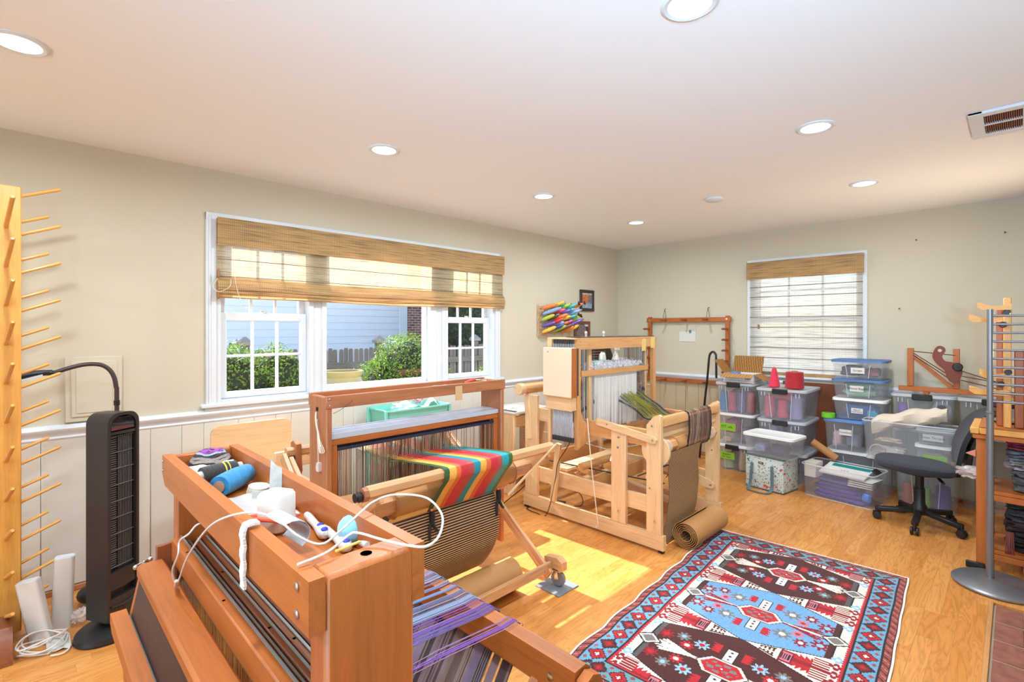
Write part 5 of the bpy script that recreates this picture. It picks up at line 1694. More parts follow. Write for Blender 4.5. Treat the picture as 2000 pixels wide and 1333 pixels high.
q = MB(); q.prism([(.387, 1.076, ZF + .004), (.372, 1.107, ZF + .004), (.372, 1.107, 1.082), (.387, 1.076, 1.088)], (.0004, .0006, 0)); part(t, 'green_page', q, pm('leaflet_green', '4f9a5a', .7, var=.2, vscale=80))
q = MB(); q.prism([(.3715, 1.108, ZF + .004), (.350, 1.132, ZF + .004), (.350, 1.132, 1.076), (.3715, 1.108, 1.082)], (.0004, .0006, 0)); part(t, 'pale_page', q, pm('leaflet_pale', 'c4ccc4', .7))
# charger with orange band
t = thing('charger', 'white plug-in charger block with an orange band lying in the tray', 'charger', (.33, .955, ZF))
q = MB()
Mx = Matrix.Translation((.334, .945, ZF + .028)) @ Matrix.Rotation(rad(28), 4, 'Z')
q.T = Mx
loft(q, [rrect(-.024 + i_, .024 - i_, -.026 + i_, .026 - i_, z, .009) for z, i_ in ((-.0275, .003), (-.024, 0), (.035, 0), (.0405, .003), (.041, .006))]); part(t, 'case', q, M_wplast)
q = MB(); q.T = Mx; q.bar((-.006, -.026, -.006), (-.006, -.048, -.006), .014, .010, b=.003); part(t, 'connector', q, M_wplast)
q = MB(); P_ = [(.33 + .040 * math.cos(a) + .012 * math.sin(2 * a), .950 + .046 * math.sin(a), ZF + .008 + .012 * (1 + math.cos(a + 2.6)) * .9) for a in [i * .3927 for i in range(16)]]
q.tube(spl(P_, 4, True), .0042, 8, closed=True); q.v = [tuple(p) for p in q.v]
single('orange_strap', 'orange rubber strap looped round the white charger', 'strap', q, pm('orange_rubber', 'e8603a', .5))
cab = spl([(.237, 1.245, .876), (.232, 1.19, .915), (.228, 1.10, .99), (.232, .99, 1.07), (.243, .92, 1.108), (.268, .857, 1.127), (.292, .82, 1.118), (.304, .772, 1.104), (.322, .732, 1.098), (.348, .73, 1.108), (.399, .755, 1.12), (.433, .773, 1.125), (.476, .779, 1.125), (.507, .729, 1.125), (.486, .653, 1.122), (.441, .596, 1.119), (.404, .575, 1.119), (.386, .594, 1.119), (.371, .64, 1.118), (.351, .672, 1.124), (.337, .674, 1.124), (.297, .654, 1.119), (.256, .652, 1.116)], 7)
q = MB(); q.tube(cab, .0018, 8)
q.tube(spl([(.237, 1.243, .8785), (.222, 1.20, .93), (.224, 1.16, .975), (.228, 1.165, 1.0), (.236, 1.13, 1.022), (.25, 1.13, 1.036), (.275, 1.135, 1.036)], 6), .0018, 8)
cb_ = single('white_cable', 'white cable looping over the tray from the charger and hanging in front', 'cable', q, M_wplast)
q = MB(); q.bar((.238, 1.248, .8765), (.228, 1.19, .912), .008, .006, b=.002); part(cb_, 'plug', q, M_wplast, local=False)
q = MB(); pts = [(.300 + .028 * math.cos(a), .838 + .0, 1.096 + .024 * math.sin(a)) for a in [rad(-60 + 26 * i) for i in range(8)]]
q.grid([[(x + .012 * j, .862 - .052 * j + dy, z - .006 * j) for j, dy in ((0, 0), (.5, 0), (1, 0))] for x, _, z in pts], .0006)
single('cable_label', 'curled silver printed label hanging on the white cable', 'label', q, pm('silver_label', 'bcc0c6', .4, .2, var=.35, vscale=3.0, vec=(20, 2, 1)))
def pen(label, p, q_, dots):
    t = thing('weaving_tool', label, 'tool', ((p[0] + q_[0]) / 2, (p[1] + q_[1]) / 2, ZF), 'white tools with blue dots')
    p = Vector(p); q_ = Vector(q_); d = (q_ - p); L = d.length
    mb = MB(); mb.lathe([(.002, 0), (.006, .004), (.0075, .02), (.0065, L * .55), (.0095, L * .75), (.0105, L - .012), (.006, L - .002), (0, L)], p, d, 16); part(t, 'body', mb, M_wplast)
    mb = MB(); mb.cyl(p - d.normalized() * .003, p + d.normalized() * .001, .002, 8); part(t, 'tip', mb, M_blk)
    for f_ in dots:
        mb = MB(); c = p + d * f_; mb.ell((c.x, c.y, c.z + .0085), (.006, .006, .003), 12, 8); part(t, 'dot', mb, pm('blue_dot', '2f3fb8', .4))
pen('white tool with two blue dots lying nearer the charger', (.392, .955, 1.066), (.374, .83, 1.067), (.74, .93))
pen('white tool with one blue end lying beside the felt ball', (.387, .872, 1.066), (.379, .755, 1.067), (.9,))
q = MB(); q.ell((.404, .792, 1.081), (.0255, .0255, .024), 28, 18, .05, 10); single('felt_ball', 'light blue felted wool ball resting in the tray', 'ball', q, pm('light_blue_felt', '8cc4dc', .95, var=.1, vscale=40, bump=.4, bscale=120, sheen=.4))
q = MB(); q.lathe([(.0055, 0), (.0055, .05), (.004, .05)], (.407, .775, 1.064), (-.02, -.09, .02), 12); single('white_tube', 'white plastic tube poking out from behind the felt ball', 'tube', q, M_wplast)
q = MB(); q.bar((.312, .662, 1.1125), (.352, .668, 1.1125), .004, .003, b=.001); q.v = [(x, y + .0, z) for x, y, z in q.v]; single('yellow_stick', 'thin yellow stick lying across the near end of the tray', 'stick', q, pm('yellow_plastic', 'e8c860', .5))
q = MB(); n0 = 14
q.grid([[p, (p[0], p[1] + .018 + .001 * math.sin(i * 2), p[2])] for i, p in enumerate([(.268 - .001, .826, 1.1165), (.258, .826, 1.1175), (.2495, .826, 1.1165)] + [(.2475 - .001 * math.sin(k * 1.7), .826, 1.11 - .008 * k) for k in range(12)])], .004)
single('wool_strip', 'fluffy white wool strip hung over the tray front board', 'strip', q, pm('white_fleece', 'ece6e0', 1.0, var=.08, vscale=90, bump=.8, bscale=200))

# ================================================================ on the middle loom's tray
q = MB(); q.blob(1.62, 1.82, 2.24, 2.37, 1.0665, 1.105, .8, 18, 10, .8, 8); single('clear_bag', 'crumpled clear bag on the top tray of the rainbow cloth loom', 'bag', q, M_bag)
t = thing('hand_tool', 'red handled tool at the far end of the rainbow cloth loom tray', 'tool', (1.92, 2.3, 1.0665))
q = MB(); q.tube([(1.86, 2.28, 1.10), (1.93, 2.29, 1.112), (1.955, 2.29, 1.116)], [.009, .012, .006], 10); part(t, 'handle', q, pm('red_handle', 'c03a2a', .5))
q = MB(); q.tube([(1.955, 2.29, 1.114), (2.06, 2.31, 1.10)], .004, 6); q.box(1.85, 1.9, 2.25, 2.33, 1.0667, 1.09, .003); part(t, 'blade', q, M_steel)
q = MB(); q.blob(1.80, 1.98, 2.25, 2.36, 1.0665, 1.10, .7, 16, 10, .8, 9); single('ribbon_pile', 'small heap of red and orange ribbon in the rainbow cloth loom tray', 'ribbon', q, pm('red_orange_ribbon', 'cc5a3a', .7, var=.5, vscale=70))
q = MB(); q.box(1.735, 1.785, 2.2025, 2.2035, 1.02, 1.10, 0); single('tape_square', 'square of masking tape on the top board of the rainbow cloth loom', 'tape', q, pm('tape_tan', 'cfa97a', .7))

# ================================================================ left wall near the corner
t = thing('shuttle_rack', 'woven wall rack packed with brightly coloured shuttles', 'shuttle rack', (4.28, 3.6, 1.36))
q = MB()
for z in (1.36, 1.44, 1.52, 1.60, 1.66): q.cyl((3.965, 3.585, z), (4.5, 3.585, z + .03), .006, 6)
for x in (3.965, 4.1, 4.235, 4.37, 4.5): q.cyl((x, 3.6, 1.345), (x, 3.6, 1.69), .007, 6)
for k in range(9): q.tube([(3.965, 3.59 - .012 * (k % 2), 1.35 + .036 * k), (3.968, 3.57, 1.37 + .036 * k)], .004, 5)
part(t, 'frame', q, M_pine2)
scol = [('orange', 'e07a3a'), ('cyan', '2fb0c8'), ('royal blue', '2f4aa8'), ('red', 'd8202c'), ('yellow', 'f0b030'), ('pale blue', '8aa4d0'), ('teal green', '12a088'), ('magenta', 'b8285e'), ('navy', '3a4a7c'), ('rust', 'd2582a'), ('lime', 'a8c03a'), ('pink', 'd0427a'), ('sea green', '4fb0a0'), ('steel blue', '4a6a9a'), ('brown', '6a4a3a'), ('violet', '6a4a9a')]
rr = random.Random(4)
rowz = {0: 'top', 1: 'second', 2: 'middle', 3: 'fourth', 4: 'bottom'}
for r_ in range(5):
    for k in range(6):
        nm, c = scol[(r_ * 5 + k * 3 + (k * k) % 4) % len(scol)]
        x = 3.99 + .078 * k + rr.uniform(-.012, .012); z = 1.64 - .063 * r_ + rr.uniform(-.008, .008)
        L = rr.uniform(.15, .22)
        t2 = thing('shuttle', '%s weaving shuttle, %s from the window in the %s row' % (nm, ['first', 'second', 'third', 'fourth', 'fifth', 'sixth'][k], rowz[r_]), 'shuttle', (x, 3.57, z), 'shuttles in the wall rack')
        d = Vector((.75, -.55 - .1 * rr.random(), .34 + rr.uniform(-.05, .08))).normalized()
        p0 = Vector((x, 3.575, z))
        q = MB(); q.tube([p0, p0 + d * L * .12, p0 + d * L * .5, p0 + d * L * .85, p0 + d * L], [.008, .019, .022, .019, .006], 8); part(t2, 'body', q, pm('shuttle_' + nm.replace(' ', '_'), c, .4, var=.15, vscale=30))
        q = MB(); q.ell(p0 + d * (L + .002), .0075, 8, 6); part(t2, 'tip', q, M_steel if rr.random() < .5 else M_dark)
        if r_ in (0, 2) and k > 3:
            q = MB(); q.lathe([(.012, 0), (.024, .012), (.024, .018), (0, .018)], p0 + d * (L + .01), d, 14); part(t2, 'bobbin', q, pm('dark_wood_end', '5a3a24', .5))
def picture(label, x0, x1, z0, z1, fm, arr):
    t = thing('framed_picture', label, 'picture', ((x0 + x1) / 2, 3.6, z0))
    q = MB(); b_ = .035 if x1 - x0 > .26 else .045
    q.box(x0, x1, 3.596, 3.617, z0, z0 + b_, .004); q.box(x0, x1, 3.596, 3.617, z1 - b_, z1, .004); q.box(x0, x0 + b_, 3.597, 3.616, z0, z1, .004); q.box(x1 - b_, x1, 3.597, 3.616, z0, z1, .004)
    part(t, 'frame', q, fm)
    m, n = arr.shape[:2]
    P = [[(x0 + b_ + (x1 - x0 - 2 * b_) * j / n, 3.608, z1 - b_ - (z1 - z0 - 2 * b_) * i / m) for j in range(n + 1)] for i in range(m + 1)]
    colgrid(P, arr, 'print', t, M_print)
M_print = colmat('printed_paper', .6)
def noise2(m, n, s, seed):
    return np.array([[mnoise.noise(Vector((i * s, j * s, seed))) for j in range(n)] for i in range(m)])
a_ = np.zeros((26, 16, 3)); nn = noise2(26, 16, .35, 3.3)
for i in range(26):
    for j in range(16):
        f_ = nn[i, j]
        a_[i, j] = srgb('cc7040') if (i > 2 and j < 10 - (i - 8) * .35 and i < 18) else (srgb('8fa4b4') if i > 17 else srgb('7c7a78'))
        if i < 3: a_[i, j] = srgb('b8b8b0')
        a_[i, j] *= 1 + .5 * f_
picture('small dark framed picture of an orange shape hung on the wall above', 4.695, 4.965, 1.632, 1.885, pm('black_brown_frame', '33271f', .4), a_)
a_ = np.zeros((26, 20, 3)); nn = noise2(26, 20, .6, 8.1)
for i in range(26):
    for j in range(20):
        edge = (abs(j - 9.5) > 4 + i * .25) and i < 16
        a_[i, j] = srgb('d4cabe') if edge and i < 5 else (srgb('4a3c38') if edge else srgb('7c6a66'))
        a_[i, j] = a_[i, j] * (1 + .9 * nn[i, j])
picture('brown framed dark photograph standing just above the pale loom', 4.585, 4.885, 1.30, 1.512, wood('frame_brown', '7a4a2c'), np.clip(a_, 0, 1))

# side table in the corner with a tissue box, bottle and tub on it
t = thing('corner_table', 'small wooden side table in the room corner behind the pale loom', 'table', (4.9, 3.3, 0))
q = MB(); q.box(4.35, 5.42, 3.16, 3.55, .93, .955, .004); part(t, 'table_top', q, M_pine2)
for x in (4.38, 5.36):
    for y in (3.18, 3.49):
        q = MB(); q.box(x, x + .035, y, y + .035, 0, .93, .003); part(t, 'leg', q, M_pine2)
t = thing('tissue_box', 'pale blue tissue box seen through the pale loom castle', 'tissue box', (4.62, 3.24, .956))
q = MB(); q.box(4.50, 4.74, 3.20, 3.30, .956, 1.07, .003); part(t, 'box', q, pm('pale_blue_card', 'a8d4e4', .6, var=.1))
q = MB(); q.ell((4.62, 3.24, 1.085), (.055, .03, .075), 14, 10, .5, 6); part(t, 'tissue', q, M_paper)
t = thing('spray_bottle', 'white spray bottle between the tissue box and the blue tub', 'bottle', (4.88, 3.24, .956))
q = MB(); q.lathe([(.05, 0), (.055, .01), (.05, .10), (.022, .19), (.018, .21), (0, .21)], (4.88, 3.24, .956)); part(t, 'bottle', q, M_wplast)
q = MB(); q.bar((4.84, 3.22, 1.195), (4.92, 3.22, 1.195), .03, .045, b=.008); q.bar((4.85, 3.22, 1.17), (4.835, 3.22, 1.12), .012, .01); part(t, 'trigger', q, M_wplast)
t = thing('blue_tub', 'blue labelled tub with a white rim on the corner table', 'tub', (5.14, 3.29, .956))
q = MB(); q.lathe([(.115, 0), (.118, .10), (.118, .115), (0, .115)], (5.14, 3.29, .956), n=32); part(t, 'tub', q, pm('royal_blue', '2458a0', .4))
q = MB(); q.lathe([(.121, .100), (.123, .105), (.123, .120), (.11, .122), (0, .122)], (5.14, 3.29, .956), n=32); part(t, 'rim', q, M_wplast)
q = MB()
a0 = [rad(-175 + 9 * i) for i in range(9)]
q.grid([[(5.14 + .1195 * math.cos(a), 3.29 + .1195 * math.sin(a), .956 + z) for z in (.03, .095)] for a in a0], .0005); part(t, 'label', q, pm('tub_label', 'caa860', .6, var=.5, vscale=20), label='tan and teal printed label')
t = thing('dark_basket', 'dark slatted basket standing against the wall behind the spray bottle', 'basket', (4.85, 3.46, .956))
q = MB(); q.box(4.72, 4.98, 3.465, 3.475, .956, 1.27, .002); part(t, 'back', q, pm('basket_dark', '3a2a22', .7))
for k in range(10):
    q = MB(); q.box(4.72, 4.98, 3.44, 3.46, .965 + .03 * k, .985 + .03 * k, .003); part(t, 'slat', q, pm('basket_brown', '6a5044', .7))
t = thing('tablet', 'dark tablet leaning behind the blue tub', 'tablet', (5.1, 3.42, 1.0))
q = MB(); q.bar((5.12, 3.46, .957), (5.05, 3.52, 1.26), .012, .17, (1, 0, .2), .003); part(t, 'case', q, M_blk)
q = MB(); q.bar((5.117, 3.452, .98), (5.055, 3.508, 1.245), .002, .15, (1, 0, .2), .0005); part(t, 'screen', q, pm('tablet_brown', '3c2c24', .3))

# ================================================================ back wall
t = thing('warping_board', 'wooden warping board frame with pegs hung on the back wall', 'warping board', (5.46, 2.67, .83))
for (y0, y1, z0, z1, nm) in ((2.165, 3.175, 1.50, 1.55, 'top_bar'), (2.165, 3.175, .805, .85, 'bottom_bar')):
    q = MB(); q.box(5.45, 5.475, y0, y1, z0, z1, .003); part(t, nm, q, M_woodA)
for y0 in (2.18, 3.115):
    q = MB(); q.box(5.452, 5.482, y0, y0 + .045, .82, 1.565, .003); part(t, 'side_bar', q, M_woodA)
def bpeg(y, z):
    q = MB(); q.lathe([(.011, 0), (.011, .13), (.008, .136), (0, .136)], (5.451, y, z), (-1, 0, 0), 10); part(t, 'peg', q, M_woodA2)
for z in (1.42, 1.305, 1.19, 1.075, .96): bpeg(2.202, z); bpeg(3.137, z)
for y in (2.42, 2.67, 2.92): bpeg(y, 1.525); bpeg(y, .83)
bolts(t, [(5.4495, 2.21, 1.525), (5.4495, 3.14, 1.525)], (-1, 0, 0), .013)
for y in (2.945, 2.42):
    q = MB(); q.tube([(5.499, y, 1.66), (5.47, y, 1.655), (5.465, y, 1.635), (5.475, y, 1.625)], .004, 6)
    q.tube(spl([(5.47, y, 1.64), (5.466, y - .012, 1.6), (5.466, y - .014, 1.545), (5.466, y + .014, 1.545), (5.466, y + .012, 1.6), (5.47, y, 1.64)], 4), .0022, 5)
    single('wall_hook', 'wire wall hook holding the %s end of the warping board' % ('corner' if y > 2.7 else 'blind'), 'hook', q, M_dark, 'wire wall hooks')
t = thing('index_card', 'blank white index card taped to the back wall inside the warping board', 'card', (5.495, 2.67, 1.27))
q = MB(); q.box(5.494, 5.4955, 2.575, 2.772, 1.275, 1.392, 0); part(t, 'card', q, M_paper)
q = MB(); q.box(5.4925, 5.4938, 2.628, 2.652, 1.372, 1.408, 0); part(t, 'tape', q, pm('blue_tape', '4a78a0', .5))
q = MB(); q.tube(spl([(5.30, 2.44, .012), (5.28, 2.375, .62), (5.262, 2.34, .85), (5.25, 2.312, 1.10), (5.25, 2.298, 1.155), (5.25, 2.270, 1.178), (5.25, 2.243, 1.155), (5.25, 2.236, 1.11), (5.252, 2.235, .90)], 7), .011, 10)
single('black_cane', 'black hooked cane leaning behind the clear bin stack', 'cane', q, M_blk)
# ================================================================ storage bins along the back wall
def bin_(label, x0, x1, y0, y1, z0, z1, lid=None, wall=None, latch=False, tag=None, ribs=True, inset=.06, group='clear storage bins', rim=True, rz=0):
    """tapered see-through tub seen from -X; lid None leaves it open"""
    wall = wall or M_bin
    t = thing('storage_bin', label, 'storage bin', ((x0 + x1) / 2, (y0 + y1) / 2, z0), group, rz)
    cx, cy_ = (x0 + x1) / 2, (y0 + y1) / 2
    lt = .022 if lid else 0
    zt = z1 - lt - .001
    kx, ky = (x1 - x0) / 2, (y1 - y0) / 2
    W_ = WORLD[t.name]
    def rr_(f_, off, z, r_):
        return [tuple(W_ @ Vector(p)) for p in rrect(-kx * f_ - off, kx * f_ + off, -ky * f_ - off, ky * f_ + off, z - z0, r_)]
    f0, f1 = 1 - inset * 2, 1 - .03
    q = MB()
    loops = [rr_(f0, 0, z0 + .001, .03), rr_(f0 + (f1 - f0) * .5, 0, (z0 + zt) / 2, .032), rr_(f1, 0, zt - .012, .035), rr_(f1, .008, zt - .012, .04), rr_(f1, .008, zt, .04), rr_(f1, -.003, zt, .033),
             rr_(f0 + (f1 - f0) * .5, -.003, (z0 + zt) / 2, .03), rr_(f0, -.003, z0 + .004, .028)]
    loft(q, loops); part(t, 'tub', q, wall)
    if ribs:
        for f_ in (-.42, .42):
            q = MB()
            def at(z):
                ff = f0 + (f1 - f0) * (z - z0) / (zt - z0)
                return W_ @ Vector((-kx * ff - .001, ky * ff * f_ * (1 + .12 * (z - z0) / (zt - z0)), z - z0))
            q.tube([at(z0 + .012), at(zt - .02)], .003, 5); part(t, 'rib', q, M_lidc)
    if lid:
        q = MB()
        loft(q, [rr_(f1, .010, z1 - lt, .04), rr_(1, .004, z1 - lt * .6, .042), rr_(1, .004, z1 - .004, .042), rr_(1, -.002, z1, .04), rr_(1, -.02, z1, .035), rr_(1, -.03, z1 - .006, .03)])
        ld_ = part(t, 'lid', q, lid)
        if latch:
            q = MB(); p = W_ @ Vector((-kx - .006, .0, z1 - z0 - .018)); q.box(p.x - .012, p.x + .012, p.y - .065, p.y + .065, z1 - .045, z1 + .002, .006); part(t, 'latch', q, M_blk, 'black plastic latch')
            q = MB()
            for yy in (-ky * .75, -ky * .62, ky * .62, ky * .75):
                p = W_ @ Vector((-kx * f1 - .008, yy, 0)); q.box(p.x - .003, p.x + .003, p.y - .003, p.y + .003, zt - .045, zt - .01, .001)
            part(t, 'rim_tabs', q, M_lidc)
    if not lid:
        q = MB(); q.tube(rr_(f1, .004, zt - .003, .038), .0055, 6, closed=True); part(t, 'rim', q, M_lidc)
        q = MB(); q.tube(rr_(f0, .0, z0 + .004, .03), .003, 5, closed=True); part(t, 'base_edge', q, M_lidc)
    if tag:
        txt, col, yf, zf, w_, h_ = tag
        ff = f0 + (f1 - f0) * zf
        zz = z0 + (zt - z0) * zf
        c = W_ @ Vector((-kx * ff - .004, ky * ff * yf, zz - z0))
        sl = kx * (f1 - f0) / (zt - z0)
        up = Vector((-sl, 0, 1)).normalized()
        side = (W_.to_3x3() @ Vector((0, -1, 0)))
        nrm = side.cross(up)
        q = MB()
        co = [c - side * w_ / 2 - up * h_ / 2, c + side * w_ / 2 - up * h_ / 2, c + side * w_ / 2 + up * h_ / 2, c - side * w_ / 2 + up * h_ / 2]
        q.prism(co, nrm * .0012)
        lb = part(t, 'label', q, col, 'handwritten %s label' % ('green' if col is M_green else 'white'))
        if txt:
            o = c + nrm * .0018
            text(lb, 'lettering', txt, h_ * (.5 if '\n' not in txt else .36), o, side, up, M_ink)
    return t
M_green = pm('green_sticky_note', '8cc22e', .7)
def inside(name, label, cat, col, x, y, z0, h, r, taper=.7, mat=None):
    q = MB(); n = 10
    q.lathe([(r * .9, 0)] + [(r * (1 - (1 - taper) * i / n) * (1 + .012 * (i % 2)), .004 + (h - .01) * i / n) for i in range(n + 1)] + [(r * taper * .5, h)], (x, y, z0), n=20)
    return single(name, label, cat, q, mat or pm('yarn_in_bin_' + col, col, .8, var=.12, vscale=60))
def cloth(label, col, x0, x1, y0, y1, z0, z1, cat='fabric', name='folded_fabric', var=.2):
    q = MB(); q.blob(x0, x1, y0, y1, z0, z1, .5, 16, 10, .5, 6)
    return single(name, label, cat, q, pm('fabric_' + col, col, .85, var=var, vscale=25))

# stack beside the pale loom
bin_('bottom bin of the stack beside the pale loom, green note on its front', 5.06, 5.46, 1.80, 2.19, 0, .262, M_lidw, latch=True, tag=('Bobbins\nfor floor', M_green, .3, .62, .15, .07))
bin_('middle bin beside the pale loom with white lid and green note', 5.06, 5.46, 1.79, 2.19, .263, .575, M_lidw, tag=('ITT silk', M_green, .32, .60, .17, .075))
bin_('top bin beside the pale loom carrying the open mailing box', 5.04, 5.44, 1.79, 2.16, .576, .885, M_lidc, latch=True)
inside('yarn_cone', 'pale green yarn cone inside the bottom bin beside the pale loom', 'yarn', 'a8c08a', 5.16, 2.07, .012, .15, .055, .9)
inside('yarn_cone', 'tan yarn cone inside the bottom bin beside the pale loom', 'yarn', 'c4a468', 5.16, 1.92, .012, .19, .05, .8)
cloth('maroon fabric behind the cones in the bottom bin beside the pale loom', '7c4a52', 5.24, 5.42, 1.86, 2.13, .01, .2)
cloth('pink fabric in the middle bin beside the pale loom', 'd8688c', 5.14, 5.40, 1.97, 2.14, .33, .52)
cloth('grey mauve fabric in the middle bin beside the pale loom', '8a7a80', 5.13, 5.40, 1.84, 1.97, .275, .44)
cloth('cream bundle low in the middle bin beside the pale loom', 'd8b894', 5.11, 5.2, 2.02, 2.13, .275, .33)
for y, c, nm in ((2.13, '4a78a8', 'blue'), (2.03, 'b85060', 'rose pink'), (1.94, '6a5a84', 'dusky violet'), (1.85, 'a84a44', 'brick red')):
    inside('yarn_cone', nm + ' yarn cone inside the top bin beneath the mailing box', 'yarn', c, 5.16, y if y < 2.1 else 2.115, .59, .2, .042, .8)
cloth('brown yarn heap behind the cones in the top bin beneath the mailing box', '7a6660', 5.19, 5.40, 1.83, 2.12, .59, .83)
# stack with the two red cones on it
bin_('lowest bin under the red cones, mostly hidden by the picnic bag', 4.98, 5.44, 1.32, 1.73, 0, .288, M_lidc, latch=True)
bin_('middle bin under the red cones with pale lilac contents', 4.96, 5.44, 1.32, 1.73, .289, .580, M_lidc, latch=True)
bin_('top bin holding up the two red yarn cones', 4.95, 5.44, 1.31, 1.735, .581, .868, M_lidc, latch=True)
cloth('lilac fabric in the middle bin under the red cones', 'a496b4', 5.04, 5.15, 1.56, 1.66, .31, .54)
cloth('grey fabric in the middle bin under the red cones', '8c8a96', 5.05, 5.38, 1.38, 1.55, .30, .5)
for (x, y, c, nm, h, r_) in ((5.07, 1.645, 'b84a56', 'rose', .2, .05), (5.06, 1.53, 'c0304c', 'deep pink', .17, .045), (5.07, 1.42, '8a80a4', 'grey violet', .21, .05)):
    inside('yarn_cone', nm + ' yarn cone inside the bin below the red cones', 'yarn', c, x, y, .595, h, r_, .85)
q = MB(); q.lathe([(.04, 0), (.045, .01), (.045, .13), (.035, .14), (0, .14)], (5.075, 1.59, .80), (0, -1, 0), 16); single('yarn_cone', 'rose yarn tube lying across the top of the bin below the red cones', 'yarn', q, pm('rose_tube', 'b05058', .8, var=.15, vscale=60))
cloth('mauve heap at the back of the bin below the red cones', '7c7088', 5.10, 5.40, 1.35, 1.70, .595, .81)
def bigcone(label, c, x, y, z, r0, r1, h):
    t = thing('yarn_cone', label, 'yarn', (x, y, z), 'red yarn cones on the bin')
    q = MB(); n = 26
    q.lathe([(r0 * .86, 0), (r0 * .98, .008)] + [(r0 + (r1 - r0) * i / n + .0012 * (-1) ** i, .014 + (h - .02) * i / n) for i in range(n + 1)] + [(r1 * .8, h - .002), (r1 * .4, h - .004), (0, h - .004)], (x, y, z), n=32); part(t, 'yarn', q, yarnmat('cone_' + c, c, .12))
    q = MB(); q.lathe([(r1 * .38, h - .004), (r1 * .36, h + .006), (r1 * .25, h + .006)], (x, y, z), n=16); part(t, 'tube', q, M_card)
bigcone('tall pink red yarn cone on the clear bin lid', 'e0304c', 5.10, 1.617, .869, .050, .018, .185)
bigcone('wide dark red drum of yarn on the clear bin lid', 'b01a22', 5.10, 1.443, .869, .079, .072, .158)
# mailing box
M_print2 = colmat('printed_card', .8)
t = thing('mailing_box', 'open white mailing box with printed brown flaps on the top bin', 'box', (5.18, 1.96, .886))
q = MB(); x0, x1, y0, y1, z0, z1 = 5.08, 5.32, 1.80, 2.09, .886, .975
q.box(x0, x1, y0, y1, z0, z0 + .004, .001); q.box(x1 - .004, x1, y0, y1, z0, z1, .001); q.box(x0 + .004, x1 - .004, y0, y0 + .004, z0, z1, .001); q.box(x0 + .004, x1 - .004, y1 - .004, y1, z0, z1, .001)
part(t, 'carton', q, M_paper)
q = MB(); q.box(x0, x0 + .004, y0, y1, z0, z1, .001); fw = part(t, 'front_wall', q, M_paper)
q = MB(); q.box(x0 - .0012, x0, y0, y1, .903, .906, 0); q.box(x0 + .01, x1, y0 - .0012, y0, .903, .906, 0); part(t, 'red_line', q, pm('postal_red', 'a03a4a', .6))
q = MB()
for k in range(7): q.box(x0 - .0012, x0 - .0002, 1.825 + .008 * k, 1.828 + .008 * k + .002 * (k % 2), .918, .935, 0)
part(t, 'barcode', q, pm('barcode_blue', '4a5a74', .6))
def flap(o, a, b_, stripes):
    """flap from o spanned by a (along the edge) and b_ (outwards)"""
    o, a, b_ = Vector(o), Vector(a), Vector(b_)
    m, n = 14, 40
    col = np.zeros((m, n, 3)); base = np.array(srgb('a8743e' if stripes != 2 else 'c08c52'))
    for i in range(m):
        for j in range(n):
            c = base
            if stripes == 1 and ((j + i * .35) % 3.2) < 1.0: c = base * .42
            if stripes == 2 and ((j % 4 == 0) or (i % 4 == 1 and (j * 7 + i) % 5 < 2)): c = base * .55
            col[i, j] = c
    P = [[o + b_ * (i / m) + a * (j / n) for j in range(n + 1)] for i in range(m + 1)]
    colgrid(P, col, 'flap', t, M_print2, .003)
flap((x1, y1, z1), (0, -.29, 0), (.06, 0, .165), 1)
flap((x0, y1, z1), (0, -.29, 0), (-.085, 0, -.03), 2)
flap((x0 + .01, y1, z1), (.21, 0, 0), (-.03, .085, .13), 0)
flap((x0 + .01, y0, z1), (.21, 0, 0), (-.01, -.11, -.055), 0)
cloth('crumpled blue plastic inside the open mailing box', '6a7eb0', 5.12, 5.24, 1.95, 2.07, .895, 1.0)
# brown panel leaning against the wall
q = MB(); q.prism([(5.485, .9, .0), (5.465, .9, .0), (5.452, .9, .90), (5.472, .9, .90)], (0, .75, 0)); single('wood_panel', 'reddish brown wooden panel standing upright between the bin stacks', 'panel', q, M_board)
# blue and white lidded stack below the blind
SX = 5.14
bin_('large bin with white lid on the floor at the foot of the blue lidded stack', 5.13, 5.44, .72, 1.20, 0, .355, M_lidw)
bin_('big bin with bright blue lid under the green tape roll', 5.085, 5.44, .905, 1.21, .356, .632, M_lidb, tag=('Combos', M_paper, -.1, .66, .09, .05))
bin_('white lidded bin of blue fabric third from the top of the blue lidded stack', SX, 5.42, .765, 1.155, .633, .815, M_lidw, tag=('Bags for\ndyed fleece', M_paper, .05, .5, .085, .045))
bin_('blue lidded bin of green fabric second from the top of its stack', SX, 5.42, .765, 1.16, .816, .985, M_lidd, tag=('Mixed Bags', M_paper, .05, .6, .10, .05))
bin_('slate blue lidded bin of dark fabric topmost below the pale blind', SX, 5.42, .765, 1.165, .986, 1.152, M_lidd, tag=('Scraps', M_paper, .0, .52, .10, .05))
cloth('dark grey fabric in the topmost blue lidded bin', '4a4044', 5.165, 5.38, .93, 1.12, .995, 1.11)
cloth('wine red fabric in the topmost blue lidded bin', '84404c', 5.165, 5.38, .805, .945, .995, 1.09)
cloth('pale green fabric in the second blue lidded bin', '9cc0a0', 5.165, 5.38, .80, 1.12, .825, .905)
cloth('teal fabric in the second blue lidded bin', '5a9a8c', 5.17, 5.38, .82, 1.12, .895, .955)
cloth('deep blue fabric in the white lidded bin', '2a6aa8', 5.172, 5.38, .80, 1.12, .642, .775)
cloth('turquoise fabric in the white lidded bin', '2a96b4', 5.158, 5.23, .81, .92, .642, .73)
cloth('slate fabric filling the bin with the bright blue lid', '6c7080', 5.11, 5.38, .94, 1.08, .366, .52)
cloth('pinkish bundle at the corner of the bin with the bright blue lid', 'c4a0a4', 5.11, 5.2, 1.07, 1.16, .37, .55)
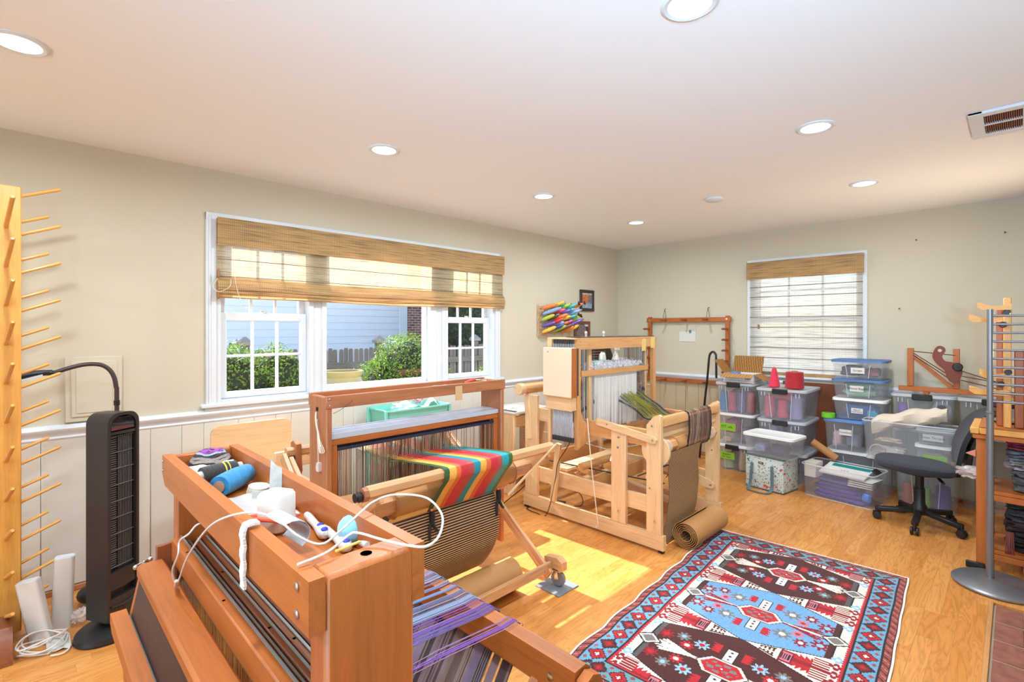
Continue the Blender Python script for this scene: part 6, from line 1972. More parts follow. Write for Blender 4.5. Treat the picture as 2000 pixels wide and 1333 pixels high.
t = thing('tape_roll', 'green roll of tape lying on the bright blue bin lid', 'tape', (5.1, 1.14, .633))
q = MB(); q.lathe([(.048, 0), (.052, .003), (.052, .04), (.048, .043), (.03, .043), (.03, 0)], (5.122, 1.178, .6335), n=36); part(t, 'tape', q, pm('bright_green_tape', '6cc226', .45))
q = MB(); q.lathe([(.0295, .001), (.0295, .042), (.024, .042), (.024, .001)], (5.122, 1.178, .6335), n=24); part(t, 'core', q, M_card)
# picnic bag and tote
M_bagp = colmat('printed_bag_cloth', .8)
BGX, BGY, BGR = 4.80, 1.545, rad(-9)
t = thing('picnic_bag', 'floral picnic bag with grey blue handle on the floor before the bins', 'bag', (BGX, BGY, 0), rz=BGR)
Wb = WORLD[t.name]
hx, hy, hz = .13, .165, .30
def bagface(fn, m, n, seed):
    rr = random.Random(seed)
    c = np.tile(np.array(srgb('c9d3cc')), (m, n, 1))
    for k in range(int(m * n / 13)):
        i, j = rr.randrange(m), rr.randrange(n)
        col = srgb(rr.choice(['4a5a5c', '5a7a74', '8aa49a', '6a7264', '3a4448', '9ab0b0', 'b0a890', '7aa0a4']))
        di, dj = rr.choice([(1, 1), (1, -1), (1, 0), (0, 1)])
        for s_ in range(rr.choice([2, 2, 3])):
            a, b_ = i + di * s_, j + dj * s_
            if 0 <= a < m and 0 <= b_ < n: c[a, b_] = col
    for k in range(int(m * n / 330)):
        i, j = rr.uniform(2, m - 2), rr.uniform(2, n - 2); r_ = rr.uniform(1.4, 2.4)
        col = np.array(srgb(rr.choice(['d86a5c', 'cf5a50', 'e08a70', 'd4584e'])))
        for a in range(m):
            for b_ in range(n):
                d_ = math.hypot(a - i, (b_ - j) * .9)
                if d_ < r_: c[a, b_] = col if d_ > r_ * .35 else col * .7
    P = [[Wb @ Vector(fn(i / m, j / n)) for j in range(n + 1)] for i in range(m + 1)]
    colgrid(P, c, 'panel', t, M_bagp)
bul = lambda u, v: .012 * math.sin(math.pi * u) * math.sin(math.pi * v)
bagface(lambda u, v: (-hx - bul(u, v), hy - 2 * hy * v, hz - .012 - (hz - .02) * u), 44, 50, 1)
bagface(lambda u, v: (-hx + 2 * hx * v, -hy - bul(u, v), hz - .012 - (hz - .02) * u), 44, 38, 2)
bagface(lambda u, v: (hx + bul(u, v), -hy + 2 * hy * v, hz - .012 - (hz - .02) * u), 44, 50, 3)
bagface(lambda u, v: (-hx + 2 * hx * v, hy + bul(u, v), hz - .012 - (hz - .02) * u), 44, 38, 4)
M_bagt = pm('grey_blue_webbing', '5a7074', .8, var=.1, vscale=60)
q = MB(); q.tube([(-hx, -hy, hz - .008), (hx, -hy, hz - .008), (hx, hy, hz - .008), (-hx, hy, hz - .008)], .007, 6, closed=True); q.tube([(-hx, -hy, .008), (hx, -hy, .008), (hx, hy, .008), (-hx, hy, .008)], .006, 6, closed=True); part(t, 'piping', q, M_bagt, local=True)
q = MB(); q.box(-hx + .004, hx - .004, -hy + .004, hy - .004, hz - .016, hz - .006, .002); q.box(-hx + .004, hx - .004, -hy + .004, hy - .004, .004, .012, .002); part(t, 'lid_cloth', q, M_bagt, local=True)
pts = spl([(-hx - .014, .10, .225), (-hx - .022, .104, .14), (-hx - .03, .108, .05), (-hx - .06, .108, .012), (-hx - .10, .09, .006), (-hx - .115, .04, .006), (-hx - .115, -.02, .006), (-hx - .10, -.065, .006), (-hx - .06, -.082, .014), (-hx - .03, -.084, .05), (-hx - .022, -.08, .14), (-hx - .014, -.076, .225)], 5)
P = []
for i, p in enumerate(pts):
    tg = (pts[min(i + 1, len(pts) - 1)] - pts[max(i - 1, 0)]).normalized()
    n_ = Vector((-1, 0, .25)) if p.z > .03 else Vector((0, 0, 1))
    sd_ = tg.cross(n_).normalized() * .0125
    P.append([p - sd_, p + sd_])
q = MB(); q.grid(P, .003); part(t, 'handle', q, M_bagt, local=True)
q = MB(); q.box(-hx - .0155, -hx - .012, .0, .045, .228, .246, .001); lg = part(t, 'badge', q, M_blk, local=True)
q = MB(); q.box(-hx - .0165, -hx - .0155, .007, .038, .234, .240, 0); part(lg, 'badge_print', q, pm('badge_gold', 'd8c04a', .5), local=True)
tw = bin_('shallow white lidded tote of dark spotted cloth resting on the picnic bag', 4.635, 4.925, 1.30, 1.735, .302, .49, M_lidw, M_bin2, ribs=False, rz=rad(-7))
cloth('dark blue spotted cloth inside the white lidded tote', '3a3c64', 4.672, 4.88, 1.37, 1.56, .312, .405)
cloth('light blue cloth inside the white lidded tote', '8a9cc0', 4.675, 4.88, 1.55, 1.68, .312, .415)
# cardboard tube and plastic by the stack
q = MB(); q.lathe([(.032, 0), (.032, .22), (.028, .22), (.028, 0), (.032, 0)], (5.02, 1.28, .42), (.1, -.8, -.55), 24); single('cardboard_tube', 'short brown cardboard tube leaning between the bins', 'tube', q, M_card)
# open bin of purple things on the floor
OX, OY, ORZ = 4.915, 1.02, rad(-8)
ob_ = bin_('open clear bin of purple foam and papers on the floor', OX - .16, OX + .16, OY - .275, OY + .275, 0, .27, None, M_bin, ribs=False, group=None, rz=ORZ, inset=.045)
Wo = WORLD[ob_.name]
def ol(q): q.T = Wo; return q
for k in range(5):
    q = ol(MB()); q.blob(-.138 + .01 * k, .12, -.23 + .03 * k, .23 - .04 * (k % 2), .008 + .03 * k, .042 + .03 * k, .25, 16, 8, .4, 5)
    single('foam_sheet', ['lowest', 'second', 'third', 'fourth', 'topmost'][k] + ' purple foam sheet in the open floor bin', 'foam', q, pm('purple_foam' + str(k), ['4a2490', '5a2f9c', '4c2e92', '46307e', '5a489c'][k], .7, var=.12))
q = ol(MB()); q.blob(-.125, -.06, -.235, -.16, .03, .12, .5, 14, 8, .6, 6); single('blue_packet', 'bright blue shiny packet in the corner of the open floor bin', 'packet', q, pm('bright_blue', '2a7ae0', .3))
t = thing('white_carton', 'white carton standing in the corner of the open floor bin', 'box', tuple(Wo @ Vector((-.05, .2, .16))), None, ORZ)
q = ol(MB()); q.box(-.125, .02, .165, .255, .155, .275, .003); part(t, 'carton', q, M_paper)
q = ol(MB()); q.box(-.126, .0205, .166, .254, .2755, .2765, 0); q.box(-.1262, -.1252, .165, .255, .272, .274, 0); part(t, 'flap_edge', q, pm('carton_cream', 'e0d6c0', .8))
t = thing('booklet', 'white booklet with a teal title band lying in the open floor bin', 'booklet', tuple(Wo @ Vector((0, -.02, .22))), None, ORZ)
Mb_ = Wo @ Matrix.Translation((-.01, -.025, .232)) @ Matrix.Rotation(rad(-10), 4, 'Y')
q = MB(); q.T = Mb_; q.box(-.12, .12, -.165, .165, 0, .014, .002); part(t, 'cover', q, M_paper)
q = MB(); q.T = Mb_; q.box(.04, .10, -.155, .125, .0142, .0152, 0); part(t, 'title_band', q, pm('teal_band', '128a88', .5))
q = MB(); q.T = Mb_
for k in range(3): q.box(-.03, -.018, .02 - .022 * k, .034 - .022 * k, .0142, .015, 0)
part(t, 'red_print', q, pm('red_print', 'c8503f', .6))
for k in range(4):
    q = MB(); q.T = Wo @ Matrix.Translation((-.02, -.15 - .006 * k, .15 + .017 * k)) @ Matrix.Rotation(rad(4 - 3 * k), 4, 'Z'); q.box(-.10, .10, -.085, .085, 0, .006, .001)
    single('paper_stack', ['lowest', 'second', 'third', 'topmost'][k] + ' white paper bundle beside the booklet in the open floor bin', 'paper', q, M_paper)
q = MB(); q.T = Wo @ Matrix.Translation((.05, -.22, .255)) @ Matrix.Rotation(rad(35), 4, 'X'); q.box(-.05, .05, -.03, .03, 0, .012, .004); single('black_case', 'small black case at the rim of the open floor bin', 'case', q, M_blk)

# open clear bin behind the chair seat and what it holds
for (y0, y1, z0, z1, lb, lid) in ((.30, .70, 0, .358, 'bin of yarn on the floor behind the office chair base', M_lidw),):
    bin_(lb, 5.03, 5.30, y0, y1, z0, z1, lid)
inside('yarn_cone', 'orange brown yarn cone in the bin behind the chair base', 'yarn', 'b86a4a', 5.10, .61, .012, .17, .05, .8)
inside('yarn_cone', 'purple yarn cone in the bin behind the chair base', 'yarn', '5a4a8c', 5.10, .40, .012, .19, .05, .85)
inside('yarn_cone', 'green yarn cone in the bin behind the chair base', 'yarn', '8ab84a', 5.11, .51, .012, .15, .04, .85)
ob2 = bin_('open clear bin behind the office chair full of bags and small tubs', 4.945, 5.125, .285, .905, .36, .675, None, M_bin, ribs=False, group=None, inset=.05)
q = MB(); q.blob(4.97, 5.10, .60, .86, .49, .545, .9, 24, 14, .7, 6)
single('cream_bag', 'long pale cream cloth bag lying in the open bin behind the chair', 'bag', q, pm('cream_sack', 'd9c4ac', .85, var=.08))
q = MB()
P = []
for i in range(14):
    f_ = i / 13; y = .84 - .47 * f_; zc = .612 + .15 * f_ ** .7; hw = .05 + .018 * math.sin(i * 1.7)
    P.append([(5.035 + math.cos(a) * (.058 + .012 * math.sin(3 * a + i)), y, zc + math.sin(a) * (.062 + .012 * math.sin(i * 1.1) + .01 * f_) * (1 if i < 12 else .6)) for a in [j * .5236 for j in range(13)]])
q.grid(P, .002); single('cloth_sack', 'cream sack with a frilled mouth leaning out of the open bin', 'bag', q, pm('pale_sack', 'dccab4', .9, var=.1, vscale=12))
q = MB(); q.blob(4.97, 5.10, .58, .86, .37, .49, .8, 18, 12, .7, 7); single('film_bag', 'clear bag of cord and fittings at the bottom of the open bin', 'bag', q, M_bag)
q = MB()
for k in range(3): q.tube([(4.985 + .01 * k, .80 + .05 * math.cos(a), .43 + .045 * math.sin(a)) for a in [j * .4488 for j in range(14)]], .005, 6, closed=True)
single('cord_ring', 'loop of beige cord in the open bin', 'cord', q, pm('beige_cord', 'bca890', .8))
bin_('small lidded tub with white label in the open bin', 4.96, 5.11, .33, .55, .53, .655, M_lidc, M_bin2, tag=('Linen Thrums', M_paper, .1, .55, .12, .05), ribs=False, group='small tubs in the open bin')
bin_('small lidded tub with green note in the open bin', 4.975, 5.105, .34, .56, .375, .525, M_lidw, M_bin2, tag=(None, M_green, -.1, .4, .14, .05), ribs=False, group='small tubs in the open bin')
cloth('pinkish beige cloth in the upper small tub', 'c0a498', 4.98, 5.09, .36, .52, .54, .62)
cloth('tan cloth in the lower small tub', 'b09070', 4.98, 5.09, .36, .52, .385, .48)
# bins behind, with the winder frame on top
for (y0, y1, lb) in ((.335, .745, 'clear lidded bin under the wooden winder frame, purple yarn inside'), (-.08, .325, 'clear lidded bin beside the shelf under the winder frame')):
    bin_(lb, 5.21, 5.47, y0, y1, .585, .885, M_lidc, latch=True)
bin_('clear bin under the purple yarn bin against the back wall', 5.31, 5.47, .335, .745, 0, .584, M_lidc, ribs=False)
bin_('clear bin under the end bin against the back wall', 5.31, 5.47, -.08, .325, 0, .584, M_lidc, ribs=False)
inside('yarn_cone', 'purple yarn cone in the bin under the wooden winder frame', 'yarn', '8a5aa8', 5.29, .67, .60, .2, .04, .9)
q = MB(); q.lathe([(.055, 0), (.06, .005), (.06, .03), (.035, .03), (.035, 0)], (5.26, .42, .78), (-1, 0, 0), 24); single('grey_reel', 'grey reel standing in the bin under the wooden winder frame', 'reel', q, pm('grey_reel', '8c8680', .6))
cloth('olive heap in the end bin beside the shelf', '9a9050', 5.27, 5.42, .12, .28, .60, .72)
cloth('brown heap in the bin under the wooden winder frame', '8a5a48', 5.3, 5.42, .4, .6, .60, .74)

# inkle style winder frame
t = thing('winder_frame', 'wooden band loom frame with curved brown paddle on top of the bins', 'band loom', (5.3, .4, .887))
q = MB(); q.box(5.27, 5.30, -.10, .70, .905, .945, .003); part(t, 'base_bar', q, M_woodA)
q = MB(); q.box(5.24, 5.34, .50, .54, .887, .9045, .003); q.box(5.24, 5.34, -.02, .02, .887, .9045, .003); part(t, 'foot', q, M_woodA)
q = MB(); q.box(5.268, 5.302, .60, .642, .946, 1.262, .003); part(t, 'upright', q, M_woodA)
q = MB(); q.box(5.268, 5.302, .315, .355, .946, 1.262, .003); part(t, 'upright', q, M_woodA)
q = MB(); q.bar((5.285, .60, 1.19), (5.285, .36, .95), .02, .028); part(t, 'diagonal_brace', q, M_woodA)
q = MB()
sh = spl([(0, .465, 1.255), (0, .440, 1.285), (0, .408, 1.275), (0, .398, 1.245), (0, .418, 1.20), (0, .40, 1.165), (0, .35, 1.155), (0, .305, 1.12), (0, .300, 1.06), (0, .325, 1.005), (0, .365, 1.0), (0, .392, 1.04), (0, .405, 1.09), (0, .452, 1.14), (0, .478, 1.195)], 4, True)
q.prism([(5.252, p.y, p.z) for p in sh], (-.014, 0, 0)); pd = part(t, 'paddle', q, pm('dark_red_wood', '7a2e14', .4, var=.12, vscale=6))
q = MB(); q.cyl((5.2385, .432, 1.248), (5.236, .432, 1.248), .013, 14); part(pd, 'hole', q, M_wall)
q = MB(); q.lathe([(.032, 0), (.032, .016), (.026, .022), (.012, .022), (.012, .026), (0, .026)], (5.238, .325, 1.122), (-1, 0, 0), 20); part(pd, 'knob', q, M_blk)
q = MB()
for a, b_ in (((5.27, .60, 1.235), (5.27, .34, 1.21)), ((5.26, .60, 1.22), (5.245, .36, 1.04)), ((5.25, .60, 1.205), (5.245, .37, 1.02)), ((5.24, .30, 1.09), (5.25, -.05, .96)), ((5.24, .30, 1.05), (5.25, -.05, .99)), ((5.24, .31, 1.02), (5.25, -.05, .93))):
    q.cyl(a, b_, .0035, 5)
part(t, 'band_warp', q, pm('maroon_thread', '5a2420', .7))

# ================================================================ office chair
CX, CYc = 4.64, .495
t = thing('office_chair', 'dark grey office swivel chair turned side on before the bins', 'chair', (CX, CYc, 0))
M_up = pm('charcoal_upholstery', '34353c', .95, var=.12, vscale=120, bump=.3, bscale=300, sheen=.1)
q = MB(); q.lathe([(.045, .085), (.05, .09), (.045, .14), (.034, .16), (.032, .27), (.026, .272), (.026, .37), (0, .37)], (CX, CYc, 0), n=24); part(t, 'column', q, M_blk)
for a in (171, 95, 240, 24, -48):
    dx, dy = math.cos(rad(a)), math.sin(rad(a))
    e = Vector((CX + .25 * dx, CYc + .25 * dy, .075))
    q = MB(); q.bar((CX + .02 * dx, CYc + .02 * dy, .105), e, .04, .035, b=.01); q.cyl((e.x, e.y, .05), (e.x, e.y, .095), .012, 10); lg = part(t, 'leg', q, M_blk)
    q = MB()
    px, py = -dy, dx
    for s_ in (-1, 1):
        q.lathe([(.024, -.008), (.027, -.004), (.027, .004), (.024, .008), (.01, .009), (0, .009)], (e.x + px * .016 * s_, e.y + py * .016 * s_, .0275), (px, py, 0), 18)
    q.bar((e.x - px * .006, e.y - py * .006, .045), (e.x + px * .006, e.y + py * .006, .045), .05, .03, b=.008); part(lg, 'caster', q, M_blk)
q = MB()
loops = []
for z, k in ((.395, .80), (.405, .95), (.425, 1.0), (.445, .985), (.458, .90), (.463, .7)):
    loops.append([(CX + .01 + .205 * k * math.copysign(abs(math.cos(a)) ** .7, math.cos(a)), CYc + .03 + .235 * k * math.copysign(abs(math.sin(a)) ** .75, math.sin(a)), z + .012 * math.sin(a)) for a in [j * 2 * math.pi / 32 for j in range(32)]])
loft(q, loops); part(t, 'seat', q, M_up)
q = MB(); q.lathe([(.09, .37), (.16, .39), (.16, .398), (0, .398)], (CX, CYc, 0), n=20); q.bar((CX - .02, CYc - .1, .365), (CX - .16, CYc - .12, .36), .02, .012, b=.004); part(t, 'mechanism', q, M_blk)
# backrest: curved pad, side profile runs up and away to -Y
prof = spl([(0, .285, .47), (0, .278, .56), (0, .255, .66), (0, .215, .75), (0, .15, .83), (0, .10, .865)], 3)
q = MB()
Fp, Bk = [], []
for i, p in enumerate(prof):
    f_ = i / (len(prof) - 1)
    w_ = .225 * (1 - .5 * abs(2 * f_ - .95) ** 3.0)
    rf = []; rb = []
    for j in range(13):
        u = -1 + j / 6
        dome_ = .022 * (1 - u * u)
        rf.append((CX + .07 + w_ * u * .9, p.y + .018 + dome_ - .03 * (1 - u * u), p.z))
        rb.append((CX + .07 + w_ * u * .86, p.y - .03 - .02 * (1 - u * u), p.z - .015))
    Fp.append(rf); Bk.append(rb)
n_ = len(prof)
q.grid(Fp, .028); part(t, 'backrest', q, M_up)
q = MB(); q.grid(Bk, .018); part(t, 'back_shell', q, M_blk)
q = MB(); q.tube(spl([(CX + .06, CYc - .10, .375), (CX + .10, CYc - .24, .385), (CX + .12, CYc - .28, .47), (CX + .12, CYc - .285, .60)], 5), .018, 10); part(t, 'back_bracket', q, M_blk)
t.rotation_euler.z = rad(9)

# ================================================================ shelf, swift and metal rack at the right edge
t = thing('wooden_shelf', 'orange brown wooden shelf table with folded textiles at the right edge of the photo', 'shelf', (4.25, -.16, 0))
q = MB(); q.box(4.03, 4.47, -.52, .185, .772, .80, .004); part(t, 'top', q, M_shelf)
for x in (4.05, 4.40):
    for y in (.10, -.50):
        q = MB(); q.box(x, x + .045, y, y + .07, 0, .7715, .003); part(t, 'leg', q, M_shelf)
for z in (.45, .105):
    q = MB(); q.box(4.055, 4.44, -.43, .099, z, z + .022, .003); part(t, 'shelf_board', q, M_shelf)
    q = MB(); q.box(4.048, 4.068, -.43, .099, z - .035, z - .0005, .003); part(t, 'rail', q, M_shelf)
def textile(label, c1, y0, y1, z0, z1, x0=4.06, var=.45, vs=45, n=1):
    q = MB(); n = 3; rr = random.Random(int(z0 * 1000))
    for i in range(n):
        h = (z1 - z0) / n
        q.blob(x0 + rr.uniform(0, .02), 4.42, y0 - .02, y1 - rr.uniform(0, .025), z0 + h * i, z0 + h * (i + 1.06), .3, 30, 8, .3, 12)
    single('folded_textile', label, 'textile', q, pm('textile_' + label[:14].replace(' ', '_'), c1, .95, var=var * 1.3, vscale=vs * .022, bump=.5, bscale=3, vec=(30, 22, 120)), 'textiles on the wooden shelf')
textile('charcoal woven textile folded lowest on the upper shelf board', '5a5a60', -.40, .055, .473, .60)
textile('pale grey patterned textile folded above the charcoal one', '9a9298', -.40, .085, .60, .655, vs=80)
textile('slate blue textile folded under the pink scarf', '6a7482', -.40, .085, .655, .71)
textile('bright pink scarf on top of the upper shelf pile', 'b04a64', -.38, .08, .71, .765, var=.55, vs=20)
textile('black and white woven rug pile lowest on the bottom board', '2c2a2e', -.40, .085, .128, .215, var=.9, vs=70)
textile('black textile with red flecks folded in the lower pile', '3a2a2e', -.40, .09, .215, .30, var=.9, vs=55)
textile('black and grey striped textile topmost in the lower pile', '3c3c40', -.40, .085, .30, .405, var=.7, vs=40)
M_tas2 = pm('red_fringe', '7a3a34', .9, var=.3, vscale=60)
for y, m_, lb, z in ((.03, M_tas2, 'dark red tassel hanging from the lower textile pile', .13), (-.045, pm('rust_fringe', '9a5240', .9, var=.3, vscale=50), 'rust red fringe hanging lowest at the frame edge', .02)):
    q = MB()
    for k in range(8): q.tube(spl([(4.06, y + .004 * k - .016, .25), (4.03, y + .004 * k - .016 + RND.uniform(-.004, .004), .16), (4.035, y + .004 * k - .016 + RND.uniform(-.006, .006), z)], 4), .0032, 5)
    single('tassel', lb, 'tassel', q, m_)
q = MB(); q.prism([(4.046, .172, .66), (4.046, .215, .675), (4.046, .172, .70)], (.02, 0, 0)); single('striped_corner', 'red and cream striped cloth corner poking out past the shelf leg', 'cloth', q, pm('red_cream_stripe', 'c87a6a', .9, var=.5, vscale=1, vec=(1, 180, 1)))
t = thing('bag_of_yarn', 'clear bag of pinkish yarn sticking out beside the shelf leg', 'bag', (4.26, .18, .4725))
q = MB(); q.blob(4.14, 4.38, .06, .32, .4725, .565, .8, 20, 12, .7, 7); part(t, 'film', q, M_bag)
q = MB(); q.blob(4.18, 4.34, .07, .29, .48, .55, .6, 14, 10, .7, 7); part(t, 'yarn', q, pm('pinkish_yarn', 'b09894', .8, var=.3, vscale=50))
q = MB(); q.grid([[(4.20 + .10 * math.sin(a) * .3, -.06 - .33 * i / 8, .02 + .09 * math.sin(a) ** 2 + .0 * i) for a in [j * math.pi / 10 for j in range(11)]] for i in range(9)], .003); single('paper_under_shelf', 'crumpled brown paper on the floor beneath the shelf', 'paper', q, M_kraft)
q = MB(); q.bar((4.028, .13, .022), (4.028, .215, .022), .018, .04, b=.008); single('black_pedal', 'black rounded block on the floor behind the metal rack base', 'block', q, M_blk)
# table swift / winder with shaped arms, standing on the shelf
M_yel = wood('yellow_wood', 'e8a852', .85, 1.12)
t = thing('table_loom', 'yellow wooden tabletop loom with shaped arms standing on the shelf', 'table loom', (4.2, 0, .801))
q = MB(); q.box(4.02, 4.45, .155, .195, .801, .838, .004); part(t, 'base_side', q, M_yel)
q = MB(); q.box(4.02, 4.06, -.45, .1545, .802, .838, .004); part(t, 'base_front', q, M_yel)
q = MB(); q.box(4.02, 4.45, -.45, .1545, .839, .848, .002); part(t, 'deck', q, M_shelf)
q = MB(); q.box(4.05, 4.085, .02, .055, .849, 1.60, .004); part(t, 'upright', q, M_yel)
q = MB(); q.box(4.10, 4.135, .045, .085, .849, 1.545, .004); part(t, 'upright', q, M_woodA)
q = MB(); q.box(4.08, 4.12, -.03, .01, .849, 1.30, .004); part(t, 'upright', q, M_woodA)
def arm(x, y0, y1, z, h):
    q = MB(); P = []
    for i in range(13):
        f_ = i / 12; y = y0 + (y1 - y0) * f_
        up = h * (.55 + .35 * math.cos(f_ * 6.3 * .9) * (1 - f_ * .6)) + .006 * math.sin(f_ * 3.1)
        P.append((x, y, z + up))
    low = [(x, y1, z), (x, y0 + (y1 - y0) * .15, z), (x, y0, z + h * .35)]
    q.prism(P + low, (.022, 0, 0)); return q
for x, y0, y1, z, in ((4.03, .165, .02, 1.53), (4.09, .205, .05, 1.46), (4.03, .155, .02, 1.135), (4.03, .20, .03, 1.035)):
    part(t, 'arm', arm(x, y0, y1, z, .052), M_yel)
for y, z in ((.06, 1.515), (.075, 1.445), (.055, 1.17), (.085, 1.10)):
    q = MB(); q.lathe([(.016, 0), (.018, .008), (.014, .02), (0, .02)], (4.045, y - .02, z), (-1, 0, 0), 12); part(t, 'knob', q, M_blk)
q = MB(); q.cyl((4.13, .12, .965), (4.13, -.2, .965), .012, 10); part(t, 'black_rod', q, M_blk)
q = MB(); q.ell((4.30, .03, .861), (.09, .09, .0125), 20, 8); single('grey_dish', 'grey round metal dish lying on the tabletop loom base', 'dish', q, pm('pewter', '8a8682', .35, .6))
# metal rung rack
t = thing('metal_rack', 'silver metal ladder rack on a round base beside the shelf', 'rack', (3.82, .09, 0))
q = MB(); q.lathe([(.185, 0), (.193, .006), (.193, .014), (.18, .024), (.02, .03), (0, .03)], (3.83, .075, 0), n=48); part(t, 'base', q, M_silver)
q = MB(); q.cyl((3.87, .105, .025), (3.87, .105, .955), .0165, 20); q.lathe([(.0165, .945), (.018, .948), (.018, .956), (.014, .958)], (3.87, .105, 0), n=20); part(t, 'lower_pole', q, M_silver)
q = MB(); q.cyl((3.87, .105, .955), (3.87, .105, 1.53), .0138, 20); part(t, 'upper_pole', q, M_silver)
q = MB(); q.cyl((3.86, -.42, .9), (3.86, -.42, 1.53), .0138, 20); part(t, 'upper_pole', q, M_silver)
for k in range(11):
    z = 1.494 - .0478 * k
    q = MB(); q.cyl((3.869, .095, z), (3.861, -.41, z), .0062, 10); part(t, 'rung', q, M_silver)

# ================================================================ rug
def rugcolors(nu, nv, L, Wd):
    u = (np.arange(nu) + .5) / nu * L
    v = (np.arange(nv) + .5) / nv * Wd - Wd / 2
    U, V = np.meshgrid(u, v, indexing='ij')
    H = {k: np.array(srgb(c)) for k, c in dict(cream='e6dac8', red='b8242c', dred='8e1f26', brown='4e2420', dark='2e2228', blue='6d9dc6', lblue='8fb8d8', teal='6b949c', white='efe6da', rust='9a4a3c', grey='7a7470', pink='c87480').items()}
    C = np.zeros((nu, nv, 3)); C[:] = H['cream']
    def put(mask, k): C[mask] = H[k]
    rs = np.random.RandomState(2)
    # distances from the edge
    ev = Wd / 2 - np.abs(V); eu = np.minimum(U, L - U)
    e = np.minimum(ev, eu * 1.05)
    onside = ev < eu * 1.05
    s_ = np.where(onside, U, V + Wd / 2)     # coordinate running along the border
    # medallion field first (inside .155 of the edge)
    F0 = .150
    fl_ = e > F0
    pitch = (L - 2 * F0) / 3
    k = np.clip(((U - F0) / pitch).astype(int), 0, 2)
    du = (U - F0) - (k + .5) * pitch
    av = np.abs(V); vm = Wd / 2 - F0 - .055
    half = pitch * .5 * (1 - .42 * np.clip(av / vm, 0, 1))
    med = fl_ & (np.abs(du) < half) & (av < vm)
    edge = fl_ & (np.abs(du) < half + .006) & (av < vm + .006) & ~med
    put(edge, 'dark')
    col = np.where((k % 2)[..., None] == 1, H['blue'], H['brown'])
    C[med] = col[med]
    blue = (k % 2) == 1
    end = med & (av > vm - .022); C[end & blue] = H['brown']; C[end & ~blue] = H['grey'] * .5
    inner = med & ~end
    # flowers inside the medallions
    def flower(cu, cv, r, kk, k1, k2):
        for sg in (-1, 1):
            for sv in (-1, 1):
                x = (du - sg * cu) / r; y_ = (V - sv * cv) / r
                rr_ = np.hypot(x, y_); th = np.arctan2(y_, x)
                m = inner & kk & (rr_ < .62 + .38 * np.cos(4 * th) ** 2 * np.sign(np.cos(8 * th) + .4)) & (rr_ < 1)
                put(m, k1); put(m & (rr_ < .35), k2)
    flower(.10, .125, .042, blue, 'grey', 'white'); flower(.12, .205, .034, blue, 'dred', 'white'); flower(.055, .18, .03, blue, 'pink', 'red'); flower(.085, .275, .042, blue, 'dred', 'lblue')
    flower(.105, .12, .036, ~blue, 'lblue', 'red'); flower(.06, .17, .032, ~blue, 'red', 'white'); flower(.115, .205, .034, ~blue, 'grey', 'lblue'); flower(.085, .275, .038, ~blue, 'dred', 'red')
    # comb shapes
    for sg in (-1, 1):
        for sv in (-1, 1):
            x = du * sg; y_ = V * sv
            m = inner & (x > .10) & (x < .165) & (y_ > .045) & (y_ < .07 + .016 * (np.abs((x * 55) % 1 - .5) * 2)); put(m, 'red')
    # plumes: straight rays along v
    for sv in (-1, 1):
        y_ = V * sv
        for a in (-.32, -.2, -.09, 0, .09, .2, .32):
            yy = y_ - .075
            ln = inner & (y_ > .075 + abs(a) * .28) & (y_ < vm - .03 - abs(a) * .12) & (np.abs(du - a * np.clip(yy - abs(a) * .15, 0, 1) * 1.0) < (.0055 if a else .007))
            C[ln & blue] = H['dred' if abs(a) > .05 else 'white']; C[ln & ~blue] = H['cream']
    # outward diamonds on the medallion ends
    dm = fl_ & (np.abs(av - vm + .004) * .85 + np.abs(du) < .052); put(dm, 'dark')
    dm = fl_ & (np.abs(av - vm + .004) * .85 + np.abs(du) < .042); put(dm, 'cream')
    dm = fl_ & (np.abs(av - vm + .004) * .85 + np.abs(du) < .030); put(dm, 'grey')
    # centre: cream plaques and red hexagon
    pl = fl_ & (np.abs(V) < .021) & (np.abs(du) > .05) & (np.abs(du) < .155); put(fl_ & (np.abs(V) < .026) & (np.abs(du) > .05) & (np.abs(du) < .16), 'dark'); put(pl, 'white')
    put(pl & (np.abs(V) + np.abs(((np.abs(du) - .065) % .028) - .014) < .008), 'dark')
    hx_ = np.maximum(np.abs(du) / .052, (np.abs(V) + np.abs(du) * .75) / .092)
    put(fl_ & (hx_ < 1.18), 'dark'); put(fl_ & (hx_ < 1.12), 'cream'); put(fl_ & (hx_ < .95), 'red')
    put(fl_ & (hx_ < .72) & ((np.sin(du * 150) * np.sin(V * 110)) > .1), 'grey'); put(fl_ & (np.abs(du) + np.abs(V) * .7 < .018), 'red'); put(fl_ & (np.abs(du) + np.abs(V) < .006), 'white')
    # cream triangles between medallions: birds, triangles, diamonds, stars
    free = fl_ & ~med & ~edge & (C[..., 0] == H['cream'][0])
    kb = np.rint((U - F0) / pitch); db = (U - F0) - kb * pitch       # distance to the line between medallions
    gap = pitch * .5 * .42 * np.clip(av / vm, 0, 1)
    fr_ = fl_ & ~med & ~edge
    tri = fr_ & (av > .075) & (av < .135) & (np.abs(db) < gap - .010)
    put(tri, 'brown'); put(tri & (np.abs(db) < gap - .018) & (((av * 60) % 1 < .4) | (np.abs(db) < .004)), 'cream')
    b1 = fr_ & (av > .155) & (av < .205) & (np.abs(db) < .046); put(b1, 'dred'); put(b1 & (np.abs(db) < .034) & (av > .163) & (av < .197), 'pink'); put(b1 & (np.abs(db) < .022) & ((av * 130) % 1 < .5), 'dark')
    b2 = fr_ & (av > .205) & (av < .275) & (np.abs(db) < .062 - .024 * ((av * 45) % 1)) ; put(b2, 'red'); put(b2 & (np.abs(db) < .016), 'dred')
    b3 = fr_ & (av >= .275) & (av < .335) & (np.abs(db) < .085) & ((np.abs(db) * 60) % 1 < .6); put(b3, 'dred')
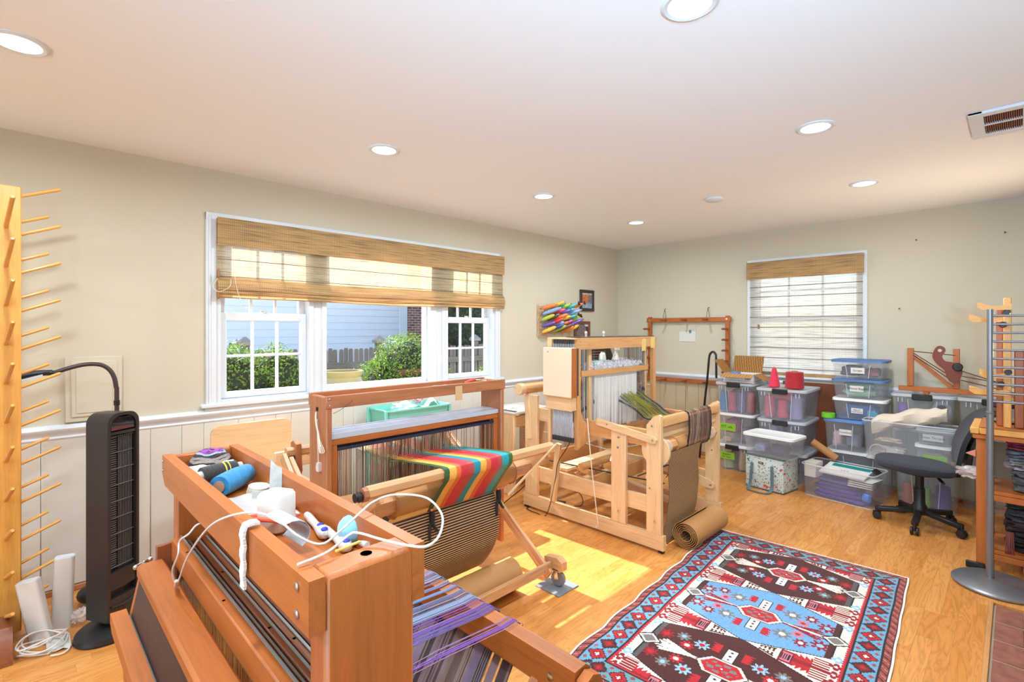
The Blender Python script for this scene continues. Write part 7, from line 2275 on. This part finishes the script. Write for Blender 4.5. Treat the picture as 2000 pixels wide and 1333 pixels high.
    # stars along the field edges
    for off in (-.095, -.05, 0, .05, .095):
        x = (db - off * 1.25) / .027; y_ = (av - (vm + .028)) / .027
        rr_ = np.hypot(x, y_); th = np.arctan2(y_, x)
        st = fl_ & ~med & ~dm & (rr_ < .55 + .45 * np.abs(np.cos(2 * th))) & (rr_ < 1) & (np.abs(du) > .04)
        put(st, 'dred' if abs(off) < .07 else 'lblue'); put(st & (rr_ < .3), 'cream')
    # frames
    zz = np.abs((s_ * 55) % 1 - .5) * .012
    put((e < F0 + .008 + zz) & (e > F0 - .001), 'red')
    put((e < F0) & (e > F0 - .008), 'dark')
    bb = (e <= F0 - .008) & (e > .046)
    C[bb] = np.array(srgb('6c9ab6')); C[bb & ~onside] = H['teal']
    # big toothed medallions in the border
    pb = .094
    kk = np.floor(s_ / pb); ds = s_ - (kk + .5) * pb
    eb = e - (.046 + F0 - .008) / 2
    st_ = np.abs(np.round(ds / .007) * .007) * .95 + np.abs(np.round(eb / .007) * .007) * .92
    for lim, c1, c2 in ((.043, 'dark', 'dark'), (.037, 'red', 'brown'), (.022, 'dred', 'dred'), (.012, 'cream', 'red')):
        m = bb & (st_ < lim); C[m & (kk % 2 == 0)] = H[c1]; C[m & (kk % 2 == 1)] = H[c2]
    ds2 = (s_ % pb) ; ds2 = np.minimum(ds2, pb - ds2)
    for c0 in (-.034, .034):
        m = bb & (np.abs(eb - c0) < .011 - ds2 * .9) & (ds2 < .012); put(m, 'rust')
    put((e <= .046) & (e > .038), 'dark')
    ob = (e <= .038) & (e > .010); put(ob, 'rust'); put(ob & (((s_ * 34 + e * 40) % 1) < .35), 'brown'); put(ob & (((s_ * 17 + e * 20) % 1) < .12), 'pink')
    put((e <= .012) & (e > .007), 'brown'); put(e <= .007, 'white')
    C *= (1 + .09 * rs.normal(size=(nu, nv, 1)))
    return np.clip(C, 0, 1)
RL, RW = 1.90, 1.06
nu, nv = 460, 256
t = thing('patterned_rug', 'patterned rug with blue border and red, blue and maroon medallions on the oak floor', 'rug', (2.605, .895, 0), rz=rad(180 + 3.7))
Wr = WORLD[t.name]
colr = rugcolors(nu, nv, RL, RW)
us_ = np.linspace(-RL / 2, RL / 2, nu + 1); vs_ = np.linspace(-RW / 2, RW / 2, nv + 1)
P = []
for a in us_:
    row = []
    for b_ in vs_:
        ed = abs(b_) / (RW / 2)
        b2 = b_ + (.007 if b_ < 0 else .0015) * math.sin(a * 21 + 1) * ed ** 4
        z = .009 + (.004 * max(0, math.sin(a * 21)) * ed ** 10 if b_ < 0 else 0)
        row.append(Wr @ Vector((a, b2, z)))
    P.append(row)
colgrid(P, colr, 'pile', t, colmat('rug_wool', .95, sheen=.15), .0)
q = MB(); q.box(-RL / 2 + .002, RL / 2 - .002, -RW / 2 + .004, RW / 2 - .004, .0005, .0085, .003); part(t, 'backing', q, pm('rug_backing', 'd8ccb8', .95), local=True)
for sx in (-1, 1):
    q = MB()
    for k in range(170):
        y = -RW / 2 + RW * (k + .5) / 170
        q.bar((sx * RL / 2, y, .006), (sx * (RL / 2 + .02 + .008 * RND.random()), y + RND.uniform(-.004, .004), .002), .003, .002, (0, 0, 1), 0)
    part(t, 'fringe', q, pm('rug_fringe', 'e2d8c6', .95), kind='stuff', local=True)
